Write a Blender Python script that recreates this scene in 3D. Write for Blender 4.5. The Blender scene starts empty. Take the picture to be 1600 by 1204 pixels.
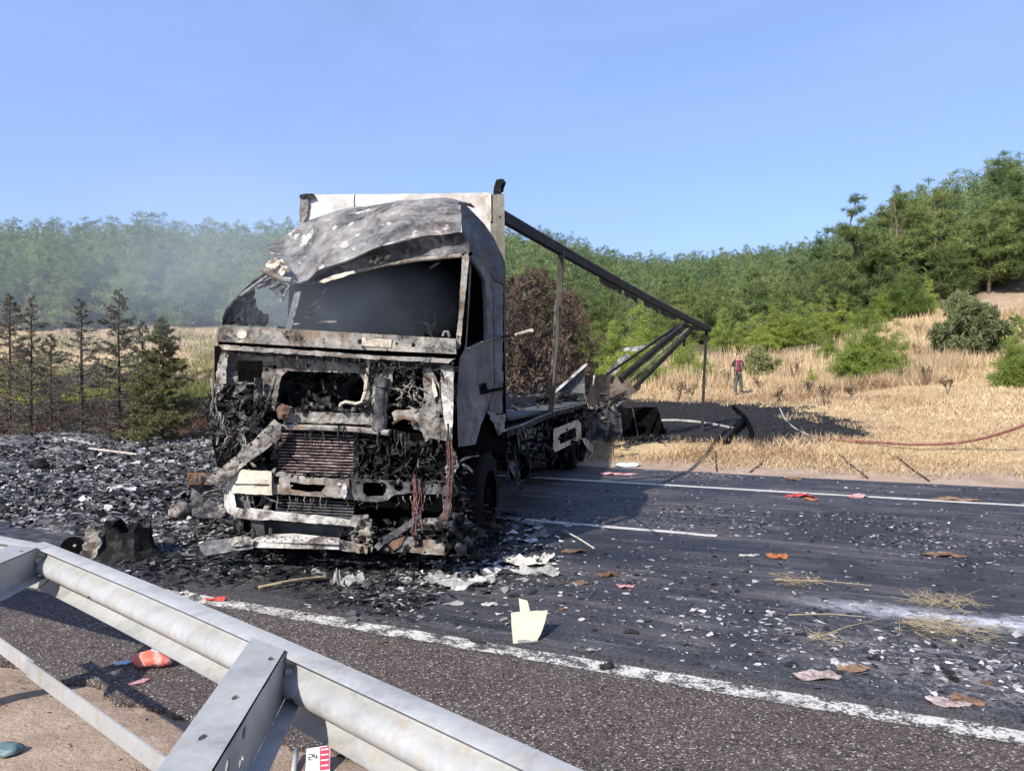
import bpy, bmesh, math, random
import numpy as np
from mathutils import Vector, Matrix, noise
from mathutils.geometry import delaunay_2d_cdt

scene = bpy.context.scene
col = scene.collection
PI = math.pi

# ------------------------------------------------------------------ camera
EYE = 1.75                    # eye height of the photographer, metres
FPX = 1150.0                  # focal length in pixels of the 1600 px wide photograph
cam_d = bpy.data.cameras.new('camera')
cam = bpy.data.objects.new('camera', cam_d)
col.objects.link(cam)
cam.location = (0, 0, EYE)
cam.rotation_euler = (PI / 2, 0, 0)
cam_d.sensor_width = 36
cam_d.lens = 36 * FPX / 1600
cam_d.clip_start = 0.05
cam_d.clip_end = 6000
scene.camera = cam

# ------------------------------------------------------------------ sky and sun
SUN_TO = Vector((-2.4, -3.5, 3.45)).normalized()      # towards the sun: left of and behind the photographer
elev = math.asin(SUN_TO.z)
azim = math.atan2(SUN_TO.x, SUN_TO.y)
world = bpy.data.worlds.new('World')
scene.world = world
world.use_nodes = True
wn = world.node_tree.nodes
wl = world.node_tree.links
wn.clear()
sky = wn.new('ShaderNodeTexSky')
sky.sky_type = 'NISHITA'
sky.sun_disc = False
sky.sun_elevation = elev
sky.sun_rotation = azim
sky.altitude = 800
sky.air_density = 1.0
sky.dust_density = 2.0
sky.ozone_density = 3.5
bg = wn.new('ShaderNodeBackground')
bg.inputs['Strength'].default_value = 0.15
wo = wn.new('ShaderNodeOutputWorld')
veil = wn.new('ShaderNodeMix'); veil.data_type = 'RGBA'            # thin bright summer haze over the whole sky
veil.inputs[0].default_value = 0.5
veil.inputs[7].default_value = (1.82, 2.55, 5.0, 1)
wtc = wn.new('ShaderNodeTexCoord'); wmp = wn.new('ShaderNodeMapping'); wmp.inputs['Scale'].default_value = (1.2, 1.2, 5.0); wmp.inputs['Rotation'].default_value = (.5, .35, 0)
wno = wn.new('ShaderNodeTexNoise'); wno.inputs['Scale'].default_value = 1.6; wno.inputs['Detail'].default_value = 7; wno.inputs['Roughness'].default_value = .55; wno.inputs['Distortion'].default_value = .5
wmr = wn.new('ShaderNodeMapRange'); wmr.inputs[1].default_value = .38; wmr.inputs[2].default_value = .68; wmr.inputs[3].default_value = .42; wmr.inputs[4].default_value = .70
wl.new(wtc.outputs['Generated'], wmp.inputs[0]); wl.new(wmp.outputs[0], wno.inputs['Vector']); wl.new(wno.outputs[0], wmr.inputs[0]); wl.new(wmr.outputs[0], veil.inputs[0])   # faint wisps
wl.new(sky.outputs[0], veil.inputs[6])
wl.new(veil.outputs[2], bg.inputs[0])
wl.new(bg.outputs[0], wo.inputs[0])
sun_d = bpy.data.lights.new('sun', 'SUN')
sun_d.energy = 4.9
sun_d.angle = math.radians(0.5)
sun_d.color = (1.0, 0.955, 0.88)
sun = bpy.data.objects.new('sun', sun_d)
col.objects.link(sun)
sun.rotation_euler = (-SUN_TO).to_track_quat('-Z', 'Y').to_euler()
sun.location = (-20, -30, 40)
scene.view_settings.view_transform = 'Standard'
scene.view_settings.look = 'None'
scene.view_settings.exposure = 0.6
scene.view_settings.gamma = 1.0
scene.cycles.use_denoising = True
scene.cycles.max_bounces = 8
scene.cycles.transparent_max_bounces = 12
scene.cycles.volume_bounces = 0
scene.cycles.volume_step_rate = 2.0
scene.cycles.volume_max_steps = 96

# ------------------------------------------------------------------ measuring helpers
def ray(px, py):
    return (px - 800) / FPX, (602 - py) / FPX

def at(px, py, Y):                                  # the point seen at a pixel of the photo, Y metres away
    x, z = ray(px, py)
    return np.array((x * Y, Y, EYE + z * Y))

def onground(px, py, z=0.0):                        # the point of the level road seen at a pixel
    return at(px, py, (EYE - z) * FPX / (py - 602))

RD = np.array((0.906, -0.424))                      # along the road, to the right
RN = np.array((0.424, 0.906))                       # across the road, away from us
def s_of(x, y): return RN[0] * x + RN[1] * y
def r_of(x, y): return RD[0] * x + RD[1] * y

# lorry frame: u to its left-hand side (right in the picture), v back along it, w up
TH = math.radians(12)
LX, LY = math.cos(TH), -math.sin(TH)
AX, AY = math.sin(TH), math.cos(TH)
OX, OY = -1.69, 6.97
def tw(u, v, w): return np.array((OX + u * LX + v * AX, OY + u * LY + v * AY, w))
def tf(px, py, v):                                  # pixel onto the cross plane v of the lorry
    x, z = ray(px, py)
    Y = (v + OX * AX + OY * AY) / (x * AX + AY)
    return at(px, py, Y)
def tu(px, py, u):                                  # pixel onto the long plane u of the lorry
    x, z = ray(px, py)
    Y = (u + OX * LX + OY * LY) / (x * LX + LY)
    return at(px, py, Y)

# ------------------------------------------------------------------ mesh helpers
def empty(name, loc, label=None, cat=None, group=None):
    o = bpy.data.objects.new(name, None)
    col.objects.link(o)
    o.location = loc
    o.empty_display_size = 0.2
    tag(o, label, cat, group)
    return o

def tag(o, label=None, cat=None, group=None, kind=None):
    if label: o['label'] = label
    if cat: o['category'] = cat
    if group: o['group'] = group
    if kind: o['kind'] = kind
    return o

def mk(name, V, F, m, parent=None, smooth=False, origin=None, sharp=None):
    V = np.asarray(V, dtype=np.float64)
    if parent is not None:
        org = root_loc(parent)
    elif origin is not None:
        org = np.asarray(origin, dtype=np.float64)
    else:
        org = np.array((V[:, 0].mean(), V[:, 1].mean(), V[:, 2].min()))
    me = bpy.data.meshes.new(name)
    W = V - org
    if isinstance(F, np.ndarray):
        k = F.shape[1]
        me.vertices.add(len(W)); me.vertices.foreach_set('co', W.astype(np.float32).ravel())
        me.loops.add(F.size); me.loops.foreach_set('vertex_index', F.astype(np.int32).ravel())
        me.polygons.add(len(F)); me.polygons.foreach_set('loop_start', np.arange(0, F.size, k, dtype=np.int32))
        me.update(calc_edges=True)
    else:
        me.from_pydata([tuple(p) for p in W], [], [tuple(int(i) for i in f) for f in F])
        bm = bmesh.new(); bm.from_mesh(me)
        bmesh.ops.recalc_face_normals(bm, faces=bm.faces)
        bm.to_mesh(me); bm.free()
    if m is not None: me.materials.append(m)
    if smooth:
        me.polygons.foreach_set('use_smooth', np.ones(len(me.polygons), dtype=bool))
        if sharp and hasattr(me, 'set_sharp_from_angle'):
            me.set_sharp_from_angle(angle=math.radians(sharp))
    me.update()
    o = bpy.data.objects.new(name, me)
    col.objects.link(o)
    if parent is not None:
        o.parent = parent
        par_org = parent.location if parent.parent is None else parent.parent.location
        # children of an empty sit at its origin; sub-parts sit at the part's own origin
        o.location = (0, 0, 0)
    else:
        o.location = org
    return o

def root_loc(p):
    loc = np.array(p.location)
    while p.parent is not None:
        p = p.parent
        loc = loc + np.array(p.location)
    return loc

class MB:
    """collects boxes, tubes and plates; build() links them as one mesh"""
    def __init__(s): s.V = []; s.F = []
    def add(s, V, F):
        n = len(s.V)
        s.V += [tuple(p) for p in V]
        s.F += [tuple(i + n for i in f) for f in F]
        return s
    def build(s, name, m, parent=None, smooth=False, origin=None, sharp=None):
        return mk(name, s.V, s.F, m, parent, smooth, origin, sharp)

def hexa(P):                                       # eight corners: 4 lower, 4 upper
    return P, [(0, 3, 2, 1), (4, 5, 6, 7), (0, 1, 5, 4), (1, 2, 6, 5), (2, 3, 7, 6), (3, 0, 4, 7)]

def tbox(u0, u1, v0, v1, w0, w1):                   # box in the lorry's frame
    P = [tw(u0, v0, w0), tw(u1, v0, w0), tw(u1, v1, w0), tw(u0, v1, w0),
         tw(u0, v0, w1), tw(u1, v0, w1), tw(u1, v1, w1), tw(u0, v1, w1)]
    return hexa(P)

def wbox(c, sx, sy, sz, rz=0):
    ca, sa = math.cos(rz), math.sin(rz)
    P = []
    for z in (0, sz):
        for x, y in ((-sx, -sy), (sx, -sy), (sx, sy), (-sx, sy)):
            P.append((c[0] + (x * ca - y * sa) / 2, c[1] + (x * sa + y * ca) / 2, c[2] + z))
    return hexa(P)

def tube(pts, r, n=7, r2=None, caps=True):
    pts = [Vector(p) for p in pts]
    V, F = [], []
    N = len(pts)
    up = Vector((0.13, 0.21, 1)).normalized()
    px = None
    for i, p in enumerate(pts):
        d = (pts[min(i + 1, N - 1)] - pts[max(i - 1, 0)])
        d = d.normalized() if d.length > 1e-9 else Vector((0, 0, 1))
        if px is None:
            x = d.cross(up)
            if x.length < 1e-3: x = d.cross(Vector((1, 0, 0)))
            x.normalize()
        else:
            x = px - d * px.dot(d)
            x = x.normalized() if x.length > 1e-6 else d.orthogonal().normalized()
        px = x
        y = d.cross(x)
        rr = r if r2 is None else r + (r2 - r) * i / max(1, N - 1)
        for k in range(n):
            a = 2 * PI * k / n
            V.append(p + x * (rr * math.cos(a)) + y * (rr * math.sin(a)))
    for i in range(N - 1):
        for k in range(n):
            k2 = (k + 1) % n
            F.append((i * n + k, i * n + k2, (i + 1) * n + k2, (i + 1) * n + k))
    if caps:
        F.append(tuple(range(n - 1, -1, -1)))
        F.append(tuple((N - 1) * n + k for k in range(n)))
    return V, F

def bar(p, q, w, h, up=(0, 0, 1)):                  # rectangular bar from p to q
    p, q, up = Vector(p), Vector(q), Vector(up)
    d = (q - p).normalized()
    x = d.cross(up).normalized(); y = x.cross(d)
    P = []
    for c in (p, q):
        for a, b in ((-1, -1), (1, -1), (1, 1), (-1, 1)):
            P.append(c + x * (a * w / 2) + y * (b * h / 2))
    return hexa(P)

def inside(poly, x, y):
    c = np.zeros(np.shape(x), dtype=bool)
    n = len(poly)
    for i in range(n):
        x0, y0 = poly[i]; x1, y1 = poly[(i + 1) % n]
        if y0 == y1: continue
        t = ((y0 > y) != (y1 > y)) & (x < (x1 - x0) * (y - y0) / (y1 - y0) + x0)
        c ^= t
    return c

def circ(cx, cy, rx, ry=None, n=9):
    ry = ry or rx
    return [(cx + rx * math.cos(2 * PI * k / n), cy + ry * math.sin(2 * PI * k / n)) for k in range(n)]

def plate(poly, mapf, th=0.02, sp=8, amp=0.0, nscale=0.06, holes=(), jag=0.0, seed=0, curve=None):
    """sheet with a given outline (and real holes), real thickness, dents of depth amp and a ragged edge"""
    rng = random.Random(seed)
    P2, E = [], []
    def loop(pts, jg):
        st = len(P2); n = 0
        for i in range(len(pts)):
            x0, y0 = pts[i]; x1, y1 = pts[(i + 1) % len(pts)]
            L = math.hypot(x1 - x0, y1 - y0)
            k = max(1, int(round(L / sp))) if jg or L > 1.6 * sp else 1
            for j in range(k):
                t = j / k
                P2.append(Vector((x0 + (x1 - x0) * t + rng.uniform(-jg, jg), y0 + (y1 - y0) * t + rng.uniform(-jg, jg))))
                n += 1
        for i in range(n): E.append((st + i, st + (i + 1) % n))
        return [(P2[st + i].x, P2[st + i].y) for i in range(n)]
    outer = loop(poly, jag)
    hl = [loop(h, jag * 0.5) for h in holes]
    xs = [p[0] for p in outer]; ys = [p[1] for p in outer]
    x = min(xs) + sp / 2
    while x < max(xs):
        y = min(ys) + sp / 2
        while y < max(ys):
            qx, qy = x + rng.uniform(-.3, .3) * sp, y + rng.uniform(-.3, .3) * sp
            if inside(outer, qx, qy) and not any(inside(h, qx, qy) for h in hl):
                P2.append(Vector((qx, qy)))
            y += sp
        x += sp
    vs, es, fs, *_ = delaunay_2d_cdt(P2, E, [], 0, 1e-4)
    keep = []
    for f in fs:
        cx = sum(vs[i].x for i in f) / len(f); cy = sum(vs[i].y for i in f) / len(f)
        if inside(outer, cx, cy) and not any(inside(h, cx, cy) for h in hl):
            keep.append(tuple(f))
    V = []
    n = len(vs)
    off = []
    for p in vs:
        d = 0.0
        if amp:
            q = Vector((p.x * nscale, p.y * nscale, seed * 7.31))
            d = amp * (noise.noise(q) + 0.5 * noise.noise(q * 2.3) + 0.3 * noise.noise(q * 5.1))
        if curve: d += curve(p.x, p.y)
        off.append(d)
        V.append(mapf(p.x, p.y, d))
    for p, d in zip(vs, off):
        V.append(mapf(p.x, p.y, d + th))
    cnt = {}
    for f in keep:
        for i in range(len(f)):
            a, b = f[i], f[(i + 1) % len(f)]
            cnt[(a, b)] = 1
    F = [f for f in keep] + [tuple(i + n for i in reversed(f)) for f in keep]
    for (a, b) in cnt:
        if (b, a) not in cnt: F.append((b, a, a + n, b + n))
    used = sorted({i for f in F for i in f})
    re = {o: i for i, o in enumerate(used)}
    return [V[i] for i in used], [tuple(re[i] for i in f) for f in F]

def TF(v): return lambda px, py, d: tf(px, py, v + d)
def TU(u): return lambda px, py, d: tu(px, py, u - d)

# ------------------------------------------------------------------ materials
def nt(name):
    m = bpy.data.materials.new(name); m.use_nodes = True
    t = m.node_tree; t.nodes.clear()
    out = t.nodes.new('ShaderNodeOutputMaterial')
    b = t.nodes.new('ShaderNodeBsdfPrincipled')
    t.links.new(b.outputs[0], out.inputs[0])
    return m, t, b

def node(t, kind, **kw):
    n = t.nodes.new(kind)
    for k, v in kw.items(): setattr(n, k, v)
    return n

def ramp(t, src, stops, interp='LINEAR'):
    r = t.nodes.new('ShaderNodeValToRGB')
    r.color_ramp.interpolation = interp
    e = r.color_ramp.elements
    while len(e) > 1: e.remove(e[-1])
    for i, (p, c) in enumerate(stops):
        c = (c, c, c) if not hasattr(c, '__len__') else c
        if i == 0: e[0].position = p; el = e[0]
        else: el = e.new(p)
        el.color = (*c[:3], 1)
    t.links.new(src, r.inputs[0])
    return r

def noise_tex(t, vec, scale, detail=6, rough=0.6, dist=0.0):
    n = t.nodes.new('ShaderNodeTexNoise')
    n.inputs['Scale'].default_value = scale
    n.inputs['Detail'].default_value = detail
    n.inputs['Roughness'].default_value = rough
    n.inputs['Distortion'].default_value = dist
    if vec is not None: t.links.new(vec, n.inputs['Vector'])
    return n

def mixc(t, fac, a, b, mode='MIX'):
    m = t.nodes.new('ShaderNodeMix'); m.data_type = 'RGBA'; m.blend_type = mode
    for s, v in ((m.inputs[0], fac), (m.inputs[6], a), (m.inputs[7], b)):
        if isinstance(v, (int, float)): s.default_value = v
        elif hasattr(v, '__len__'): s.default_value = (*v[:3], 1)
        else: t.links.new(v, s)
    return m.outputs[2]

def mth(t, op, a, b=None, clamp=False):
    m = t.nodes.new('ShaderNodeMath'); m.operation = op; m.use_clamp = clamp
    for s, v in ((m.inputs[0], a), (m.inputs[1], b)):
        if v is None: continue
        if isinstance(v, (int, float)): s.default_value = v
        else: t.links.new(v, s)
    return m.outputs[0]

def bump(t, b, h, strength=0.4, dist=0.01):
    n = t.nodes.new('ShaderNodeBump')
    n.inputs['Strength'].default_value = strength
    n.inputs['Distance'].default_value = dist
    t.links.new(h, n.inputs['Height'])
    t.links.new(n.outputs[0], b.inputs['Normal'])

def burnt(name, stops, scale=3.0, rough=0.75, metal=0.0, bs=0.5, speck=None, fine=26, stretch=None, dist=0.6, spec=.3, heat=0.0):
    """fire-scorched surface: large burn patches broken up by fine ash and soot"""
    m, t, b = nt(name)
    tc = node(t, 'ShaderNodeTexCoord'); vec = tc.outputs['Object']
    if stretch:
        mp = node(t, 'ShaderNodeMapping'); mp.inputs['Scale'].default_value = stretch
        t.links.new(vec, mp.inputs[0]); vec = mp.outputs[0]
    n1 = noise_tex(t, vec, scale, 8, 0.65, dist)
    n2 = noise_tex(t, vec, fine, 5, 0.7)
    f = mth(t, 'ADD', mth(t, 'MULTIPLY', n1.outputs[0], 0.72), mth(t, 'MULTIPLY', n2.outputs[0], 0.28))
    c = ramp(t, f, stops).outputs[0]
    if speck:
        n3 = noise_tex(t, vec, speck[1], 4, 0.6)
        c = mixc(t, ramp(t, n3.outputs[0], [(speck[2], 0), (speck[2] + .06, 1)]).outputs[0], c, speck[0])
    if heat:
        n5 = noise_tex(t, vec, scale * .8, 5, .6, 1.0); mp5 = node(t, 'ShaderNodeMapping'); mp5.inputs['Location'].default_value = (7, 3, 5); t.links.new(tc.outputs['Object'], mp5.inputs[0]); t.links.new(mp5.outputs[0], n5.inputs['Vector'])
        c = mixc(t, mth(t, 'MULTIPLY', ramp(t, n5.outputs[0], [(.48, 0), (.64, 1)]).outputs[0], heat), c, (.52, .33, .2), 'MULTIPLY')
    t.links.new(c, b.inputs['Base Color'])
    b.inputs['Roughness'].default_value = rough
    b.inputs['Metallic'].default_value = metal
    b.inputs['Specular IOR Level'].default_value = spec
    n4 = noise_tex(t, vec, fine * 1.7, 6, 0.7)
    bump(t, b, mth(t, 'ADD', n4.outputs[0], f), bs, 0.012)
    return m

M = {}
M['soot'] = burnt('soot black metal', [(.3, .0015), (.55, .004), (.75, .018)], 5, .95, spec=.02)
M['char'] = burnt('charred metal with ash', [(.30, .004), (.47, .011), (.56, .07), (.64, (.22, .205, .185)), (.74, (.40, .38, .35))], 8, .85, bs=.9, spec=.15, heat=.7)
M['char_dark'] = burnt('dark charred lumps', [(.3, .004), (.5, .011), (.62, .05), (.72, .2)], 9, .85, bs=.9, spec=.12)
M['ash_metal'] = burnt('ash grey scorched steel', [(.30, .012), (.40, (.05, .047, .043)), (.47, (.17, .16, .145)), (.56, (.27, .245, .21)), (.66, (.40, .37, .32)), (.76, (.54, .51, .46))], 5, .7, bs=.6, heat=.8, speck=((.010, .009, .008), 11, .60))
M['cream_metal'] = burnt('scorched cream sheet steel', [(.32, (.05, .04, .03)), (.41, (.26, .21, .16)), (.5, (.48, .42, .33)), (.75, (.64, .59, .5))], 4, .55, bs=.25, speck=((.03, .026, .022), 10, .69))
M['white_metal'] = burnt('white painted steel with soot', [(.38, (.02, .017, .014)), (.46, (.18, .16, .14)), (.54, (.44, .42, .39)), (.72, (.64, .63, .61))], 4, .45, bs=.18, speck=((.04, .035, .03), 12, .7))
M['roof_metal'] = burnt('burnt grey cab roof panel', [(.34, (.02, .018, .018)), (.43, (.075, .07, .068)), (.51, (.17, .16, .152)), (.6, (.25, .238, .225)), (.7, (.42, .4, .37))], 3.0, .7, bs=.7, speck=((.42, .4, .375), 5, .60), fine=22, heat=.4)
M['visor_metal'] = burnt('sooty roof front', [(.36, (.008, .008, .009)), (.48, (.05, .048, .05)), (.58, (.15, .145, .145)), (.72, (.42, .4, .39))], 5, .65, bs=.5)
M['side_dark'] = burnt('sooty side fairing', [(.3, (.02, .02, .022)), (.5, (.06, .061, .066)), (.62, (.13, .13, .135)), (.75, (.3, .29, .28))], 2.5, .6, bs=.4)
M['door_metal'] = burnt('scorched grey door steel', [(.30, (.02, .02, .022)), (.42, (.07, .072, .077)), (.54, (.135, .138, .145)), (.68, (.26, .26, .26))], 2.6, .6, bs=.3, fine=16, heat=.3)
M['rust'] = burnt('rusty burnt steel', [(.34, (.02, .014, .011)), (.47, (.085, .05, .032)), (.6, (.17, .105, .068)), (.75, (.3, .23, .18))], 7, .8, bs=.5)
M['tyre'] = burnt('burnt tyre rubber', [(.3, .003), (.6, .008), (.8, .025)], 12, .85, bs=.6, spec=.12)
M['bulkhead'] = burnt('scorched cream box wall', [(.30, (.13, .095, .065)), (.42, (.33, .29, .245)), (.55, (.48, .455, .425)), (.75, (.6, .58, .56))], 1.3, .6, bs=.1, fine=7)
M['post_metal'] = burnt('scorched olive corner post', [(.3, (.05, .045, .035)), (.5, (.13, .115, .09)), (.7, (.22, .2, .16))], 2.5, .55, bs=.2, stretch=(3, 3, .6))
M['pink_slat'] = burnt('scorched radiator slat', [(.36, (.015, .011, .011)), (.48, (.09, .06, .06)), (.62, (.36, .28, .28))], 4, .6, bs=.2, stretch=(2, 2, 8))
M['frame_dark'] = burnt('burnt black box frame', [(.3, (.007, .0065, .007)), (.55, (.016, .015, .016)), (.72, (.08, .075, .075))], 5, .6, bs=.5, spec=.2)
M['deck'] = burnt('scorched deck boards', [(.3, (.02, .02, .02)), (.5, (.06, .06, .06)), (.7, (.16, .155, .15))], 3, .85, bs=.4, stretch=(1, 6, 6))
M['brown_sheet'] = burnt('brown heat-tinted sheet', [(.3, (.035, .028, .024)), (.5, (.1, .075, .06)), (.7, (.19, .15, .125))], 2.2, .5, bs=.2)
M['red_wire'] = burnt('burnt copper wire', [(.3, (.03, .014, .012)), (.52, (.13, .06, .05)), (.7, (.3, .2, .18))], 15, .6)

def plain(name, c1, c2, scale=8, rough=.6, metal=0, bs=.2, bscale=30):
    m, t, b = nt(name)
    tc = node(t, 'ShaderNodeTexCoord')
    n1 = noise_tex(t, tc.outputs['Object'], scale, 6, .65, .3)
    t.links.new(ramp(t, n1.outputs[0], [(.32, c1), (.68, c2)]).outputs[0], b.inputs['Base Color'])
    b.inputs['Roughness'].default_value = rough; b.inputs['Metallic'].default_value = metal
    b.inputs['Specular IOR Level'].default_value = .35
    n2 = noise_tex(t, tc.outputs['Object'], bscale, 5, .6)
    bump(t, b, n2.outputs[0], bs, .008)
    return m

# galvanised steel of the crash barrier: zinc mottling, drip marks, dusty film
def galv():
    m, t, b = nt('galvanised steel')
    tc = node(t, 'ShaderNodeTexCoord'); v = tc.outputs['Object']
    n1 = noise_tex(t, v, 3.5, 8, .7, .8); n2 = noise_tex(t, v, 60, 4, .6); vo = node(t, 'ShaderNodeTexVoronoi')
    vo.inputs['Scale'].default_value = 45; t.links.new(v, vo.inputs['Vector'])
    f = mth(t, 'ADD', mth(t, 'MULTIPLY', n1.outputs[0], .85), mth(t, 'MULTIPLY', vo.outputs['Color'], .09))
    c = ramp(t, f, [(.25, (.2, .2, .195)), (.42, (.31, .31, .3)), (.6, (.375, .375, .362)), (.8, (.45, .45, .44))]).outputs[0]
    st = noise_tex(t, v, 9, 6, .75)
    c = mixc(t, ramp(t, st.outputs[0], [(.52, 0), (.66, .7)]).outputs[0], c, (.33, .28, .22))
    dmp = node(t, 'ShaderNodeMapping'); dmp.inputs['Scale'].default_value = (26, 26, 2.2); t.links.new(v, dmp.inputs[0])
    dr = noise_tex(t, dmp.outputs[0], 1.0, 5, .6)
    c = mixc(t, ramp(t, dr.outputs[0], [(.55, 0), (.72, .4)]).outputs[0], c, (.29, .25, .2))
    t.links.new(c, b.inputs['Base Color'])
    b.inputs['Metallic'].default_value = .12
    t.links.new(ramp(t, n1.outputs[0], [(.3, .42), (.7, .62)]).outputs[0], b.inputs['Roughness'])
    bump(t, b, n2.outputs[0], .12, .004)
    return m
M['galv'] = galv()
# ================================================================== ground
def sm(a, b, x):
    t = np.clip((x - a) / (b - a), 0, 1); return t * t * (3 - 2 * t)

# ground height seen along some directions of the photo: (distance, row of the photo at which the soil shows)
COLS = [(-700, [(31, 620), (60, 560), (90, 520), (170, 420), (240, 400), (330, 430)]),
        (0,   [(40, 608), (55, 560), (70, 518), (110, 455), (180, 385), (260, 395), (400, 450)]),
        (300, [(40, 602), (55, 556), (70, 515), (110, 455), (180, 388), (260, 395), (400, 450)]),
        (600, [(36, 602), (50, 560), (70, 512), (110, 452), (170, 390), (250, 395), (400, 450)]),
        (850, [(32, 608), (45, 566), (60, 530), (100, 455), (150, 396), (220, 405), (400, 450)]),
        (1020, [(31, 616), (45, 565), (60, 530), (110, 480), (160, 440), (210, 424), (280, 430), (400, 470)]),
        (1200, [(31, 616), (45, 560), (60, 520), (100, 470), (170, 425), (225, 409), (300, 415), (400, 460)]),
        (1300, [(30, 612), (45, 552), (60, 500), (80, 465), (120, 420), (200, 402), (260, 410), (400, 450)]),
        (1450, [(28, 608), (45, 538), (64, 478), (80, 432), (110, 360), (125, 345), (180, 360), (400, 430)]),
        (1600, [(24, 618), (31, 585), (45, 520), (62, 468), (80, 405), (110, 315), (130, 300), (180, 320), (400, 420)]),
        (2300, [(22, 618), (31, 575), (45, 500), (62, 430), (90, 360), (120, 300), (160, 300), (400, 420)])]
CA, CT = [], []
for px, rows in COLS:
    ang = math.atan((px - 800) / FPX)
    rho = np.array([r[0] for r in rows]) / math.cos(ang)
    zz = np.array([EYE + (602 - r[1]) * r[0] / FPX for r in rows])
    CA.append(ang); CT.append((rho, zz))
CA = np.array(CA)

def vnoise(x, y, f, seed=0):                      # cheap smooth noise for arrays
    rs = np.random.RandomState(seed); o = np.zeros_like(np.asarray(x, float))
    for k in range(5):
        a = rs.uniform(0, 2 * PI); w = f * rs.uniform(.6, 1.7); p = rs.uniform(0, 2 * PI)
        o = o + np.sin((x * math.cos(a) + y * math.sin(a)) * w + p + 1.3 * np.sin((x * math.sin(a) - y * math.cos(a)) * w * .7 + p))
    return o / 5

def terrain(x, y):
    x = np.asarray(x, float); y = np.asarray(y, float)
    s = s_of(x, y)
    base = np.interp(s, [-60, -8, -1, 1.2, 2.56, 2.95, 14.9, 15.1, 17, 18.2, 20, 32, 60], [-3, -.8, -.12, -.03, .004, -.05, -.05, -.02, .13, .3, .55, 1.29, 3])
    ang = np.arctan2(x, y); rho = np.hypot(x, y)
    Z = np.stack([np.interp(rho, r, z) for r, z in CT])
    k = np.clip(np.searchsorted(CA, ang) - 1, 0, len(CA) - 2)
    f = np.clip((ang - CA[k]) / (CA[k + 1] - CA[k]), 0, 1); f = f * f * (3 - 2 * f)
    idx = np.arange(x.size).reshape(x.shape)
    Zf = Z.reshape(len(CA), -1)
    zp = Zf[k.ravel(), idx.ravel()].reshape(x.shape) * (1 - f) + Zf[(k + 1).ravel(), idx.ravel()].reshape(x.shape) * f
    w = sm(24, 40, s)
    z = base * (1 - w) + zp * w
    rough = sm(15.3, 18, s)
    z = z + rough * (.09 * vnoise(x, y, .9, 1) + .05 * vnoise(x, y, 2.6, 2)) + sm(40, 80, s) * .7 * vnoise(x, y, .12, 3)
    z = z + sm(2.86, 2.1, s) * (.018 * vnoise(x, y, 5, 4) + .01 * vnoise(x, y, 14, 5))
    return z
def tz(x, y): return float(terrain(np.array([x]), np.array([y]))[0])

def hit(px, py, zoff=0):                           # where the ray of a pixel meets the ground
    x, z = ray(px, py)
    Y = np.linspace(3, 260, 3000)
    g = terrain(x * Y, Y); g = np.where((s_of(x * Y, Y) > 2.75) & (s_of(x * Y, Y) < 15), 0, g) + zoff
    h = EYE + z * Y
    i = np.argmax(h < g) if (h < g).any() else len(Y) - 1
    return np.array((x * Y[i], Y[i], g[i]))

def burn_mask(x, y):
    s = s_of(x, y); r = r_of(x, y)
    n = 1.5 * vnoise(x, y, .55, 11) + .9 * vnoise(x, y, 2.1, 12) + .5 * vnoise(x, y, 5.5, 13)
    right = sm(17.6, 18.8, s + .6 * n) * sm(30.0, 28.0, s + .9 * n) * sm(-.6, -1.8, r + 1.3 * n)
    left = sm(15, 16, s) * sm(38, 33, s + 2 * n) * sm(-8.5, -10.5, r + n)
    return np.clip(np.maximum(right, left), 0, 1)

na, nr = 420, 330
angs = np.linspace(-math.radians(115), math.radians(115), na)
rhos = 1.2 * (5000 / 1.2) ** (np.linspace(0, 1, nr) ** 1.05)
rhos = np.concatenate([[0.0], rhos])
A, R = np.meshgrid(angs, rhos, indexing='ij')
X, Y = R * np.sin(A), R * np.cos(A)
Zt = terrain(X, Y)
Zt = np.where(R > 420, Zt * np.clip(1 - (R - 420) / 1500, 0, 1), Zt)
nr1 = len(rhos)
ii, jj = np.meshgrid(np.arange(na - 1), np.arange(nr1 - 1), indexing='ij')
q = (ii * nr1 + jj).ravel()
Ft = np.stack([q, q + nr1, q + nr1 + 1, q + 1], axis=1)

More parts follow.
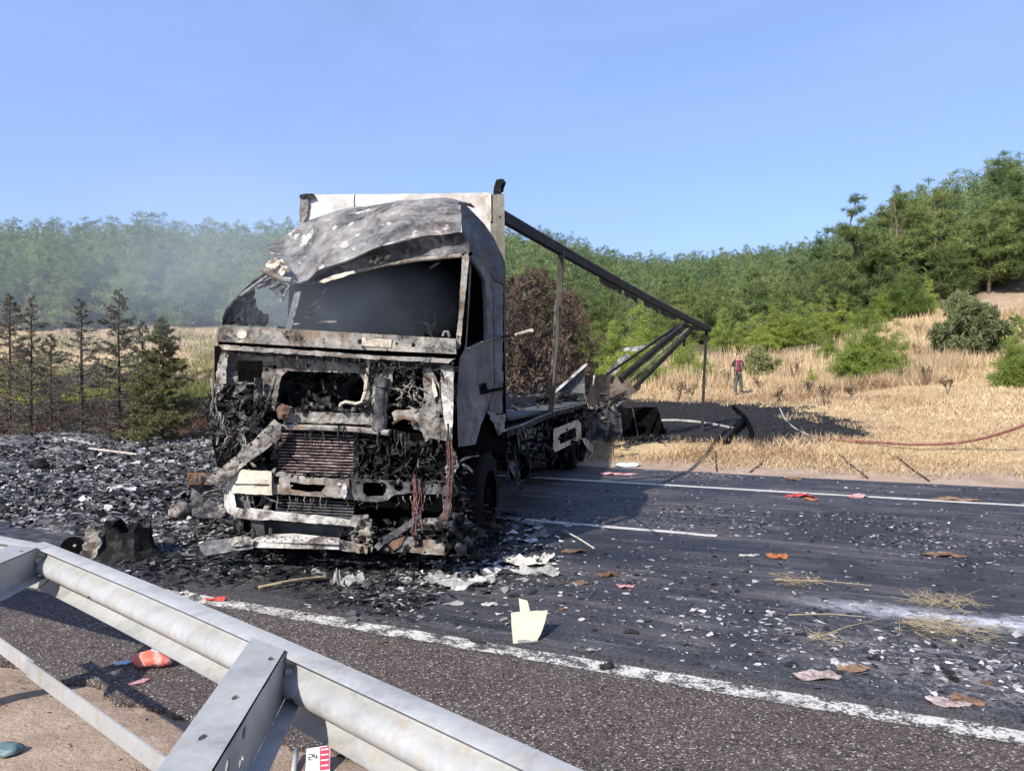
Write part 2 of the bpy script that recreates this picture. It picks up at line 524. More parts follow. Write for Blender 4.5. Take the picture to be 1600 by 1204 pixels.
def ground_mat():
    m, t, b = nt('roadside soil, straw and burnt ground')
    tc = node(t, 'ShaderNodeTexCoord'); v = tc.outputs['Object']
    at_ = node(t, 'ShaderNodeAttribute', attribute_name='zones')
    sep = node(t, 'ShaderNodeSeparateColor'); t.links.new(at_.outputs['Color'], sep.inputs[0])
    n1 = noise_tex(t, v, 1.1, 8, .68, .5); n2 = noise_tex(t, v, 9, 8, .72); n3 = noise_tex(t, v, 38, 5, .7)
    straw = mixc(t, ramp(t, n2.outputs[0], [(.35, 0), (.65, 1)]).outputs[0], (.33, .23, .12), (.58, .45, .25))
    straw = mixc(t, ramp(t, n1.outputs[0], [(.4, 0), (.66, .65)]).outputs[0], straw, (.27, .155, .085))
    soil = mixc(t, ramp(t, n2.outputs[0], [(.3, 0), (.7, 1)]).outputs[0], (.30, .215, .155), (.46, .355, .275))
    soil = mixc(t, ramp(t, n3.outputs[0], [(.62, 0), (.7, .7)]).outputs[0], soil, (.07, .055, .045))
    soil = mixc(t, ramp(t, n1.outputs[0], [(.42, 0), (.62, .75)]).outputs[0], soil, (.25, .175, .115))
    burn = mixc(t, ramp(t, n2.outputs[0], [(.42, 0), (.62, 1)]).outputs[0], (.005, .005, .005), (.026, .023, .022))
    burn = mixc(t, ramp(t, n2.outputs[0], [(.54, 0), (.68, .75)]).outputs[0], burn, (.085, .076, .075))
    burn = mixc(t, ramp(t, n3.outputs[0], [(.56, 0), (.68, .7)]).outputs[0], burn, (.15, .14, .138))
    red = mixc(t, n2.outputs[0], (.05, .022, .014), (.13, .062, .04))
    forest = mixc(t, n2.outputs[0], (.05, .045, .022), (.12, .10, .05))
    c = mixc(t, sep.outputs[1], forest, straw)
    c = mixc(t, sep.outputs[2], c, soil)
    fr = ramp(t, n1.outputs[0], [(.45, 0), (.6, 1)]).outputs[0]
    bmix = mixc(t, mth(t, 'MULTIPLY', fr, .75), burn, red)
    al = node(t, 'ShaderNodeAttribute', attribute_name='redness')
    bmix = mixc(t, al.outputs['Fac'], burn, bmix)
    edge = mth(t, 'ADD', sep.outputs[0], mth(t, 'MULTIPLY', mth(t, 'SUBTRACT', n2.outputs[0], .5), 1.1))
    c = mixc(t, ramp(t, edge, [(.38, 0), (.55, 1)]).outputs[0], c, bmix)
    t.links.new(c, b.inputs['Base Color'])
    b.inputs['Roughness'].default_value = .95
    b.inputs['Specular IOR Level'].default_value = .15
    bump(t, b, mth(t, 'ADD', n2.outputs[0], mth(t, 'MULTIPLY', n3.outputs[0], .5)), .7, .05)
    return m

ground = mk('ground', np.stack([X, Y, Zt], -1).reshape(-1, 3), Ft, ground_mat(), None, True, (0, 0, 0))
tag(ground, kind='structure')
xs, ys = X.ravel(), Y.ravel(); ss = s_of(xs, ys)
yy = 602 - (Zt.ravel() - EYE) / np.maximum(ys, .1) * FPX
pxs = 800 + xs / np.maximum(ys, .1) * FPX
bm_ = burn_mask(xs, ys)
edge_far = np.interp(pxs, [0, 300, 700, 900, 1100, 1290, 1380, 1500, 1700], [76, 76, 70, 50, 47, 50, 56, 66, 68])
straw_w = sm(0, 1, np.clip((edge_far + 3 * vnoise(xs, ys, .3, 9) - ys) / 5, 0, 1)) * (ss > 15)
soil_w = np.maximum(sm(16.9, 15.9, ss + .6 * vnoise(xs, ys, 1.3, 8) + .4 * vnoise(xs, ys, 4, 18)), .8 * sm(1500, 1560, pxs) * sm(52, 60, ys) * sm(75, 68, ys))
colr = np.stack([bm_, straw_w, soil_w, np.ones_like(bm_)], -1).astype(np.float32)
ca = ground.data.color_attributes.new('zones', 'FLOAT_COLOR', 'POINT'); ca.data.foreach_set('color', colr.ravel())
ra = ground.data.attributes.new('redness', 'FLOAT', 'POINT'); ra.data.foreach_set('value', sm(-7, -11, r_of(xs, ys)).astype(np.float32))

# ------------------------------------------------------------------ road (own frame: x along it, y across it)
road_rot = math.atan2(RD[1], RD[0])
def road_pt(r, s, z=0.0): return np.array((RD[0] * r + RN[0] * s, RD[1] * r + RN[1] * s, z))

def asphalt():
    m, t, b = nt('littered asphalt')
    tc = node(t, 'ShaderNodeTexCoord'); v = tc.outputs['Object']
    sx = node(t, 'ShaderNodeSeparateXYZ'); t.links.new(v, sx.inputs[0]); S = sx.outputs[1]; Rr = sx.outputs[0]
    big = noise_tex(t, v, .55, 7, .62, .4); mid = noise_tex(t, v, 5, 7, .7); fine = noise_tex(t, v, 75, 3, .7)
    mp = node(t, 'ShaderNodeMapping'); mp.inputs['Scale'].default_value = (.25, 2.2, 1); t.links.new(v, mp.inputs[0])
    streak = noise_tex(t, mp.outputs[0], 1.1, 8, .7)
    vo = node(t, 'ShaderNodeTexVoronoi'); vo.inputs['Scale'].default_value = 105; t.links.new(v, vo.inputs['Vector'])
    stone = node(t, 'ShaderNodeSeparateColor'); t.links.new(vo.outputs['Color'], stone.inputs[0])
    lane = mixc(t, ramp(t, stone.outputs[0], [(.2, 0), (.95, 1)]).outputs[0], (.014, .014, .016), (.058, .058, .064))
    lane = mixc(t, ramp(t, streak.outputs[0], [(.48, 0), (.72, .75)]).outputs[0], lane, (.15, .118, .108))
    lane = mixc(t, ramp(t, big.outputs[0], [(.40, .8), (.52, 0)]).outputs[0], lane, (.010, .010, .012))
    lane = mixc(t, ramp(t, streak.outputs[0], [(.34, .85), (.44, 0)]).outputs[0], lane, (.009, .009, .011))
    sh = mixc(t, ramp(t, stone.outputs[0], [(.15, 0), (.95, 1)]).outputs[0], (.014, .010, .008), (.125, .092, .075))
    sh = mixc(t, ramp(t, mid.outputs[0], [(.45, 0), (.7, .35)]).outputs[0], sh, (.11, .078, .062))
    sh = mixc(t, ramp(t, stone.outputs[1], [(.93, 0), (.96, .8)]).outputs[0], sh, (.42, .38, .34))
    edge = mth(t, 'ADD', S, mth(t, 'MULTIPLY', mth(t, 'SUBTRACT', big.outputs[0], .5), 1.6))
    c = mixc(t, ramp(t, mth(t, 'MULTIPLY', edge, .1), [(.425, 0), (.47, 1)]).outputs[0], sh, lane)
    # soot and ash that lies round the lorry (left of the frame's middle)
    dx = mth(t, 'ADD', Rr, mth(t, 'MULTIPLY', big.outputs[0], 5))
    sootm = ramp(t, mth(t, 'MULTIPLY', mth(t, 'ADD', dx, 10), .1), [(.42, 1), (.72, 0)]).outputs[0]
    c = mixc(t, mth(t, 'MULTIPLY', sootm, .85), c, mixc(t, ramp(t, mid.outputs[0], [(.45, 0), (.62, 1)]).outputs[0], (.011, .011, .012), (.06, .058, .06)))
    # pale flecks of ash and trodden paper
    fl = ramp(t, fine.outputs[0], [(.63, 0), (.67, 1)]).outputs[0]
    dens = ramp(t, mid.outputs[0], [(.44, .04), (.60, .9)]).outputs[0]
    c = mixc(t, mth(t, 'MULTIPLY', fl, dens), c, (.5, .48, .46))
    smn = noise_tex(t, mp.outputs[0], 2.6, 9, .75, .6)
    sm2 = ramp(t, smn.outputs[0], [(.52, 0), (.64, .5)]).outputs[0]
    sm2 = mth(t, 'MULTIPLY', sm2, ramp(t, mth(t, 'MULTIPLY', S, .1), [(.435, .12), (.47, 1)]).outputs[0])
    c = mixc(t, mth(t, 'MULTIPLY', sm2, ramp(t, big.outputs[0], [(.42, .15), (.6, 1)]).outputs[0]), c, (.23, .215, .21))
    tm = mth(t, 'ABSOLUTE', mth(t, 'SUBTRACT', mth(t, 'ADD', S, mth(t, 'MULTIPLY', streak.outputs[0], .3)), 7.55))
    c = mixc(t, mth(t, 'MULTIPLY', ramp(t, tm, [(.06, .6), (.2, 0)]).outputs[0], ramp(t, streak.outputs[0], [(.4, .2), (.6, 1)]).outputs[0]), c, (.014, .013, .014))
    band5 = mth(t, 'ABSOLUTE', mth(t, 'SUBTRACT', S, 5.3))
    trod = mth(t, 'MULTIPLY', ramp(t, band5, [(.25, 1), (.85, 0)]).outputs[0], ramp(t, mth(t, 'MULTIPLY', mth(t, 'ADD', Rr, 2), .1), [(.12, 0), (.3, 1)]).outputs[0])
    tn = noise_tex(t, v, 11, 6, .7, .8)
    c = mixc(t, mth(t, 'MULTIPLY', trod, ramp(t, tn.outputs[0], [(.50, 0), (.58, .75)]).outputs[0]), c, (.3, .27, .265))
    # strip of extinguisher powder
    d = mth(t, 'ABSOLUTE', mth(t, 'SUBTRACT', mth(t, 'ADD', S, mth(t, 'MULTIPLY', mth(t, 'SUBTRACT', mid.outputs[0], .5), .75)), 6.42))
    band = ramp(t, d, [(.05, 1), (.30, 0)]).outputs[0]
    on = ramp(t, mth(t, 'MULTIPLY', mth(t, 'ADD', Rr, 1.0), .25), [(.10, 0), (.35, 1)]).outputs[0]
    pat = mth(t, 'MULTIPLY', ramp(t, streak.outputs[0], [(.36, .1), (.58, 1)]).outputs[0], ramp(t, tn.outputs[0], [(.36, .15), (.55, 1)]).outputs[0])
    c = mixc(t, mth(t, 'MULTIPLY', mth(t, 'MULTIPLY', band, on), mth(t, 'MULTIPLY', pat, .95)), c, (.58, .58, .61))
    t.links.new(c, b.inputs['Base Color'])
    rg = ramp(t, big.outputs[0], [(.36, .36), (.5, .6), (.62, .75)]).outputs[0]
    t.links.new(mixc(t, ramp(t, mth(t, 'MULTIPLY', S, .1), [(.42, 0), (.47, 1)]).outputs[0], (.85, .85, .85), rg), b.inputs['Roughness'])
    b.inputs['Specular IOR Level'].default_value = .45
    bump(t, b, mth(t, 'ADD', vo.outputs['Distance'], mth(t, 'MULTIPLY', mid.outputs[0], .5)), .5, .02)
    return m

rng = random.Random(4)
rl = [-140 + 0.0]
while rl[-1] < 120: rl.append(rl[-1] + (.03 if -6 < rl[-1] < 1 else .15 if -12 < rl[-1] < 12 else 2.0))
V, F = [], []
for r in rl:
    e0 = 2.86 + .16 * noise.noise(Vector((r * .7, 0, 3))) + .10 * noise.noise(Vector((r * 2.6, 0, 5))) + .06 * noise.noise(Vector((r * 7.1, 0, 5))) + .035 * noise.noise(Vector((r * 19, 0, 5))) + rng.uniform(-.008, .008)
    e1 = 15.02 + .07 * noise.noise(Vector((r * .9, 4, 3))) + rng.uniform(-.015, .015)
    V += [(r, e0, -.06), (r, e0, 0.0), (r, e1, 0.0), (r, e1, -.06)]
for i in range(len(rl) - 1):
    for k in range(3): F.append((4 * i + k, 4 * i + 4 + k, 4 * i + 5 + k, 4 * i + 1 + k))
road = mk('road', V, F, asphalt(), None, False, (0, 0, 0)); road.rotation_euler.z = road_rot
tag(road, kind='structure')

def paint(wear):
    m, t, b = nt('worn road paint')
    tc = node(t, 'ShaderNodeTexCoord'); v = tc.outputs['Object']
    n1 = noise_tex(t, v, 6, 8, .75); n2 = noise_tex(t, v, 50, 4, .7)
    f = mth(t, 'ADD', mth(t, 'MULTIPLY', n1.outputs[0], .6), mth(t, 'MULTIPLY', n2.outputs[0], .4))
    c = mixc(t, n1.outputs[0], (.42, .39, .34), (.6, .575, .51))
    c = mixc(t, ramp(t, f, [(wear - .03, 1), (wear + .03, 0)]).outputs[0], c, (.05, .045, .04))
    n3 = noise_tex(t, v, 1.6, 4, .6)
    c = mixc(t, ramp(t, n3.outputs[0], [(.5, 0), (.75, .45)]).outputs[0], c, (.2, .17, .14))
    t.links.new(c, b.inputs['Base Color']); b.inputs['Roughness'].default_value = .7
    bump(t, b, n2.outputs[0], .4, .006)
    return m
def stripe(name, s, w, r0, r1, m, z=.004, jag=.012):
    V, F = [], []
    n = max(2, int((r1 - r0) / .12)) if r1 - r0 < 60 else 400
    for i in range(n + 1):
        r = r0 + (r1 - r0) * i / n
        V += [(r, s - w / 2 + rng.uniform(-jag, jag), z), (r, s + w / 2 + rng.uniform(-jag, jag), z)]
    for i in range(n): F.append((2 * i, 2 * i + 2, 2 * i + 3, 2 * i + 1))
    o = mk(name, V, F, m, None, False, (0, 0, 0)); o.rotation_euler.z = road_rot
    return tag(o, kind='structure')
stripe('edge_marking', 4.38, .17, -30, 40, paint(.50))
stripe('edge_marking', 12.86, .17, -100, 100, paint(.40))
pm = paint(.43)
stripe('lane_marking', 8.76, .14, -4.6, -1.47, pm)
stripe('lane_marking', 8.76, .14, 4.6, 7.7, pm)
stripe('lane_marking', 8.76, .14, -13.7, -10.6, pm)
# ================================================================== vegetation
def leaf_mat(name, c1, c2, trans=.35, attr=None, scale=2.2):
    m, t, b = nt(name)
    if attr:
        a = node(t, 'ShaderNodeAttribute', attribute_name=attr); rv = a.outputs['Fac']
    else:
        a = node(t, 'ShaderNodeObjectInfo'); rv = a.outputs['Random']
    g = node(t, 'ShaderNodeAttribute', attribute_name='tone')
    tc = node(t, 'ShaderNodeTexCoord')
    n1 = noise_tex(t, tc.outputs['Object'], scale, 3, .6)
    f = mth(t, 'ADD', mth(t, 'MULTIPLY', rv, .5), mth(t, 'ADD', mth(t, 'MULTIPLY', n1.outputs[0], .2), mth(t, 'MULTIPLY', g.outputs['Fac'], .4)))
    hue = mth(t, 'FRACT', mth(t, 'MULTIPLY', rv, 7.3)); c = ramp(t, f, [(.2, c1), (.9, c2)]).outputs[0]
    c = mixc(t, ramp(t, hue, [(.55, 0), (.95, .5)]).outputs[0], c, mixc(t, f, c2, (c2[0] * 1.05, c2[1] * .86, c2[2] * .8)))
    c = mixc(t, ramp(t, hue, [(.05, .55), (.3, 0)]).outputs[0], c, (c1[0], c1[1] * 1.05, c1[2] * 1.3))
    t.links.new(c, b.inputs['Base Color'])
    b.inputs['Roughness'].default_value = .6
    b.inputs['Specular IOR Level'].default_value = .25
    tr = node(t, 'ShaderNodeBsdfTranslucent'); t.links.new(c, tr.inputs[0])
    mx = node(t, 'ShaderNodeMixShader'); mx.inputs[0].default_value = trans
    t.links.new(b.outputs[0], mx.inputs[1]); t.links.new(tr.outputs[0], mx.inputs[2])
    out = [n for n in t.nodes if n.type == 'OUTPUT_MATERIAL'][0]
    t.links.new(mx.outputs[0], out.inputs[0])
    return m
M['pine'] = leaf_mat('pine needles', (.046, .078, .025), (.255, .315, .10))
M['pine_far'] = leaf_mat('distant pine needles', (.054, .092, .038), (.24, .305, .12), attr='tint')
M['pine_young'] = leaf_mat('young pine needles', (.10, .15, .03), (.36, .43, .09))
M['oak'] = leaf_mat('oak scrub leaves', (.11, .13, .05), (.34, .36, .17))
M['scorched'] = leaf_mat('scorched needles', (.06, .06, .045), (.21, .18, .125), .15)
M['scorched_half'] = leaf_mat('half scorched needles', (.035, .055, .04), (.24, .215, .075), .2)
M['dead_leaf'] = leaf_mat('dry brown leaves', (.03, .021, .016), (.17, .12, .085), .2)
M['bark'] = plain('pine bark', (.07, .05, .04), (.17, .13, .1), 9, .9, 0, .8, 20)
M['bark_burnt'] = plain('burnt bark', (.012, .01, .01), (.07, .06, .055), 9, .95, 0, .8, 20)
M['straw'] = leaf_mat('dry straw', (.21, .115, .055), (.80, .66, .42), .3, attr='tint', scale=.8)

def blades(c, d, L, W, nrm=None, rs=None):
    """one slim triangle per centre c, direction d"""
    n = len(c)
    side = np.cross(d, rs.normal(size=(n, 3))); side /= np.linalg.norm(side, axis=1, keepdims=True) + 1e-9
    a = c - side * (W[:, None] / 2); b_ = c + side * (W[:, None] / 2); e = c + d * L[:, None]
    V = np.stack([a, b_, e], 1).reshape(-1, 3)
    return V

def unit(v): return v / (np.linalg.norm(v, axis=1, keepdims=True) + 1e-9)

def crown_mesh(name, seed, h, r, clumps, per, size, base=.2, shape='pine', m=None, droop=.0, flat=.55, slim=(.09, .2)):
    rs = np.random.RandomState(seed)
    C, Dm, tone = [], [], []
    t = rs.uniform(0, 1, clumps) ** .85
    if shape == 'pine':                           # broad irregular pine: whorls of boughs carrying needle pads
        prof = (1 - t) ** .72 * (.55 + .45 * np.minimum(1, t / .16)) * (1 + .16 * np.sin(t * 26 + seed)) + .04
    elif shape == 'cone':
        prof = (1 - t) ** .9 + .03
    elif shape == 'dome':
        prof = np.sqrt(np.clip(1 - (t - .22) ** 2 / .62, 0.02, 1))
    az = rs.uniform(0, 2 * PI, clumps)
    lobe = 1 + .34 * np.sin(az * 2 + seed + t * 9) + .26 * np.sin(az * 3 - seed * 2 + t * 17) + rs.normal(0, .13, clumps)
    rad = r * prof * lobe * (rs.uniform(.12, 1, clumps) ** .42)
    z = h * (base + (1 - base) * t) + rs.normal(0, .012 * h, clumps) - droop * rad
    c = np.stack([rad * np.cos(az), rad * np.sin(az), z], 1)
    cs = size * rs.uniform(.5, 1.5, clumps) * (.72 + .4 * (1 - t))
    idx = np.repeat(np.arange(clumps), per)
    dirs = unit(rs.normal(size=(len(idx), 3)) * np.array((1, 1, flat)) + np.array((0, 0, .28)) + .45 * unit(c - np.array((0, 0, h * .35)))[idx])
    p = c[idx] + dirs * (cs[idx] * rs.uniform(.1, .75, len(idx)))[:, None]
    d2 = unit(dirs + .5 * rs.normal(size=dirs.shape))
    L = cs[idx] * rs.uniform(.5, .95, len(idx)); W = L * rs.uniform(*slim, len(idx))
    V = blades(p, d2, L, W, rs=rs)
    tn = rs.uniform(0, 1, clumps)[idx] * .7 + .3 * rs.uniform(0, 1, len(idx))
    return V, np.repeat(tn, 3), c

def pine_crown(seed, h, r, layers, nb, per, size, base, slim=(.07, .16), flat=.5, ragged=.32):
    """boughs in loose whorls up the trunk, each bough carrying flattened pads of needles; some boughs are missing"""
    rs = np.random.RandomState(seed); C, S_ = [], []
    for l in range(layers):
        t = (l + rs.uniform(0, .8)) / layers; prof = (1 - t) ** .58 * (.62 + .38 * min(1, t / .18)) + .04
        for k in range(max(2, int(round(nb * (.55 + .45 * (1 - t)))))):
            if rs.uniform() < .14: continue
            a = rs.uniform(0, 2 * PI); L = r * prof * rs.uniform(1 - ragged * 1.5, 1 + ragged); m = max(1, int(L / (size * .5)))
            for j in range(m):
                f = .28 + .72 * (j + rs.uniform(.3, 1)) / m
                C.append((L * f * math.cos(a + .25 * rs.normal() * f), L * f * math.sin(a + .25 * rs.normal() * f), h * (base + (1 - base) * t) * .97 + L * (.26 * f * f - .12) + rs.normal(0, .04 * size))); S_.append(size * rs.uniform(.6, 1.2) * (.75 + .3 * (1 - t)))
    for k in range(4): C.append((rs.normal(0, .06), rs.normal(0, .06), h * (.93 + .022 * k))); S_.append(size * .55)
    c = np.array(C); cs = np.array(S_); n = len(c); idx = np.repeat(np.arange(n), per)
    out = unit(c * np.array((1, 1, 0)) + 1e-4)[idx]
    dirs = unit(rs.normal(size=(len(idx), 3)) * np.array((1, 1, flat)) + np.array((0, 0, .3)) + .4 * out)
    p = c[idx] + dirs * (cs[idx] * rs.uniform(.02, .62, len(idx)))[:, None]
    d2 = unit(dirs + .55 * rs.normal(size=dirs.shape)); L = cs[idx] * rs.uniform(.35, .75, len(idx)); W = L * rs.uniform(*slim, len(idx))
    tn = rs.uniform(0, 1, n)[idx] * .7 + .3 * rs.uniform(0, 1, len(idx))
    return blades(p, d2, L, W, rs=rs), np.repeat(tn, 3), c

def mesh_tri(name, V, tone, m, tint=None):
    me = bpy.data.meshes.new(name)
    n = len(V)
    me.vertices.add(n); me.vertices.foreach_set('co', V.astype(np.float32).ravel())
    me.loops.add(n); me.loops.foreach_set('vertex_index', np.arange(n, dtype=np.int32))
    me.polygons.add(n // 3); me.polygons.foreach_set('loop_start', np.arange(0, n, 3, dtype=np.int32))
    me.update(calc_edges=True)
    a = me.attributes.new('tone', 'FLOAT', 'POINT'); a.data.foreach_set('value', tone.astype(np.float32))
    if tint is not None:
        a = me.attributes.new('tint', 'FLOAT', 'POINT'); a.data.foreach_set('value', tint.astype(np.float32))
    me.materials.append(m)
    return me

def trunk_mesh(name, seed, h, r0, c, nb, m, lean=.03, top=.92):
    rs = np.random.RandomState(seed + 500); b = MB()
    pts = [np.array((lean * h * math.sin(k * 1.3 + seed) * k / 6, lean * h * math.cos(k * 1.7 + seed) * k / 6, h * top * k / 6)) for k in range(7)]
    pts[0][2] = -.4
    b.add(*tube(pts, r0, 7, r0 * .18))
    pick = rs.choice(len(c), min(nb, len(c)), replace=False)
    for i in pick:
        e = c[i]; z0 = max(.12 * h, e[2] - .35 * math.hypot(e[0], e[1]) - .05 * h)
        k = min(5.99, z0 / (h * top) * 6); j = int(k); p0 = pts[j] + (pts[j + 1] - pts[j]) * (k - j); p0 = np.array((p0[0], p0[1], z0))
        mid = (p0 + e) / 2 + np.array((0, 0, .06 * h * rs.uniform(-.5, 1)))
        b.add(*tube([p0, mid, e], r0 * .32 * (1 - .6 * z0 / h), 4, r0 * .07, False))
    me = bpy.data.meshes.new(name); me.from_pydata([tuple(p) for p in b.V], [], b.F); me.materials.append(m)
    me.polygons.foreach_set('use_smooth', np.ones(len(me.polygons), dtype=bool))
    return me

def tree_kind(name, seed, h, r, clumps, per, size, m, bark, nb, shape='pine', base=.2, droop=0, flat=.55, r0=None, lean=.03, slim=(.09, .2)):
    V, tn, c = crown_mesh(name, seed, h, r, clumps, per, size, base, shape, m, droop, flat, slim)
    return (mesh_tri(name + '_crown', V, tn, m), trunk_mesh(name + '_trunk', seed, h, r0 or .022 * h, c, nb, bark, lean), h)

def plant(kind, name, loc, sc, rz, label, cat, group, crown_name='crown', sz=None):
    o = empty(name, loc, label, cat, group)
    o.scale = (sc, sc, sc if sz is None else sz); o.rotation_euler.z = rz
    for nm, me in ((crown_name, kind[0]), ('trunk', kind[1])):
        if me is None: continue
        c = bpy.data.objects.new(nm, me); col.objects.link(c); c.parent = o
    return o

R_ = random.Random(21)
def pine_kind(name, seed, h, r, layers, nb, per, size, base, m, ntw, **kw):
    V, tn, c = pine_crown(seed, h, r, layers, nb, per, size, base, **kw)
    return (mesh_tri(name + '_crown', V, tn, m), trunk_mesh(name + '_trunk', seed, h, .022 * h, c, ntw, M['bark']), h)
PINES = [pine_kind('pine', 10 + k, 8.0, (2.5, 3.0, 2.1, 3.2, 2.7, 2.4)[k], (11, 10, 12, 9, 11, 10)[k], (7, 8, 7, 8, 7, 8)[k], 60, (.95, 1.05, .8, 1.1, .9, 1.0)[k], (.06, .10, .05, .16, .08, .1)[k], M['pine'], 40) for k in range(6)]
def thicket(seed, h, r, shoots, m):
    """several leaning leaders of different heights grown into one ragged young pine"""
    rs = np.random.RandomState(seed); VV, TT, CC = [], [], []
    for k in range(shoots):
        a = rs.uniform(0, 6.28); o = r * (.62 * rs.uniform(.25, 1) if k else 0.0); hh = h * (1.0 if k == 0 else rs.uniform(.45, .92))
        V, tn, c = pine_crown(seed * 7 + k, hh, r * rs.uniform(.45, .7), int(9 * hh / h) + 2, 6, 60, .33, .03, (.06, .14), .8)
        off = np.array((o * math.cos(a), o * math.sin(a), 0)); lean = np.array((math.cos(a), math.sin(a), 0)) * rs.uniform(.0, .16)
        V = V + off + lean * V[:, 2:3]; c = c + off + lean * c[:, 2:3]
        VV.append(V); TT.append(tn * .8 + .2 * rs.uniform()); CC.append(c)
    c = np.concatenate(CC)
    return (mesh_tri('young_pine_crown', np.concatenate(VV), np.concatenate(TT), m), trunk_mesh('young_pine_trunk', seed, h, .045, c, 30, M['bark'], .02), h)
YOUNG = [thicket(40, 3.0, 1.15, 4, M['pine_young']), thicket(41, 3.0, 1.5, 6, M['pine_young']), thicket(42, 3.0, 1.1, 3, M['pine_young'])]
BUSH = [tree_kind('bush', 60 + k, 2.2, (1.3, 1.6)[k], 190, 60, .30, M['oak'], M['bark'], 30, 'dome', .1, r0=.035, flat=.9, slim=(.25, .5)) for k in range(2)]
BIG = [pine_kind('large_pine', 80 + k, 9.5, (3.2, 2.9, 3.6)[k], (10, 12, 9)[k], (8, 8, 9)[k], 90, (.8, .7, .85)[k], (.14, .08, .2)[k], M['pine'], 70, flat=.4) for k in range(3)]

# ---- far forest: nearest 270 are trees of their own, the rest is one mass
cand = []
def edge_at(px): return np.interp(px, [-400, 0, 300, 700, 850, 1000, 1100, 1290, 1340, 1480, 1600, 2000], [70, 70, 70, 70, 62, 56, 54, 56, 62, 66, 68, 70])
rs = np.random.RandomState(5)
tries = 0
grid = {}
while tries < 60000 and len(cand) < 4300:
    tries += 1
    px = rs.uniform(-250, 1850)
    e = float(edge_at(px)); far = float(np.interp(px, [0, 850, 1020, 1200, 1300, 1360, 1450, 1600, 1850], [235, 200, 255, 265, 235, 200, 150, 150, 150]))
    d = e * (far / e) ** (rs.uniform(0, 1) ** .85)
    x = (px - 800) / FPX * d
    hm = float(np.interp(px, [0, 400, 700, 900, 1290, 1400, 1600], [5.4, 5.4, 4.6, 3.7, 3.7, 5, 5.5])); h = float(np.clip(rs.normal(hm, .22 * hm), .55 * hm, 1.5 * hm))
    mind = .27 * h + .0058 * d
    g = (int(x // 4), int(d // 4)); ok = True
    for gx in (-1, 0, 1):
        for gy in (-1, 0, 1):
            for (x2, y2) in grid.get((g[0] + gx, g[1] + gy), ()):
                if (x - x2) ** 2 + (d - y2) ** 2 < mind * mind: ok = False
    if not ok: continue
    grid.setdefault(g, []).append((x, d))
    cand.append((d, x, px, h))
cand.sort(key=lambda c: -c[3] / c[0] * (1 if -20 < c[2] < 1620 else .01))
def pine_label(px, d, z, h):
    e = float(edge_at(px)); row = 602 - (z + h - EYE) / d * FPX
    rank = 'front-row' if d < e + 5 else 'second-row' if d < e + 14 else 'middle-slope' if d < e + 40 else 'upper-slope'
    size = 'small ' if h < 4.2 else 'tall ' if h > 5.8 else ''
    where = ('at the left edge of the smoky hillside' if px < 70 else 'above the bare scorched conifers on the left hillside' if px < 210 else 'above the half-green scorched conifer on the left hillside' if px < 300 else 'between the scorched conifers and the cab' if px < 380
             else 'seen past the sagging side of the cab roof' if px < 480 else 'hidden largely behind the cab' if px < 790 else 'between the cab and the upright deck post' if px < 872 else 'just right of the upright deck post' if px < 950
             else 'behind the lower half of the fallen rail' if px < 1040 else 'above the end of the fallen rail' if px < 1120 else 'above the standing person' if px < 1190 else 'right of the person on the saddle' if px < 1290
             else 'at the left of the tall dark stand' if px < 1370 else 'behind the bright young pines' if px < 1470 else 'above the bare red soil' if px < 1560 else 'at the right edge of the photo')
    return size + rank + ' green pine ' + where
def pine_group(px): return 'pines on the left hillside' if px < 480 else 'pines on the hill behind the lorry' if px < 1040 else 'pines on the saddle' if px < 1290 else 'pines on the right slope'
far_c = []
for i, (d, x, px, h) in enumerate(cand):
    z = tz(x, d)
    if i < 255:
        lab, grp = pine_label(px, d, z, h), pine_group(px)
        k = R_.randrange(6)
        plant(PINES[k], 'pine_tree', (x, d, z - .1), h / 8.0 * 1.05, R_.uniform(0, 6.28), lab, 'tree', grp, sz=h / 8.0 * R_.uniform(.95, 1.15))
    else: far_c.append((x, d, z, h))
protos = []
for k in range(4):
    V, tn, c = pine_crown(110 + k, 8, (2.8, 3.2, 2.5, 3.0)[k], 6, 5, 11, 1.7, .06, (.14, .27), .6)
    protos.append((V, tn))
VV, TT, TI = [], [], []
for (x, y, z, h) in far_c:
    V, tn = protos[R_.randrange(4)]
    a = R_.uniform(0, 6.28); s_ = h / 8.0 * 1.08
    ca_, sa_ = math.cos(a) * s_, math.sin(a) * s_
    VV.append(np.stack([V[:, 0] * ca_ - V[:, 1] * sa_ + x, V[:, 0] * sa_ + V[:, 1] * ca_ + y, V[:, 2] * s_ * 1.05 + z], 1))
    TT.append(tn); TI.append(np.full(len(V), R_.random()))
print('FARTREES', len(far_c), sum(len(v) for v in VV)//3)
me = mesh_tri('forest', np.concatenate(VV), np.concatenate(TT), M['pine_far'], np.concatenate(TI))
fo = bpy.data.objects.new('forest', me); col.objects.link(fo)
tag(fo, 'far pine forest covering the hills', 'forest', None, 'stuff')

# ---- large pines at the foot of the right slope (column in the photo, distance, height, kind)
for (px, d, h, k, lab) in [(1335, 66, 10.2, 0, 'dense dark pine with layered boughs at the left end of the tall pine stand'),
                           (1400, 68, 10.6, 2, 'tallest dark pine in the stand above the straw field, dead twigs low on its trunk'),
                           (1462, 72, 10.0, 1, 'tall pine behind the bright young bush, trunk standing in dark shade'),
                           (1545, 66, 8.6, 2, 'broad pine over bare red soil at the upper edge of the straw field'),
                           (1610, 64, 9.5, 0, 'pine cut by the right edge of the photo above the bare soil')]:
    p = at(px, 500, d); z = tz(p[0], p[1])
    plant(BIG[k], 'pine_tree', (p[0], p[1], z - .1), h / 9.5, R_.uniform(0, 6), lab, 'tree', 'tall pines above the straw field')

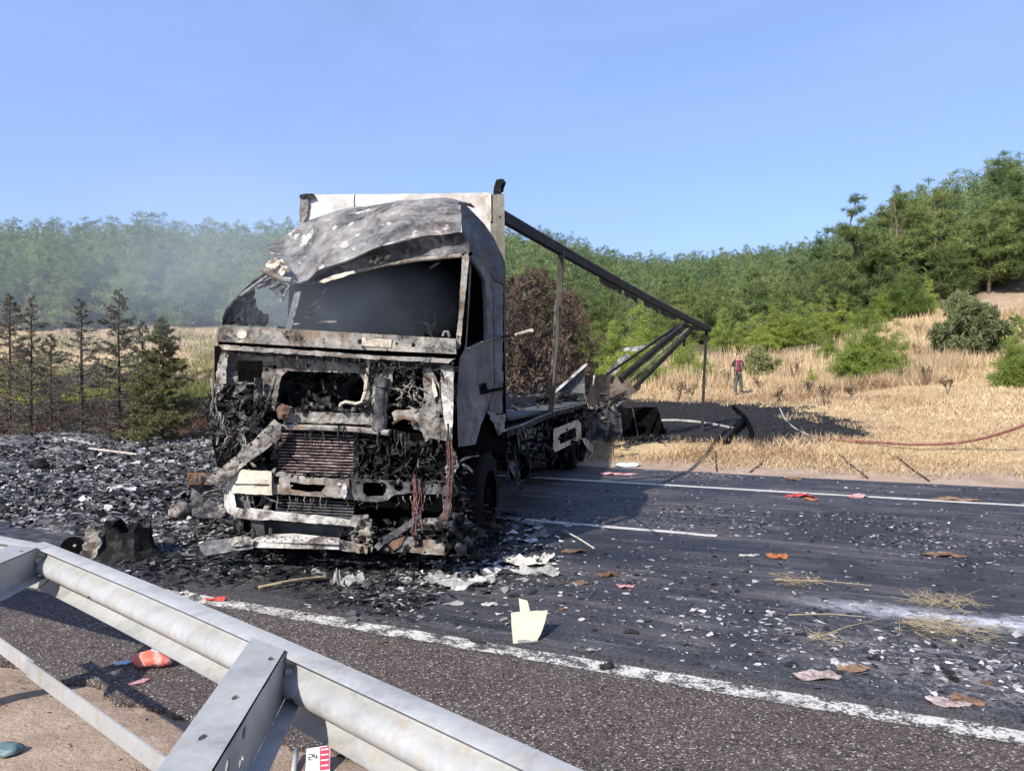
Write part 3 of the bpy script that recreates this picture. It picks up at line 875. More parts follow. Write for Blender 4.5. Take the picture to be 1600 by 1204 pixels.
# ---- young pines and bushes that stand on the verge and in the field: foot row, distance, height, width factor
for (px, d, h, wf, kind, name, lab) in [
        (1337, 33.5, 3.2, 1.05, YOUNG[1], 'young_pine', 'bushy bright green young pine left half of the thicket in the straw field'),
        (1384, 33, 3.1, .95, YOUNG[0], 'young_pine', 'pointed young pine on the right of the thicket in the straw field'),
        (1318, 33, 1.2, .8, YOUNG[2], 'young_pine', 'small pale young pine at the left foot of the thicket'),
        (1405, 31.5, 1.0, .9, YOUNG[2], 'young_pine', 'low sprig of pine at the right foot of the thicket'),
        (1522, 37, 2.7, .80, BUSH[1], 'oak_bush', 'grey green round bush alone in the straw field'),
        (1500, 38, 3.1, .5, BUSH[0], 'oak_bush', 'taller narrow bush touching the round grey green bush'),
        (1600, 28, 2.9, .9, YOUNG[1], 'young_pine', 'bright green young pine cut by the right edge of the photo'),
        (1290, 42, 1.8, 1.1, YOUNG[1], 'young_pine', 'low bright young pine at the top edge of the tall straw'),
        (1365, 44, 2.0, 1.2, YOUNG[2], 'young_pine', 'low bright young pine in the straw directly above the thicket'),
        (1500, 47, 1.3, 1.0, YOUNG[0], 'young_pine', 'small young pine in the upper straw field above the round bush'),
        (1415, 58, 4.6, 1.0, YOUNG[1], 'young_pine', 'bright yellow green young pine in front of the tall dark pines'),
        (1375, 56, 3.0, 1.0, YOUNG[0], 'young_pine', 'low bright young pine left of the yellow green one'),
        (1445, 58, 3.2, .9, YOUNG[2], 'young_pine', 'small young pine at the right foot of the yellow green one'),
        (1345, 54, 2.4, 1.1, YOUNG[1], 'young_pine', 'young pine at the left end of the bright row under the dark pines'),
        (1268, 33, 1.0, .8, YOUNG[0], 'young_pine', 'tiny young pine in the pale straw left of the thicket'),
        (1184, 37, 1.5, .7, BUSH[0], 'oak_bush', 'thin green bush in tall straw right of the standing man'),
        (1080, 36, 2.0, 1.15, YOUNG[1], 'young_pine', 'round green young pine behind the collapsed strut'),
        (1060, 38, 2.0, 1.1, YOUNG[0], 'young_pine', 'young pine half hidden by the collapsed strut'),
        (985, 36, 3.9, 1.1, YOUNG[1], 'young_pine', 'full bright green young pine behind the bent roof sheet'),
        (955, 38, 3.4, 1.1, YOUNG[2], 'young_pine', 'young pine left of the full bright one, behind the deck'),
        (918, 40, 3.4, .9, YOUNG[0], 'young_pine', 'yellow green young pine beside the burnt tree'),
        (1020, 44, 3.6, 1.2, YOUNG[1], 'young_pine', 'young pine under the lower end of the fallen rail'),
        (1135, 49, 3.0, 1.2, YOUNG[2], 'young_pine', 'young pine in the hedge row directly above the standing man'),
        (1175, 49, 2.6, 1.4, YOUNG[1], 'young_pine', 'low wide young pine in the hedge row above the straw'),
        (1215, 50, 3.0, 1.3, YOUNG[0], 'young_pine', 'middle young pine of the hedge row above the straw'),
        (1250, 50, 3.3, 1.2, YOUNG[1], 'young_pine', 'yellowish young pine near the right end of the hedge row'),
        (1290, 51, 3.6, 1.2, YOUNG[2], 'young_pine', 'last young pine at the right end of the hedge row')]:
    x = (px - 800) / FPX * d; z = tz(x, d); h0 = kind[2]
    plant(kind, name, (x, d, z - .08), h / h0 * wf, R_.uniform(0, 6), lab, 'tree' if 'pine' in name else 'bush', None, 'foliage' if 'bush' in name else 'crown', sz=h / h0)

# ---- scorched conifers left of the lorry
def scorched_kind(seed, h, r, nb, twigs, needles, m):
    """a conifer burnt to its boughs: whorls of thin drooping branches with sparse scorched twigs"""
    rs = np.random.RandomState(seed); b = MB(); C, Dd, Ls, Ws = [], [], [], []
    b.add(*tube([(0, 0, -.3), (.02, .01, h * .4), (-.01, .02, h * .75), (.01, 0, h)], .065, 7, .012))
    for i in range(nb):
        t = .07 + .93 * ((i + rs.uniform(0, 1)) / nb) ** .9; a = rs.uniform(0, 2 * PI); L = (r * (1 - t) ** .8 + .08) * rs.uniform(.5, 1.15)
        z0 = h * t; dz = L * (.28 - .45 * (1 - t)); pts = []
        for k in range(5):
            f = k / 4; pts.append(np.array((L * f * math.cos(a + .2 * f), L * f * math.sin(a + .2 * f), z0 + dz * f + .22 * L * f * f)))
        b.add(*tube(pts, .016 * (1 - .6 * t) + .003, 4, .004, False))
        n = int(twigs * (L / r) ** .8) + 3
        for j in range(n):
            f = rs.uniform(.15, 1) ** .7 * 3.999; k = int(f); p = pts[k] + (pts[k + 1] - pts[k]) * (f - k)
            sd = rs.choice((-1, 1)); d = np.array((math.cos(a + sd * rs.uniform(.4, 1.2)), math.sin(a + sd * rs.uniform(.4, 1.2)), rs.uniform(-.5, .25)))
            l = L * rs.uniform(.12, .36); C.append(p); Dd.append(d); Ls.append(l); Ws.append(.016)
            for q in range(needles):
                g = rs.uniform(.1, 1); C.append(p + d * l * g); Dd.append(d * .6 + rs.normal(0, .55, 3)); Ls.append(rs.uniform(.06, .15)); Ws.append(rs.uniform(.014, .03))
    C, Dd = np.array(C), unit(np.array(Dd)); V = blades(C, Dd, np.array(Ls), np.array(Ws), rs=rs)
    tn = np.repeat(rs.uniform(0, 1, len(C)), 3)
    me = bpy.data.meshes.new('scorched_trunk'); me.from_pydata([tuple(p) for p in b.V], [], b.F); me.materials.append(M['bark_burnt'])
    return (mesh_tri('scorched_crown', V, tn, m), me, h)
SC = [scorched_kind(140, 5.0, 1.15, 84, 16, 6, M['scorched']), scorched_kind(141, 5.0, 1.45, 105, 19, 9, M['scorched']), scorched_kind(142, 5.0, 1.7, 150, 28, 30, M['scorched_half'])]
for (px, d, h, k, wf, lab) in [(48, 21.5, 4.9, 0, 1.0, 'bare scorched conifer with a thin pale trunk near the left edge of the photo'),
                               (15, 23, 5.2, 1, 1.0, 'scorched conifer cut by the left edge of the photo'),
                               (128, 23.5, 5.0, 0, 1.2, 'scorched conifer with reddish bare lower boughs, second from the left group'),
                               (186, 21.8, 5.2, 1, 1.0, 'tallest scorched conifer, grey needles on bare forked boughs'),
                               (255, 21, 4.2, 2, 1.05, 'scorched conifer that kept dark blue green needles, nearest the lorry'),
                               (80, 26, 3.9, 1, 1.1, 'scorched conifer in the second row behind the pale trunk'),
                               (222, 26, 4.2, 1, .9, 'thin scorched conifer behind the one with blue green needles')]:
    x = (px - 800) / FPX * d; z = tz(x, d)
    h *= .9
    plant(SC[k], 'scorched_conifer', (x, d, z - .05), h / 5 * wf * .92, R_.uniform(0, 6), lab, 'tree', 'scorched conifers left of the lorry', sz=h / 5)

# ---- dead brown trees behind the lorry
DT = [tree_kind('dead_tree', 170 + k, 5.2, (2.3, 2.0)[k], 300, 30, .30, M['dead_leaf'], M['bark_burnt'], 200, 'dome', .12, 0, .9, .085, .05, (.2, .4)) for k in range(2)]
for (px, d, h, k, wf, lab) in [(838, 27, 5.2, 0, .74, 'scorched brown broadleaf tree with dark forked trunk just right of the cab'),
                               (890, 30, 4.4, 1, .66, 'scorched brown broadleaf tree behind the upright deck post'),
                               (800, 30, 5.0, 1, .9, 'scorched brown tree mostly hidden by the cab')]:
    x = (px - 800) / FPX * d; z = tz(x, d)
    plant(DT[k], 'dead_tree', (x, d, z - .1), h / 5.2 * wf, R_.uniform(0, 6), lab, 'tree', 'scorched broadleaf trees behind the lorry', sz=h / 5.2)

# ---- straw: blades on the verge and in the field
rs = np.random.RandomState(8)
def straw_field(n, pxr, dr, hr, dens, seed, wid=1.0, lean=.35, power=1.0):
    rs = np.random.RandomState(seed)
    px = rs.uniform(*pxr, n); u = rs.uniform(0, 1, n)
    d = dr[0] * (dr[1] / dr[0]) ** (u ** power)
    x = (px - 800) / FPX * d
    keep = dens(x, d, px) > rs.uniform(0, 1, n)
    x, d = x[keep], d[keep]; n = len(x)
    z = terrain(x, d) - .02
    h = rs.uniform(*hr, n) * (.55 + .85 * np.clip(vnoise(x, d, .8, 77) + .3, 0, 1))
    # blades stand in tufts
    dirs = unit(np.stack([rs.normal(0, lean, n), rs.normal(0, lean, n), np.ones(n)], 1))
    W = (.010 + .0006 * d) * wid * rs.uniform(.7, 1.4, n)
    return blades(np.stack([x, d, z], 1), dirs, h, W, rs=rs), rs.uniform(0, 1, n), np.clip(.5 + .55 * vnoise(x, d, .45, 31) + .35 * vnoise(x, d, 1.7, 32) + rs.normal(0, .15, n), 0, 1)
def dens_field(x, y, px):
    s = s_of(x, y)
    lim = np.interp(px, [0, 300, 700, 900, 1100, 1290, 1380, 1500, 1700], [72, 72, 70, 48, 47, 49, 55, 60, 62])
    return sm(15.5, 16.8, s + .5 * vnoise(x, y, 2.2, 19)) * (1 - np.clip(burn_mask(x, y) * 1.25, 0, 1)) * sm(0, 4, lim - y) * (.18 + .82 * sm(-.3, .1, vnoise(x, y, .7, 41) + .5 * vnoise(x, y, 2.3, 42)))
parts = [straw_field(80000, (880, 1750), (12.5, 26), (.08, .24), dens_field, 1, 1.2, .9),
         straw_field(42000, (900, 1750), (24, 34), (.12, .36), dens_field, 2, 1.2, .6),
         straw_field(52000, (940, 1750), (33, 60), (.35, .95), dens_field, 3, 1.1, .22),
         straw_field(40000, (-80, 480), (33, 74), (.25, .7), dens_field, 4, 1.3, .3),
         straw_field(16000, (1180, 1500), (30, 36), (.3, .75), dens_field, 5, 1.0, .3)]
V = np.concatenate([p[0] for p in parts]); to = np.repeat(np.concatenate([p[1] for p in parts]), 3); ti = np.repeat(np.concatenate([p[2] for p in parts]), 3)
so = bpy.data.objects.new('dry_grass', mesh_tri('dry_grass', V, to, M['straw'], ti)); col.objects.link(so)
tag(so, 'dry straw-coloured grass on the verge and field', 'grass', None, 'stuff')
# greener weeds in the clearing at the left
M['weed'] = leaf_mat('green weeds', (.13, .14, .03), (.3, .29, .07), .35, attr='tint')
def dens_weed(x, y, px): return (np.abs(vnoise(x, y, .5, 51)) > .12) * sm(36, 39, y) * sm(72, 62, y) * 1.0
p = straw_field(22000, (-60, 470), (36, 72), (.3, .8), dens_weed, 6, 1.6, .3)
wo_ = bpy.data.objects.new('green_weeds', mesh_tri('green_weeds', p[0], np.repeat(p[1], 3), M['weed'], np.repeat(p[2], 3))); col.objects.link(wo_)
tag(wo_, 'yellow green weeds in the clearing behind the scorched conifers', 'weeds', None, 'stuff')
# scorched low scrub at the left verge
M['scrub'] = leaf_mat('scorched red brown scrub', (.028, .014, .01), (.15, .07, .045), .2, attr='tint')
def dens_scrub(x, y, px): return burn_mask(x, y) * (r_of(x, y) < -9) * (vnoise(x, y, .9, 61) > -.2)
p = straw_field(26000, (-80, 400), (18.5, 33), (.12, .45), dens_scrub, 7, 1.3, .7)
so2 = bpy.data.objects.new('scorched_scrub', mesh_tri('scorched_scrub', p[0], np.repeat(p[1], 3), M['scrub'], np.repeat(p[2], 3))); col.objects.link(so2)
tag(so2, 'scorched red brown scrub under the burnt conifers', 'scrub', None, 'stuff')

M['stubble'] = leaf_mat('charred stubble', (.006, .006, .006), (.06, .054, .05), .05, attr='tint')
def dens_stub(x, y, px): return burn_mask(x, y) * (r_of(x, y) > -13) * (vnoise(x, y, 1.4, 63) > -.35)
p = straw_field(26000, (880, 1420), (15.5, 31), (.015, .06), dens_stub, 9, 1.2, .9)
so3 = bpy.data.objects.new('charred_stubble', mesh_tri('charred_stubble', p[0], np.repeat(p[1], 3), M['stubble'], np.repeat(p[2], 3))); col.objects.link(so3)
tag(so3, 'charred grass stubble on the burnt patch', 'grass', None, 'stuff')
def dens_rem(x, y, px): return (burn_mask(x, y) > .2) * (burn_mask(x, y) < .97) * .8
p = straw_field(30000, (900, 1420), (15, 32), (.08, .28), dens_rem, 10, 1.0, .6)
so4 = bpy.data.objects.new('dry_grass', mesh_tri('singed_grass', p[0], np.repeat(p[1], 3), M['straw'], np.repeat(p[2], 3))); col.objects.link(so4)
tag(so4, 'singed straw at the ragged edge of the burnt patch', 'grass', None, 'stuff')

# dry weed stalks that can be told apart in front of the straw
def weed_stalk(px, d, h, seed, lab):
    rs = random.Random(seed); x = (px - 800) / FPX * d; z = tz(x, d); b = MB()
    for k in range(11):
        a = rs.uniform(0, 6.28); l = h * rs.uniform(.6, 1)
        e = (x + .35 * l * math.cos(a), d + .35 * l * math.sin(a), z + l)
        b.add(*tube([(x, d, z - .03), ((x + e[0]) / 2 + .03, (d + e[1]) / 2, z + l * .55), e], .006, 4, .003))
        for j in range(4):
            t_ = rs.uniform(.5, 1); q = Vector((x, d, z)).lerp(Vector(e), t_)
            b.add(*tube([q, q + Vector((rs.uniform(-.15, .15), rs.uniform(-.15, .15), rs.uniform(.02, .18)))], .006, 4, .012))
    return tag(b.build('dry_weed', M['dead_leaf'], None, False, (x, d, z)), lab, 'weed', 'dry weeds by the burnt patch')
for k, (px, d, h, lab) in enumerate([(1135, 34, 1.0, 'dry brown weed at the edge of tall straw left of the person'), (1240, 35, 1.1, 'brown dry weed amid tall straw left of the thicket'), (1262, 29, .7, 'low dry weed in the mown straw below the thicket'),
                                   (1440, 34, 1.2, 'dry weed stalk right of the thicket in the field'), (1448, 30, .8, 'low dry weed below the gap between thicket and round bush'), (1330, 26, .5, 'small dry weed above the hose'), (1480, 27, .6, 'small dry weed above the reddish hose at the right'),
                                   (1560, 31, .9, 'dry weed under the round bush'), (1585, 45, 1.2, 'tall dry stalk on the upper field at the right'), (1435, 48, 1.2, 'tall dry stalk below the tall dark pines')]):
    weed_stalk(px, d, h, 30 + k, lab)
weed_stalk(1058, 27.5, .9, 1, 'brown dry weed at the far edge of the burnt patch left of the upright post')
weed_stalk(1078, 27.8, .7, 2, 'low brown dry weed beside the foot of the upright post')
weed_stalk(1187, 31, .8, 3, 'dry weed just right of the standing man')
weed_stalk(1215, 27, .6, 4, 'brown dry weed where the hose leaves the burnt patch')
weed_stalk(1288, 24.5, .7, 5, 'brown dry weed at the right end of the burnt patch')
# ================================================================== the burnt lorry
lorry = empty('burnt_lorry', tuple(tw(0, 0, 0)), 'burnt-out lorry with a collapsed cab roof and bare deck standing across the road', 'lorry')
def part(b, name, m, parent=lorry, smooth=False, kind=None, label=None, sharp=None):
    o = b.build(name, M[m] if isinstance(m, str) else m, parent, smooth, None, sharp)
    if kind: o['kind'] = kind
    if label: o['label'] = label
    return o
def P1(name, m, poly, v, th=.03, label=None, parent=lorry, **kw):
    b = MB(); b.add(*plate(poly, TF(v) if not callable(v) else v, th, **kw)); return part(b, name, m, parent, label=label)
def T1(name, m, pts, r, parent=lorry, n=7, r2=None):
    b = MB(); b.add(*tube(pts, r, n, r2)); return part(b, name, m, parent, True, sharp=50)
def tfl(pts, v): return [tf(x, y, v) for x, y in pts]
def tul(pts, u): return [tu(x, y, u) for x, y in pts]

# --- front: sill beam under the windscreen
sill = P1('windscreen_sill', 'ash_metal', [(341, 508), (420, 512), (560, 520), (712, 529), (713, 553), (560, 546), (420, 538), (339, 533)], .03, .11, sp=9, amp=.012,
   holes=[circ(400, 524, 2.2), circ(449, 526.5, 3.2), circ(471, 529, 3.4), [(559, 530), (566, 530), (566, 537), (559, 537)], circ(563 + 57, 537, 2.2), circ(646, 539, 3.4), circ(378, 521, 1.6), circ(678, 541, 1.5)], label='pale ash-grey sill beam with punched holes')
b = MB(); b.add(*plate([(566, 527), (612, 530), (611, 543), (565, 540)], TF(.018), .012, sp=20)); part(b, 'sill_patch', 'cream_metal', sill)
b = MB(); b.add(*plate(circ(378, 522, 8, 7, 14), TF(.02), .01, sp=20)); part(b, 'sill_patch', 'cream_metal', sill)
P1('sill_lip', 'ash_metal', [(341, 538), (450, 545), (600, 556), (712, 560), (700, 567), (580, 561), (440, 552), (347, 546)], -.02, .09, sp=9, amp=.015, jag=.8)
b = MB(); b.add(*plate([(340, 533), (713, 553), (712, 561), (341, 540)], TF(.10), .05, sp=14)); part(b, 'sill_gap', 'soot')

# --- front panel (scuttle and lamp carriers) with its openings
P1('scuttle_panel', 'visor_metal', [(352, 545), (470, 552), (600, 560), (690, 566), (690, 578), (600, 574), (470, 566), (352, 562)], .20, .03, sp=9, amp=.03, jag=1)
P1('front_panel', 'ash_metal', [(349, 547), (372, 552), (410, 556), (432, 556), (470, 560), (562, 567), (574, 562), (577, 600), (584, 640), (583, 668), (571, 668), (569, 640), (570, 600), (562, 583), (450, 579), (440, 588), (436, 604), (430, 640), (424, 645), (412, 618), (404, 600), (372, 600), (352, 604), (340, 592)], .15, .04,
   sp=7, amp=.02, jag=.7, holes=[[(370, 564), (382, 563), (410, 563), (411, 574), (408, 594), (398, 598), (372, 596)], circ(417, 577, 2.4), circ(430, 573, 3.2)], label='grey front panel round the empty grille opening')
P1('lamp_carrier', 'ash_metal', [(578, 560), (600, 566), (614, 572), (614, 582), (611, 610), (601, 628), (594, 640), (583, 640), (580, 600)], .13, .05, sp=7, amp=.025, jag=.8, holes=[circ(593, 581, 3.2)])
lamp = P1('lamp_panel', 'ash_metal', [(661, 575), (672, 574), (678, 584), (686, 600), (690, 640), (704, 645), (702, 690), (684, 686), (674, 684), (664, 690), (660, 676), (655, 672), (646, 670), (640, 656), (632, 654), (622, 658), (616, 662), (612, 645), (614, 641), (658, 638), (662, 620)], .10, .04, sp=6, amp=.03, jag=1.0,
   holes=[circ(689, 650, 3.2), circ(663, 628, 2), [(678, 604), (684, 603), (687, 620), (680, 622)]], label='scorched lamp panel with a half-round cut-out')
b = MB(); b.add(*tube([tf(614, 662, .07), tf(622, 656, .07), tf(632, 652, .07), tf(643, 655, .07), tf(650, 662, .07)], .018)); part(b, 'lamp_rim', 'rust', lamp, True)
b = MB(); b.add(*plate([(675, 590), (680, 600), (684, 618), (679, 621), (675, 606)], TF(.05), .04, sp=6)); part(b, 'lamp_bracket', 'cream_metal', lamp)
P1('corner_panel', 'white_metal', [(688, 568), (709, 572), (708, 640), (706, 690), (700, 690), (692, 640), (688, 600)], .06, .05, sp=8, amp=.01, jag=.6, label='pale corner strip beside the lamp panel')
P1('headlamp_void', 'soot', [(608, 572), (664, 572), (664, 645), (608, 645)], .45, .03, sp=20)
P1('left_corner_panel', 'ash_metal', [(344, 548), (356, 548), (352, 600), (343, 620), (334, 650), (328, 640), (336, 598)], .05, .05, sp=7, amp=.04, jag=1.2)
P1('left_lamp_arch', 'char', [(348, 640), (360, 624), (374, 617), (392, 618), (402, 626), (404, 650), (398, 660), (392, 644), (378, 634), (364, 640), (356, 662), (350, 668)], .08, .05, sp=6, amp=.03, jag=1)

# firewall and engine behind
P1('firewall', 'soot', [(335, 540), (716, 556), (716, 700), (335, 700)], 1.0, .04, sp=40)
b = MB()
for (u0, u1, v0, v1, w0, w1) in ((-.75, .15, .5, 1.9, .55, 1.15), (-.5, .05, .42, .6, .8, 1.5), (.2, .75, .5, 1.2, .5, 1.05), (-1.0, -.8, .4, .9, .8, 1.5), (.45, .6, .35, .7, 1.0, 1.6)):
    b.add(*tbox(u0, u1, v0, v1, w0, w1))
part(b, 'engine_block', 'soot')
for k, (px, py, r, v) in enumerate([(475, 622, .09, .5), (510, 630, .07, .45), (540, 618, .1, .6), (455, 606, .06, .6), (600, 720, .08, .3), (640, 712, .1, .35), (672, 725, .07, .3), (585, 700, .06, .25)]):
    c = tf(px, py, v); b = MB(); b.add(*tube([c + np.array((-.08, .02, -.02)), c + np.array((.08, -.02, .02))], r, 10)); part(b, 'engine_fitting', 'char_dark')

# --- pipes and struts on the front
T1('pipe', 'cream_metal', tfl([(577, 560), (574, 585), (571, 612), (566, 628), (556, 631), (540, 628), (533, 631), (530, 640)], .08), .02)
T1('stay', 'ash_metal', tfl([(430, 588), (424, 612), (412, 645), (400, 668)], .04), .018)
b = MB(); b.add(*tube(tfl([(596, 600), (593, 650)], .05), .055, 10)); b.add(*tube(tfl([(594, 648), (592, 672)], .05), .075, 10)); b.add(*tube(tfl([(598, 590), (596, 604)], .05), .07, 10)); b.add(*tube(tfl([(604, 604), (600, 650)], .06), .025, 6))
part(b, 'damper_strut', 'visor_metal', smooth=True, sharp=40)
b = MB(); b.add(*tube(tfl([(404, 590), (403, 640), (404, 664)], .05), .04, 8)); b.add(*tube(tfl([(398, 650), (404, 676)], .03), .07, 9)); b.add(*tube(tfl([(380, 675), (402, 660)], .06), .06, 8))
part(b, 'damper_strut', 'char', smooth=True, sharp=40)
cm = P1('cross_member', 'ash_metal', [(440, 648), (452, 634), (470, 642), (560, 645), (572, 640), (590, 650), (588, 663), (470, 660), (442, 660)], .04, .1, sp=7, amp=.04, jag=1.2)
T1('cross_tube', 'ash_metal', tfl([(440, 667), (500, 668), (560, 671), (608, 676)], .02), .03)
b = MB()
for k in range(26):
    rr = random.Random(k); x = rr.uniform(445, 575); y = rr.uniform(632, 645)
    c = tf(x, y, rr.uniform(-.0, .1)); b.add(*wbox(c, rr.uniform(.03, .09), .05, rr.uniform(.02, .05), rr.uniform(0, 3)))
part(b, 'ash_crust', 'char', kind='stuff')

# --- radiator with slats
P1('radiator_core', 'soot', [(430, 668), (562, 676), (562, 748), (430, 742)], .22, .06, sp=30)
sl0 = None
for k in range(14):
    y = 677 + k * 4.75
    b = MB(); p, q = tf(434 + (k < 3) * 8, y, .14), tf(556, y + 4.2, .14)
    b.add(*bar(p, q, .05, .013))
    part(b, 'radiator_slat', 'pink_slat')
b = MB(); b.add(*bar(tf(557, 672, .13), tf(557, 748, .13), .05, .05, (1, 0, 0))); b.add(*bar(tf(432, 690, .13), tf(432, 742, .13), .05, .05, (1, 0, 0))); part(b, 'radiator_frame', 'char')

# --- bumper
P1('bumper_corner', 'cream_metal', [(352, 770), (356, 752), (366, 738), (380, 733), (424, 736), (425, 773), (400, 772), (372, 770)], lambda x, y, d: tf(x, y, -.12 + d + .0022 * max(0, 372 - x) ** 1.3), .05, sp=7, amp=.012, jag=.6, label='cream bumper corner, paint still pale')
b = MB(); b.add(*tube([tf(366, 756, -.125), tf(420, 757, -.125)], .006, 5)); part(b, 'bumper_seam', 'char')
P1('bumper_beam', 'ash_metal', [(424, 740), (440, 736), (458, 742), (500, 746), (545, 748), (545, 778), (470, 774), (424, 771)], -.06, .07, sp=7, amp=.015, jag=.9, holes=[[(452, 752), (475, 756), (510, 757), (502, 768), (480, 768), (455, 764)], [(428, 744), (436, 745), (436, 756), (428, 756)]])
P1('bumper_beam', 'visor_metal', [(522, 747), (560, 746), (640, 753), (704, 756), (709, 770), (668, 772), (640, 770), (616, 772), (606, 781), (590, 784), (545, 780), (524, 778)], -.03, .07, sp=7, amp=.012, jag=.7, holes=[[(567, 756), (572, 753), (600, 754), (604, 758), (603, 768), (598, 774), (574, 775), (567, 769)], circ(623, 761, 7.5, 6), [(641, 756), (648, 757), (648, 768), (641, 767)]], label='dark bumper beam with oval holes')
P1('bumper_torn_flap', 'white_metal', [(526, 754), (540, 756), (543, 768), (538, 780), (533, 771), (531, 762)], -.09, .02, sp=4, amp=.04, jag=1)
P1('lower_bumper_side', 'white_metal', [(350, 768), (358, 764), (366, 774), (369, 792), (388, 797), (388, 808), (368, 807), (356, 800), (350, 790)], lambda x, y, d: tf(x, y, -.15 + d + .0022 * max(0, 372 - x) ** 1.3), .05, sp=6, amp=.015, jag=.7)
P1('lower_bumper', 'white_metal', [(372, 797), (392, 793), (430, 798), (500, 805), (548, 811), (560, 812), (556, 822), (500, 818), (430, 812), (390, 812), (370, 808)], -.16, .1, sp=7, amp=.012, jag=.6, label='bright white lower bumper bar')
P1('bumper_patch', 'door_metal', [(368, 774), (390, 775), (392, 794), (370, 794)], -.04, .03, sp=8, amp=.01)
P1('bumper_torn_end', 'ash_metal', [(548, 806), (574, 803), (580, 812), (578, 828), (582, 846), (574, 838), (562, 836), (556, 826), (546, 818)], -.15, .04, sp=5, amp=.06, jag=1.5)
P1('lower_grille_core', 'soot', [(390, 774), (562, 780), (562, 812), (390, 800)], .12, .05, sp=30)
for k in range(6):
    b = MB(); b.add(*bar(tf(432, 779 + k * 4.6, .06), tf(554, 785 + k * 4.6, .06), .04, .012)); part(b, 'grille_slat', 'side_dark')
P1('step_recess', 'side_dark', [(392, 812), (552, 822), (552, 838), (430, 836), (392, 838)], .05, .04, sp=18, amp=.01)
st = [(414 + k * 13 + (j % 2) * 6, 837.5 + j * 3.6 + k * .55) for k in range(9) for j in range(3)]
P1('step_plate', 'white_metal', [(397, 840), (420, 834), (460, 833), (531, 840), (530, 850), (396, 846)], lambda x, y, d: tf(x, y, -.2 + d + (846 - y) * .011), .02, sp=8, holes=[circ(x, y, 1.5, .9, 6) for x, y in st if y < 846], label='white perforated step plate')
P1('step_edge', 'white_metal', [(395, 846), (530, 850), (530, 858), (395, 855)], -.2, .03, sp=14)
P1('lower_valance', 'door_metal', [(310, 849), (330, 843), (362, 840), (398, 845), (396, 856), (356, 862), (322, 868), (315, 862)], -.22, .04, sp=8, amp=.03, jag=.8)
P1('valance_crust', 'white_metal', [(352, 845), (368, 838), (384, 837), (398, 842), (394, 850), (372, 852), (360, 853)], -.25, .03, sp=5, amp=.05, jag=1.2)
P1('valance_end', 'ash_metal', [(530, 842), (548, 846), (574, 852), (573, 864), (560, 864), (530, 858)], -.18, .06, sp=6, amp=.04, jag=1)
P1('tow_bracket', 'visor_metal', [(392, 812), (412, 813), (414, 840), (394, 840)], -.1, .05, sp=9, amp=.02)
P1('hanging_bracket', 'side_dark', [(584, 853), (600, 838), (640, 812), (656, 801), (659, 806), (640, 825), (600, 850), (590, 860)], -.12, .03, sp=6, amp=.02, jag=.7)
P1('corner_plate', 'rust', [(602, 846), (620, 842), (634, 836), (626, 852), (616, 860)], -.1, .02, sp=6, amp=.02)
P1('corner_plate', 'door_metal', [(618, 862), (634, 838), (650, 838), (660, 862)], -.08, .02, sp=7, amp=.02)
P1('corner_plate', 'ash_metal', [(640, 862), (650, 844), (672, 842), (690, 844), (695, 852), (694, 866), (668, 866)], -.1, .03, sp=6, amp=.02, jag=.6)
P1('corner_bracket', 'visor_metal', [(690, 770), (704, 772), (706, 800), (700, 812), (690, 818), (664, 816), (660, 810), (686, 808), (693, 796)], -.02, .05, sp=6, amp=.03, jag=.8)
P1('corner_crust', 'ash_metal', [(660, 810), (680, 808), (690, 818), (678, 832), (668, 826), (655, 824)], -.06, .03, sp=4, amp=.07, jag=1.5)

# --- bent perforated bracket that hangs across the left front
hol = [(432 - t * 102 + 1, 662 + t * 84, 2.2) for t in np.linspace(.06, .94, 9)]
P1('bent_bracket', 'ash_metal', [(322, 750), (360, 718), (400, 683), (428, 655), (440, 662), (438, 684), (410, 706), (380, 728), (343, 761)], lambda x, y, d: tf(x, y, -.2 + d + .004 * (x - 320) * .3), .02, sp=7, amp=.025, jag=.7, holes=[circ(x - 1, y - 1, r, r * .8, 6) for x, y, r in hol] + [circ(375, 722, 2, 2), circ(346, 752, 3, 2)], label='bent perforated bracket hanging diagonally')
P1('bracket_root', 'rust', [(430, 640), (440, 630), (452, 634), (450, 650), (436, 656)], -.1, .06, sp=5, amp=.05, jag=1)

# --- rusty box and wheel at the left corner
b = MB(); b.add(*plate([(292, 738), (330, 738), (330, 757), (294, 757)], TF(.35), .5, sp=8, amp=.02, holes=[[(306, 742), (310, 742), (310, 752), (306, 752)], [(314, 742), (322, 743), (322, 752), (314, 752)]])); part(b, 'rusty_box', 'rust')
P1('mudguard_panel', 'visor_metal', [(296, 757), (330, 757), (345, 790), (345, 808), (300, 806)], .5, .06, sp=8, amp=.05, jag=.8)

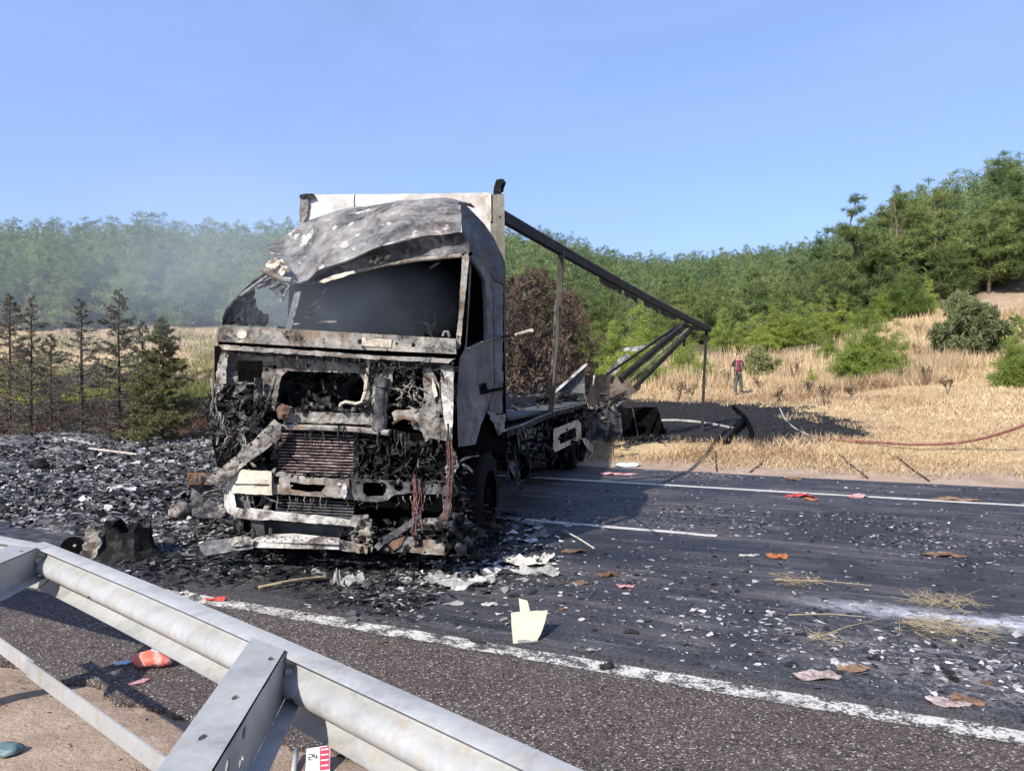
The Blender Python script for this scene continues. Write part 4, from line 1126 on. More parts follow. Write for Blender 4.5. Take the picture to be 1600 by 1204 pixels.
def wheel(u, v, r=.5, wid=.3, name='wheel', hub_out=True, drop=0.0):
    sgn = 1 if u > 0 else -1
    b = MB(); n = 28
    prof = [(.29, -.5), (.40, -.5), (.47, -.44), (.5, -.3), (.5, .3), (.47, .44), (.40, .5), (.29, .5)]
    V, F = [], []
    for i in range(n):
        a = 2 * PI * i / n
        lump = 1 + .012 * math.sin(5 * a + u) + .008 * math.sin(11 * a)
        for (pr, pw) in prof:
            rr = pr * r / .5 * (lump if pr > .35 else 1)
            w = r + drop + rr * math.sin(a); w = max(w, .004)
            V.append(tw(u + pw * wid, v + rr * math.cos(a), w))
    k = len(prof)
    for i in range(n):
        for j in range(k - 1): F.append((i * k + j, ((i + 1) % n) * k + j, ((i + 1) % n) * k + j + 1, i * k + j + 1))
    b.add(V, F); ty = part(b, name, 'tyre', smooth=True, sharp=40)
    b = MB(); V, F = [], []
    rp = [(.30, .42), (.27, .30), (.20, .12), (.13, .10), (.12, .42), (.02, .46)]
    for i in range(20):
        a = 2 * PI * i / 20
        for pr, pw in rp: V.append(tw(u + sgn * pw * wid, v + pr * r / .5 * math.cos(a), r + drop + pr * r / .5 * math.sin(a)))
    k = len(rp)
    for i in range(20):
        for j in range(k - 1): F.append((i * k + j, ((i + 1) % 20) * k + j, ((i + 1) % 20) * k + j + 1, i * k + j + 1))
    b.add(V, F); part(b, 'rim', 'soot', ty, True, sharp=40)
    b = MB()
    for i in range(10):
        a = 2 * PI * i / 10; c = tw(u + sgn * .16 * wid, v + .165 * math.cos(a), r + drop + .165 * math.sin(a)); e = tw(u + sgn * .3 * wid, v + .165 * math.cos(a), r + drop + .165 * math.sin(a))
        b.add(*tube([c, e], .016, 6))
    part(b, 'wheel_nuts', 'soot', ty)
    return ty
wheel(1.03, 1.38, .52, .32)
wheel(-1.03, 1.38, .5, .32)
for v_ in (8.9, 10.3):
    for u in (1.08, .74, -.74, -1.08): wheel(u, v_, .5, .28)

# --- mirror stump and door frame at the left
P1('mirror_remains', 'char_dark', [(346, 507), (352, 490), (362, 474), (372, 464), (386, 456), (398, 450), (397, 464), (402, 478), (412, 490), (420, 489), (419, 500), (414, 510), (380, 507)], .35, .22, sp=5, amp=.09, jag=1.8, nscale=.16, label='black charred remains of the door and mirror')
P1('roof_lining_rag', 'visor_metal', [(398, 446), (424, 434), (446, 444), (452, 452), (444, 458), (445, 472), (433, 470), (431, 456), (416, 450), (402, 452)], .35, .03, sp=5, amp=.04, jag=1)
T1('door_frame', 'char', tfl([(349, 500), (356, 482), (374, 462), (398, 440), (417, 427)], .3), .018)
T1('door_frame', 'ash_metal', tfl([(376, 462), (400, 444), (420, 430), (432, 424)], .25), .016)
T1('gutter_strip', 'ash_metal', tfl([(410, 420), (424, 428), (440, 436), (456, 438)], .12), .03)
T1('gutter_strip', 'ash_metal', tfl([(456, 436), (453, 447), (446, 456), (444, 464)], .14), .012)
P1('crumpled_roof_edge', 'cream_metal', [(414, 414), (424, 405), (436, 402), (446, 410), (450, 424), (440, 430), (428, 424)], .12, .03, sp=4, amp=.09, jag=1.4, nscale=.12)

# --- windscreen pillars and header
P1('windscreen_pillar', 'ash_metal', [(722, 400), (731, 395), (733, 402), (723, 500), (719, 545), (711, 545), (716, 500)], .10, .07, sp=7, amp=.01, jag=.5)
P1('windscreen_pillar', 'door_metal', [(460, 457), (470, 455), (456, 514), (446, 514)], .12, .05, sp=7, amp=.01)
T1('pillar_seal', 'ash_metal', tfl([(469, 458), (455, 514)], .1), .012)
T1('windscreen_seal', 'ash_metal', tfl([(497, 441), (540, 428), (600, 414), (660, 405), (722, 399)], .14), .02)

# --- roof: a lofted, dented shell
def loft(rows, m, name, nu=7, nv=7, amp=.02, th=.02, seed=1, label=None, ns=3.5):
    rows = [[np.array(tf(x, y, v)) for x, y, v in r] for r in rows]
    def cr(P, t):
        n = len(P) - 1; i = min(int(t * n), n - 1); f = t * n - i
        p0, p1, p2, p3 = P[max(i - 1, 0)], P[i], P[i + 1], P[min(i + 2, n)]
        return .5 * ((2 * p1) + (-p0 + p2) * f + (2 * p0 - 5 * p1 + 4 * p2 - p3) * f * f + (-p0 + 3 * p1 - 3 * p2 + p3) * f ** 3)
    NU = (len(rows[0]) - 1) * nu + 1; NV = (len(rows) - 1) * nv + 1
    G = []
    for j in range(NV):
        line = [cr([r[i] for r in rows], j / (NV - 1)) for i in range(len(rows[0]))]
        G.append([cr(line, i / (NU - 1)) for i in range(NU)])
    V = []
    for j in range(NV):
        for i in range(NU):
            p = G[j][i]; q = Vector(p) * ns
            d = amp * (noise.noise(q + Vector((seed, 0, 0))) + .5 * noise.noise(q * 2.2) + .3 * noise.noise(q * 5))
            V.append(p + np.array((d * .3, -d * .8, d * .6)))
    n = len(V)
    V = V + [v + np.array((0, th * .8, -th * .6)) for v in V]
    F = []
    for j in range(NV - 1):
        for i in range(NU - 1):
            a, b_, c, d = j * NU + i, j * NU + i + 1, (j + 1) * NU + i + 1, (j + 1) * NU + i
            F += [(a, b_, c, d), (a + n, d + n, c + n, b_ + n)]
    for i in range(NU - 1):
        F += [(i, i + n, i + 1 + n, i + 1), ((NV - 1) * NU + i, (NV - 1) * NU + i + 1, (NV - 1) * NU + i + 1 + n, (NV - 1) * NU + i + n)]
    for j in range(NV - 1):
        F += [(j * NU, (j + 1) * NU, (j + 1) * NU + n, j * NU + n), (j * NU + NU - 1, j * NU + NU - 1 + n, (j + 1) * NU + NU - 1 + n, (j + 1) * NU + NU - 1)]
    b = MB(); b.add(V, F); return part(b, name, m, smooth=True, sharp=60, label=label)
loft([[(440, 428, .22), (458, 438, .2), (478, 440, .12), (502, 422, .02), (576, 391, -.02), (647, 372, .0), (718, 364, .1)],
      [(428, 412, .3), (452, 424, .3), (478, 424, .28), (506, 404, .15), (572, 376, .15), (645, 358, .17), (720, 352, .25)],
      [(422, 394, .5), (446, 398, .55), (474, 396, .55), (510, 376, .45), (572, 352, .45), (646, 334, .48), (721, 332, .55)],
      [(419, 384, .8), (444, 369, .95), (480, 347, 1.0), (530, 330, .95), (600, 318, .95), (680, 310, .95), (718, 314, 1.0)],
      [(440, 380, 1.5), (470, 362, 1.7), (500, 346, 1.9), (545, 334, 1.9), (610, 326, 1.9), (690, 318, 1.9), (742, 322, 1.9)]],
     'roof_metal', 'cab_roof', 9, 9, .035, .02, 1, 'crumpled grey cab roof sagging to one side', 3.0)
loft([[(470, 444, .16), (500, 439, .14), (556, 423, .14), (640, 406, .14), (700, 399, .14), (733, 396, .16)],
      [(484, 436, .2), (506, 428, .14), (568, 408, .12), (642, 390, .12), (702, 381, .14), (731, 380, .2)],
      [(490, 430, .04), (506, 421, .02), (576, 391, .0), (645, 373, .02), (702, 366, .06), (722, 364, .12)]],
     'visor_metal', 'roof_front', 8, 5, .03, .02, 2, 'dark scorched band above the windscreen')
P1('sunvisor_stump', 'char', [(574, 412), (584, 400), (596, 404), (608, 396), (612, 402), (600, 412), (588, 412)], -.02, .03, sp=4, amp=.05, jag=1.2)
P1('roof_flap', 'cream_metal', [(498, 440), (520, 430), (552, 422), (556, 426), (530, 434), (506, 442)], .05, .02, sp=6, amp=.02, jag=.8)
# right side fairing of the roof, curving inwards at the top
def fair(px, py, d):
    t = max(0.0, min(1.0, (440 - py) / 125.0)); return tu(px, py, 1.2 - .10 * t * t - d)
P1('side_fairing', 'side_dark', [(719, 314), (734, 326), (757, 350), (772, 372), (782, 394), (787, 425), (787, 444), (776, 440), (762, 424), (744, 400), (734, 392), (722, 366)], fair, .03, sp=8, amp=.03, seed=3, nscale=.03, label='dark fairing at the side of the cab roof')

# --- side of the cab
P1('side_door', 'door_metal', [(724, 548), (727, 540), (731, 480), (734, 400), (740, 397), (752, 408), (766, 430), (770, 460), (771, 530), (772, 600), (762, 640), (752, 662), (743, 694), (716, 698), (714, 620), (718, 560)], TU(1.2), .05, sp=8, amp=.014, jag=.3,
   holes=[[(737, 412), (746, 422), (754, 440), (757, 470), (758, 530), (740, 538), (729, 543), (733, 480)]], label='scorched grey door with an empty window')
P1('cab_side_panel', 'door_metal', [(766, 431), (786, 446), (789, 520), (791, 600), (791, 646), (762, 646), (773, 600), (772, 530), (771, 460)], TU(1.19), .05, sp=8, amp=.016, jag=.3)
T1('window_rail', 'ash_metal', tul([(727, 547), (740, 541), (760, 532), (776, 527), (790, 525)], 1.22), .012)
T1('window_frame', 'side_dark', tul([(735, 405), (745, 418), (755, 437), (758, 470), (759, 530)], 1.225), .022)
T1('side_rod', 'side_dark', [tu(786, 526, 1.24), tu(806, 523, 1.6)], .012)
T1('side_rod_tip', 'cream_metal', [tu(806, 523, 1.6), tu(831, 516, 1.95)], .016)
b = MB(); b.add(*plate([(752, 600), (760, 598), (763, 614), (754, 616)], TU(1.23), .04, sp=8)); b.add(*bar(tu(762, 611, 1.23), tu(790, 606, 1.23), .02, .03)); part(b, 'door_handle', 'soot')
P1('wheel_arch', 'soot', [(716, 698), (743, 694), (760, 650), (791, 646), (800, 690), (806, 720), (790, 712), (760, 704), (720, 712)], TU(1.16), .3, sp=9, amp=.03, jag=.8)
P1('arch_crust', 'ash_metal', [(760, 640), (776, 648), (790, 646), (788, 672), (778, 680), (772, 664)], TU(1.22), .03, sp=5, amp=.06, jag=1.3)
P1('mudguard', 'visor_metal', [(786, 700), (794, 690), (804, 700), (812, 735), (816, 760), (808, 758), (798, 735)], TU(1.15), .05, sp=6, amp=.09, jag=1.4)
P1('front_mudguard_rag', 'side_dark', [(706, 800), (724, 804), (744, 822), (766, 830), (762, 842), (745, 850), (728, 866), (712, 862), (704, 840)], TU(1.25), .05, sp=5, amp=.14, jag=1.6, nscale=.08)
P1('front_corner_rag', 'ash_metal', [(700, 700), (712, 706), (716, 726), (708, 744), (712, 760), (698, 756), (696, 730), (700, 716)], -.02, .03, sp=4, amp=.08, jag=1.3)

# --- inside the cab
P1('cab_rear_wall', 'soot', [(452, 446), (560, 400), (726, 372), (786, 430), (792, 690), (440, 690)], 2.02, .05, sp=30, amp=.02)
b = MB(); b.add(*tbox(-1.1, 1.12, .15, 2.0, 1.22, 1.3)); part(b, 'cab_floor', 'soot')
P1('cab_opposite_side', 'soot', [(0, 0), (1, 0), (1, 1), (0, 1)], lambda x, y, d: tw(-1.1 + d, .9 + 1.1 * x, 1.3 + 1.1 * y), .04, sp=.3)
b = MB()
for pts in ([(624, 472), (640, 469), (648, 466), (656, 474), (664, 484), (674, 485), (679, 490), (680, 502), (678, 516)], [(640, 508), (652, 502), (664, 503), (672, 512), (678, 520)], [(664, 484), (668, 496), (680, 502)]):
    b.add(*tube(tfl(pts, .7), .022, 6))
part(b, 'seat_frame', 'frame_dark', smooth=True)
b = MB()
for pts in ([(478, 497), (484, 482), (494, 472), (505, 466), (504, 473), (494, 484), (480, 497)], [(503, 459), (512, 450)], [(494, 505), (505, 503), (526, 503)], [(672, 419), (686, 410)], [(457, 512), (460, 507), (468, 506)]):
    b = MB(); b.add(*tube(tfl(pts, .5), .012, 6)); part(b, 'dashboard_frame', 'ash_metal', smooth=True)
b = MB(); b.add(*tube(tfl([(692, 525), (694, 518), (700, 518), (702, 526)], .15), .015, 6)); part(b, 'wiper_spindle', 'ash_metal')

# --- charred wiring and lumps packed into the front
def wires(name, n, poly, v0, v1, r, m, seed, seg=5, step=10, grav=3):
    rs = random.Random(seed); b = MB()
    xs = [p[0] for p in poly]; ys = [p[1] for p in poly]
    while n > 0:
        x, y = rs.uniform(min(xs), max(xs)), rs.uniform(min(ys), max(ys))
        if not inside(poly, np.array(x), np.array(y)): continue
        n -= 1; v = rs.uniform(v0, v1); a = rs.uniform(0, 6.28); pts = []
        for k in range(seg):
            pts.append(tf(x, y, v)); a += rs.uniform(-1, 1)
            x += step * math.cos(a); y += step * math.sin(a) * .8 + grav * rs.random(); v += rs.uniform(-.04, .04)
        b.add(*tube(pts, r * rs.uniform(.6, 1.5), 5))
    return part(b, name, m, smooth=True, kind='stuff')
def lumps(name, n, poly, v0, v1, s0, s1, m, seed):
    rs = random.Random(seed); b = MB()
    xs = [p[0] for p in poly]; ys = [p[1] for p in poly]
    while n > 0:
        x, y = rs.uniform(min(xs), max(xs)), rs.uniform(min(ys), max(ys))
        if not inside(poly, np.array(x), np.array(y)): continue
        n -= 1; c = tf(x, y, rs.uniform(v0, v1)); V, F = flake(rs, rs.uniform(s0, s1), rs.uniform(.3, 1)); b.add([c + p for p in V], F)
    return part(b, name, m, kind='stuff')
def flake(rs, s, flat):
    """an irregular lump or flake: a squashed, jittered octahedron-like solid"""
    n = 6; V = []
    R = Matrix.Rotation(rs.uniform(0, 6.28), 3, Vector((rs.gauss(0, 1), rs.gauss(0, 1), rs.gauss(0, 1))).normalized())
    for k in range(n):
        a = 2 * PI * k / n; q = s * rs.uniform(.55, 1.2)
        V.append(R @ Vector((q * math.cos(a), q * math.sin(a) * .75, s * flat * rs.uniform(-.25, .25))))
    V.append(R @ Vector((rs.uniform(-.2, .2) * s, rs.uniform(-.2, .2) * s, s * flat * rs.uniform(.3, .6))))
    V.append(R @ Vector((rs.uniform(-.2, .2) * s, rs.uniform(-.2, .2) * s, -s * flat * rs.uniform(.2, .5))))
    F = [(k, (k + 1) % n, n) for k in range(n)] + [((k + 1) % n, k, n + 1) for k in range(n)]
    return [np.array(p) for p in V], F
def shards(name, n, poly, v0, v1, s0, s1, m, seed):
    rs = random.Random(seed); b = MB()
    xs = [p[0] for p in poly]; ys = [p[1] for p in poly]
    while n > 0:
        x, y = rs.uniform(min(xs), max(xs)), rs.uniform(min(ys), max(ys))
        if not inside(poly, np.array(x), np.array(y)): continue
        n -= 1; s_ = rs.uniform(s0, s1); a = rs.uniform(0, 3.14); e = rs.uniform(.12, .5)
        c = tf(x, y, rs.uniform(v0, v1)); R = Matrix.Rotation(a, 3, Vector((AX, AY, 0))) @ Matrix.Rotation(rs.uniform(-.7, .7), 3, 'Z') @ Matrix.Rotation(rs.uniform(-.6, .6), 3, 'X')
        q = [(-s_, -s_ * e * rs.uniform(.4, 1)), (-s_ * .2, -s_ * e), (s_ * rs.uniform(.6, 1), -s_ * e * .5), (s_ * .8, s_ * e * rs.uniform(.2, 1)), (-s_ * .3, s_ * e), (-s_ * .9, s_ * e * .3)]
        V = [c + np.array(R @ Vector((px, d, pz))) for d in (0, .008) for px, pz in q]; k = 6
        b.add(V, [tuple(range(k)), tuple(range(2 * k - 1, k - 1, -1))] + [(i, (i + 1) % k, (i + 1) % k + k, i + k) for i in range(k)])
    return part(b, name, m, kind='stuff')
LEFT = [(334, 598), (372, 604), (402, 602), (412, 640), (404, 690), (380, 712), (350, 708), (330, 672), (322, 640)]
wires('charred_wiring', 70, LEFT, -.05, .2, .006, 'char', 1, 7, 7, 6)
shards('scorched_shards', 60, LEFT, -.04, .2, .03, .11, 'char', 21)
lumps('charred_lumps', 260, LEFT, -.04, .3, .012, .06, 'char', 2)
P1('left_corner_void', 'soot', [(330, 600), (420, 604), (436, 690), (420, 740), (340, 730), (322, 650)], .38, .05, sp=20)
lumps('charred_lumps', 110, [(340, 690), (430, 690), (430, 735), (350, 735)], -.02, .2, .02, .06, 'char_dark', 3)
RV = [(562, 676), (612, 690), (650, 690), (700, 700), (704, 752), (640, 750), (562, 745)]
wires('charred_wiring', 34, RV, -.02, .25, .006, 'char', 4, 6, 7, 7)
shards('scorched_shards', 50, RV, .0, .3, .03, .09, 'char_dark', 22)
lumps('charred_lumps', 170, RV, .02, .3, .02, .06, 'char_dark', 5)
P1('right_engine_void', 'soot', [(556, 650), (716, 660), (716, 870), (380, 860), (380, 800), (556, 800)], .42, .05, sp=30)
lumps('ash_crust', 120, [(430, 735), (560, 742), (700, 750), (708, 758), (560, 752), (430, 745)], -.06, .02, .012, .035, 'char', 6)
lumps('charred_lumps', 90, [(612, 575), (660, 575), (658, 636), (618, 636)], .12, .3, .02, .05, 'char', 7)
wires('charred_wiring', 26, [(612, 575), (660, 575), (658, 636), (618, 636)], .08, .3, .008, 'ash_metal', 8)
wires('charred_wiring', 16, [(560, 560), (700, 570), (690, 600), (570, 590)], .02, .12, .007, 'char', 9)
lumps('charred_lumps', 140, [(585, 815), (700, 815), (700, 868), (585, 858)], -.1, .12, .02, .06, 'char', 10)
lumps('charred_lumps', 80, [(548, 812), (584, 812), (584, 860), (548, 856)], -.14, .0, .015, .05, 'ash_metal', 11)
wires('charred_wiring', 10, [(350, 838), (400, 838), (400, 866), (350, 866)], -.2, .0, .008, 'char', 12)
b = MB(); rs_ = random.Random(5)
for k in range(14):
    x = rs_.uniform(640, 660); pts = []
    y = rs_.uniform(738, 752); ye = rs_.uniform(800, 862)
    for j in range(7):
        t = j / 6; pts.append(tf(x + rs_.uniform(-3, 3) + (652 - x) * .4 * math.sin(t * 3), y + (ye - y) * t, -.1 + rs_.uniform(-.03, .03)))
    b.add(*tube(pts, .005, 5))
for k in range(7):
    x = rs_.uniform(694, 706); b.add(*tube(tfl([(x, 690), (x + 2, 730), (x - 1, 780), (x - 8, 812)], -.06), .005, 5))
part(b, 'hanging_wires', 'red_wire', kind='stuff')

# --- chassis and deck
for u in (-.45, .45):
    b = MB(); b.add(*tbox(u - .05, u + .05, .5, 12.3, .78, 1.04)); part(b, 'chassis_rail', 'soot')
b = MB(); b.add(*plate([(784, 646), (862, 648), (862, 658), (784, 663)], TU(.62), .02, sp=9, holes=[circ(792, 653, 2.4, 3), circ(811, 653, 1.6, 2), circ(826, 654, 1.6, 2)])); part(b, 'chassis_flange', 'white_metal')
b = MB(); b.add(*plate([(782, 661), (840, 658), (816, 668), (782, 674)], lambda x, y, d: tu(x, y, .8) + np.array((0, 0, -d)), .02, sp=9)); part(b, 'chassis_flange', 'cream_metal')
dk = MB(); b = MB(); b.add(*tbox(-1.25, 1.15, 2.75, 12.2, 1.22, 1.30)); part(b, 'deck_frame', 'soot')
for k in range(9):
    u = -1.22 + k * .262
    b = MB(); b.add(*tbox(u, u + .25, 2.7, 12.15 + .1 * math.sin(k * 3), 1.302, 1.335 + .006 * math.sin(k * 5))); part(b, 'deck_board', 'deck')
P1('deck_side_board', 'deck', [(789, 621), (866, 618), (935, 616), (936, 624), (870, 640), (789, 641)], TU(.35), .04, sp=10, amp=.02, jag=.5)
b = MB(); b.add(*plate([(786, 668), (815, 660), (840, 648), (864, 640), (900, 633), (936, 624), (937, 630), (900, 640), (866, 650), (842, 660), (818, 672), (786, 686)], TU(1.2), .06, sp=8, amp=.03, jag=.6)); part(b, 'deck_edge_rail', 'char')
T1('deck_edge_strip', 'ash_metal', tul([(786, 673), (815, 664), (842, 652), (866, 642), (900, 634), (938, 624)], 1.23), .014)
P1('side_skirt', 'soot', [(790, 682), (866, 652), (930, 634), (936, 690), (930, 718), (866, 720), (850, 700), (800, 720)], TU(1.0), .05, sp=12, amp=.06, jag=1)
P1('tank_remains', 'visor_metal', [(806, 676), (826, 666), (846, 668), (850, 690), (838, 702), (812, 700)], TU(1.12), .35, sp=7, amp=.05, jag=1)
P1('side_guard', 'cream_metal', [(865, 670), (903, 655), (908, 662), (908, 686), (868, 706), (864, 702)], TU(1.24), .06, sp=9, amp=.006, holes=[[(874, 679), (899, 667), (901, 682), (875, 694)]], label='cream frame of the side guard')
P1('hanging_strip', 'white_metal', [(907, 684), (916, 684), (930, 700), (944, 716), (951, 726), (948, 731), (938, 730), (934, 718), (920, 702)], TU(1.3), .02, sp=5, amp=.03, jag=.7, label='pale strip hanging down behind the side guard')
for k, x in enumerate((914, 921, 929, 937, 945)):
    b = MB(); b.add(*plate([(x - 3.5, 640 + k * 1.5), (x + 3.2, 639 + k), (x + 3.5, 700 + 3 * k), (x - 3, 703 + 2 * k)], TU(1.12), .05, sp=9, amp=.03)); part(b, 'mudflap_strip', 'side_dark')
P1('rear_frame', 'soot', [(900, 634), (980, 610), (990, 640), (985, 672), (950, 690), (905, 690)], TU(.9), .08, sp=10, amp=.04, jag=1)

# --- box: front wall, corner post, fallen roof rail and its stanchions
def BW(px, py, d): return tf(px, py, 2.32 + d)
bw = P1('box_front_wall', 'bulkhead', [(472, 308), (478, 304), (620, 303), (764, 301), (770, 306), (770, 640), (470, 640)], BW, .08, sp=14, amp=.01, jag=.3, label='cream front wall of the burnt box')
b = MB(); b.add(*plate([(551, 303), (553, 303), (553, 340), (551, 340)], lambda x, y, d: tf(x, y, 2.30 + d), .02, sp=10)); part(b, 'wall_joint', 'bulkhead', bw)
b = MB(); b.add(*plate([(468, 308), (482, 308), (481, 330), (474, 350), (468, 350)], lambda x, y, d: tf(x, y, 2.28 + d), .05, sp=5, amp=.03, jag=.8)); part(b, 'wall_end_post', 'ash_metal', bw)
b = MB(); b.add(*plate([(466, 306), (474, 303), (490, 302), (492, 308), (470, 310)], lambda x, y, d: tf(x, y, 2.26 + d), .06, sp=4, amp=.05, jag=1.3)); part(b, 'wall_top_crust', 'char', bw)
P1('corner_post', 'post_metal', [(766, 304), (788, 303), (789, 420), (791, 520), (791, 640), (768, 640)], lambda x, y, d: tf(x, y, 2.22 + d), .14, sp=10, amp=.006)
P1('corner_post_flange', 'cream_metal', [(758, 304), (767, 303), (768, 345), (762, 345)], lambda x, y, d: tf(x, y, 2.19 + d), .03, sp=6, holes=[circ(763, 312, 1.4), circ(764, 322, 1.4)])
b = MB()
for k, dx in enumerate((-4, -1, 2, 4)):
    b.add(*tube([tf(777 + dx, 306, 2.3), tf(778 + dx, 292, 2.3), tf(782 + dx, 281 + k, 2.3)], .02, 6))
b.add(*plate([(770, 303), (774, 284), (780, 279), (786, 280), (790, 284), (786, 300)], lambda x, y, d: tf(x, y, 2.34 + d), .03, sp=5, amp=.04, jag=1)); part(b, 'bent_post_end', 'char_dark')
RA = at(783, 338, 8.95); RB = at(1106, 514, 19.7)
def rail_pt(t): return RA * (1 - t) + RB * t + np.array((0, 0, -.05 * math.sin(PI * t)))
rp = [rail_pt(k / 10) for k in range(11)]
b = MB()
for k in range(10): b.add(*bar(rp[k], rp[k + 1] + (rp[k + 1] - rp[k]) * .002, .08, .125))
rail = part(b, 'fallen_roof_rail', 'frame_dark')
up = np.array((0, 0, 1.0))
T1('rail_bead', 'side_dark', [p + up * .075 + np.array((.0, -.03, 0)) for p in rp], .016, rail)
T1('rail_bead', 'side_dark', [p + up * -.01 + np.array((-.02, -.055, 0)) for p in rp], .012, rail)
b = MB(); rs_ = random.Random(9)
for k in range(36):
    t = rs_.uniform(.30, .86); p = rail_pt(t) - up * .08
    b.add(*plate([(0, 0), (1, .1), (.8, .5 + .5 * rs_.random()), (.2, .6)], lambda x, y, d: p + np.array(((x - .5) * .14, (x - .5) * .28 + d, -y * .13)), .008, sp=.5, amp=0))
part(b, 'curtain_shreds', 'frame_dark', rail, kind='stuff')
def stanchion(pts, w, m, name):
    b = MB()
    for k in range(len(pts) - 1): b.add(*bar(pts[k], pts[k + 1], w, w * .7, (0.3, 1, 0)))
    return part(b, name, m)
p_top = at(877, 393, 10.6); p_bot = at(861, 643, 12.0); p_mid = at(872, 500, 11.2)
stanchion([p_top, p_mid, p_bot], .085, 'post_metal', 'stanchion')
T1('stanchion_edge', 'ash_metal', [at(869, 470, 10.95), at(866, 520, 11.2), at(859, 640, 11.9)], .016)
stanchion([at(1104, 516, 19.7), at(1100, 590, 19.7), at(1097, 676, 19.6)], .075, 'frame_dark', 'stanchion')
for (a, c, w, m) in [((1072, 505), (970, 592), .12, 'frame_dark'), ((1080, 516), (985, 612), .085, 'frame_dark'), ((1077, 512), (978, 600), .035, 'ash_metal'), ((1062, 507), (948, 585), .05, 'frame_dark')]:
    b = MB(); p, q_ = at(*a, 19.3), at(*c, 17.4); b.add(*bar(p, q_, w, w)); part(b, 'collapsed_strut', m)
b = MB(); b.add(*bar(at(1074, 511, 19.4), at(1110, 515, 19.7), .1, .1)); b.add(*bar(at(1072, 520, 19.4), at(1068, 541, 19.4), .05, .05)); part(b, 'strut_head', 'frame_dark')
def curl(x, y, d): return at(x, y, 17.2 + .5 * math.sin((x - 930) / 55 * PI) * .8 + d)
P1('curled_sheet', 'brown_sheet', [(928, 586), (950, 585), (972, 592), (988, 602), (996, 612), (975, 622), (950, 628), (920, 634), (916, 626)], curl, .02, sp=7, amp=.03, jag=.4, label='brown heat-tinted sheet curled up at the rear')
T1('curled_sheet_edge', 'cream_metal', [at(918, 633, 17.15), at(924, 610, 17.15), at(929, 586, 17.15)], .022)
P1('bent_side_sheet', 'side_dark', [(868, 612), (890, 592), (913, 574), (914, 614)], lambda x, y, d: at(x, y, 15.6 + d), .02, sp=8, amp=.04)
b = MB(); b.add(*bar(at(866, 613, 15.5), at(917, 568, 15.5), .05, .12, (0, 1, 0))); part(b, 'bent_side_strip', 'white_metal')
P1('roof_sheet_flap', 'white_metal', [(968, 545), (990, 541), (1012, 538), (1022, 534), (1018, 541), (1000, 547), (975, 549)], lambda x, y, d: at(x, y, 18.6 + d), .015, sp=6, amp=.05, jag=.8)
P1('roof_sheet_roll', 'ash_metal', [(944, 590), (952, 574), (966, 560), (980, 550), (984, 556), (972, 570), (960, 586), (952, 592)], lambda x, y, d: at(x, y, 18.2 + d), .12, sp=6, amp=.06, jag=.9)
P1('rear_rail_wreck', 'char', [(936, 628), (960, 618), (985, 606), (1000, 598), (1002, 604), (985, 618), (960, 632), (940, 640)], lambda x, y, d: at(x, y, 17.3 + d), .1, sp=6, amp=.07, jag=1.3)
# charred clutter hanging along the underside and heaped on the deck's rear
def box_shards(name, n, U, Vv, W, s0, s1, m, seed):
    rs = random.Random(seed); b = MB()
    for _ in range(n):
        s_ = rs.uniform(s0, s1) * rs.uniform(.5, 1); e = rs.uniform(.08, .5); c = tw(rs.uniform(*U), rs.uniform(*Vv), rs.uniform(*W))
        R = Matrix.Rotation(rs.uniform(0, 6.28), 3, Vector((rs.gauss(0, 1), rs.gauss(0, 1), rs.gauss(0, 1))).normalized())
        q = [(-s_, -s_ * e * .6, 0), (0, -s_ * e, s_ * .15), (s_ * .9, -s_ * e * .4, 0), (s_, s_ * e * .8, -s_ * .1), (-s_ * .2, s_ * e, .1 * s_), (-s_ * .9, s_ * e * .3, 0)]
        V = [c + np.array(R @ Vector((x, y, z + d))) for d in (0, .012) for x, y, z in q]; k = 6
        b.add(V, [tuple(range(k)), tuple(range(2 * k - 1, k - 1, -1))] + [(i, (i + 1) % k, (i + 1) % k + k, i + k) for i in range(k)])
    return part(b, name, m, kind='stuff')
box_shards('underside_wreckage', 120, (.9, 1.22), (2.3, 10.5), (.5, 1.2), .05, .22, 'char', 51)
box_shards('underside_wreckage', 90, (.7, 1.2), (2.0, 10.5), (.35, 1.1), .05, .3, 'soot', 52)
box_shards('deck_wreckage', 70, (-1.1, 1.2), (9.0, 12.4), (1.33, 1.6), .08, .35, 'char', 53)
box_shards('deck_wreckage', 40, (-1.1, .9), (4.0, 9.0), (1.33, 1.42), .05, .22, 'char', 54)
box_shards('rear_wreckage', 60, (.9, 1.9), (10.8, 12.8), (.7, 1.6), .1, .4, 'visor_metal', 55)
b = MB(); rs_ = random.Random(61)
for k in range(26):
    v0 = rs_.uniform(2.2, 10); w0 = rs_.uniform(.9, 1.2); pts = [tw(1.16 + .06 * rs_.random(), v0 + .12 * j * rs_.uniform(-1, 1), w0 - .17 * j * rs_.uniform(.6, 1.2)) for j in range(5)]
    b.add(*tube(pts, .014, 5, .006))
part(b, 'hanging_hoses', 'char', smooth=True, kind='stuff')
box_shards('cab_wreckage', 60, (-1.0, 1.0), (.3, 1.5), (1.9, 2.25), .05, .2, 'char_dark', 56)
box_shards('front_wreckage', 90, (-1.2, 1.2), (-.12, .3), (.12, .5), .03, .14, 'char', 57)
box_shards('front_wreckage', 70, (-1.25, -.55), (-.1, .3), (.5, 1.45), .03, .13, 'ash_metal', 58)
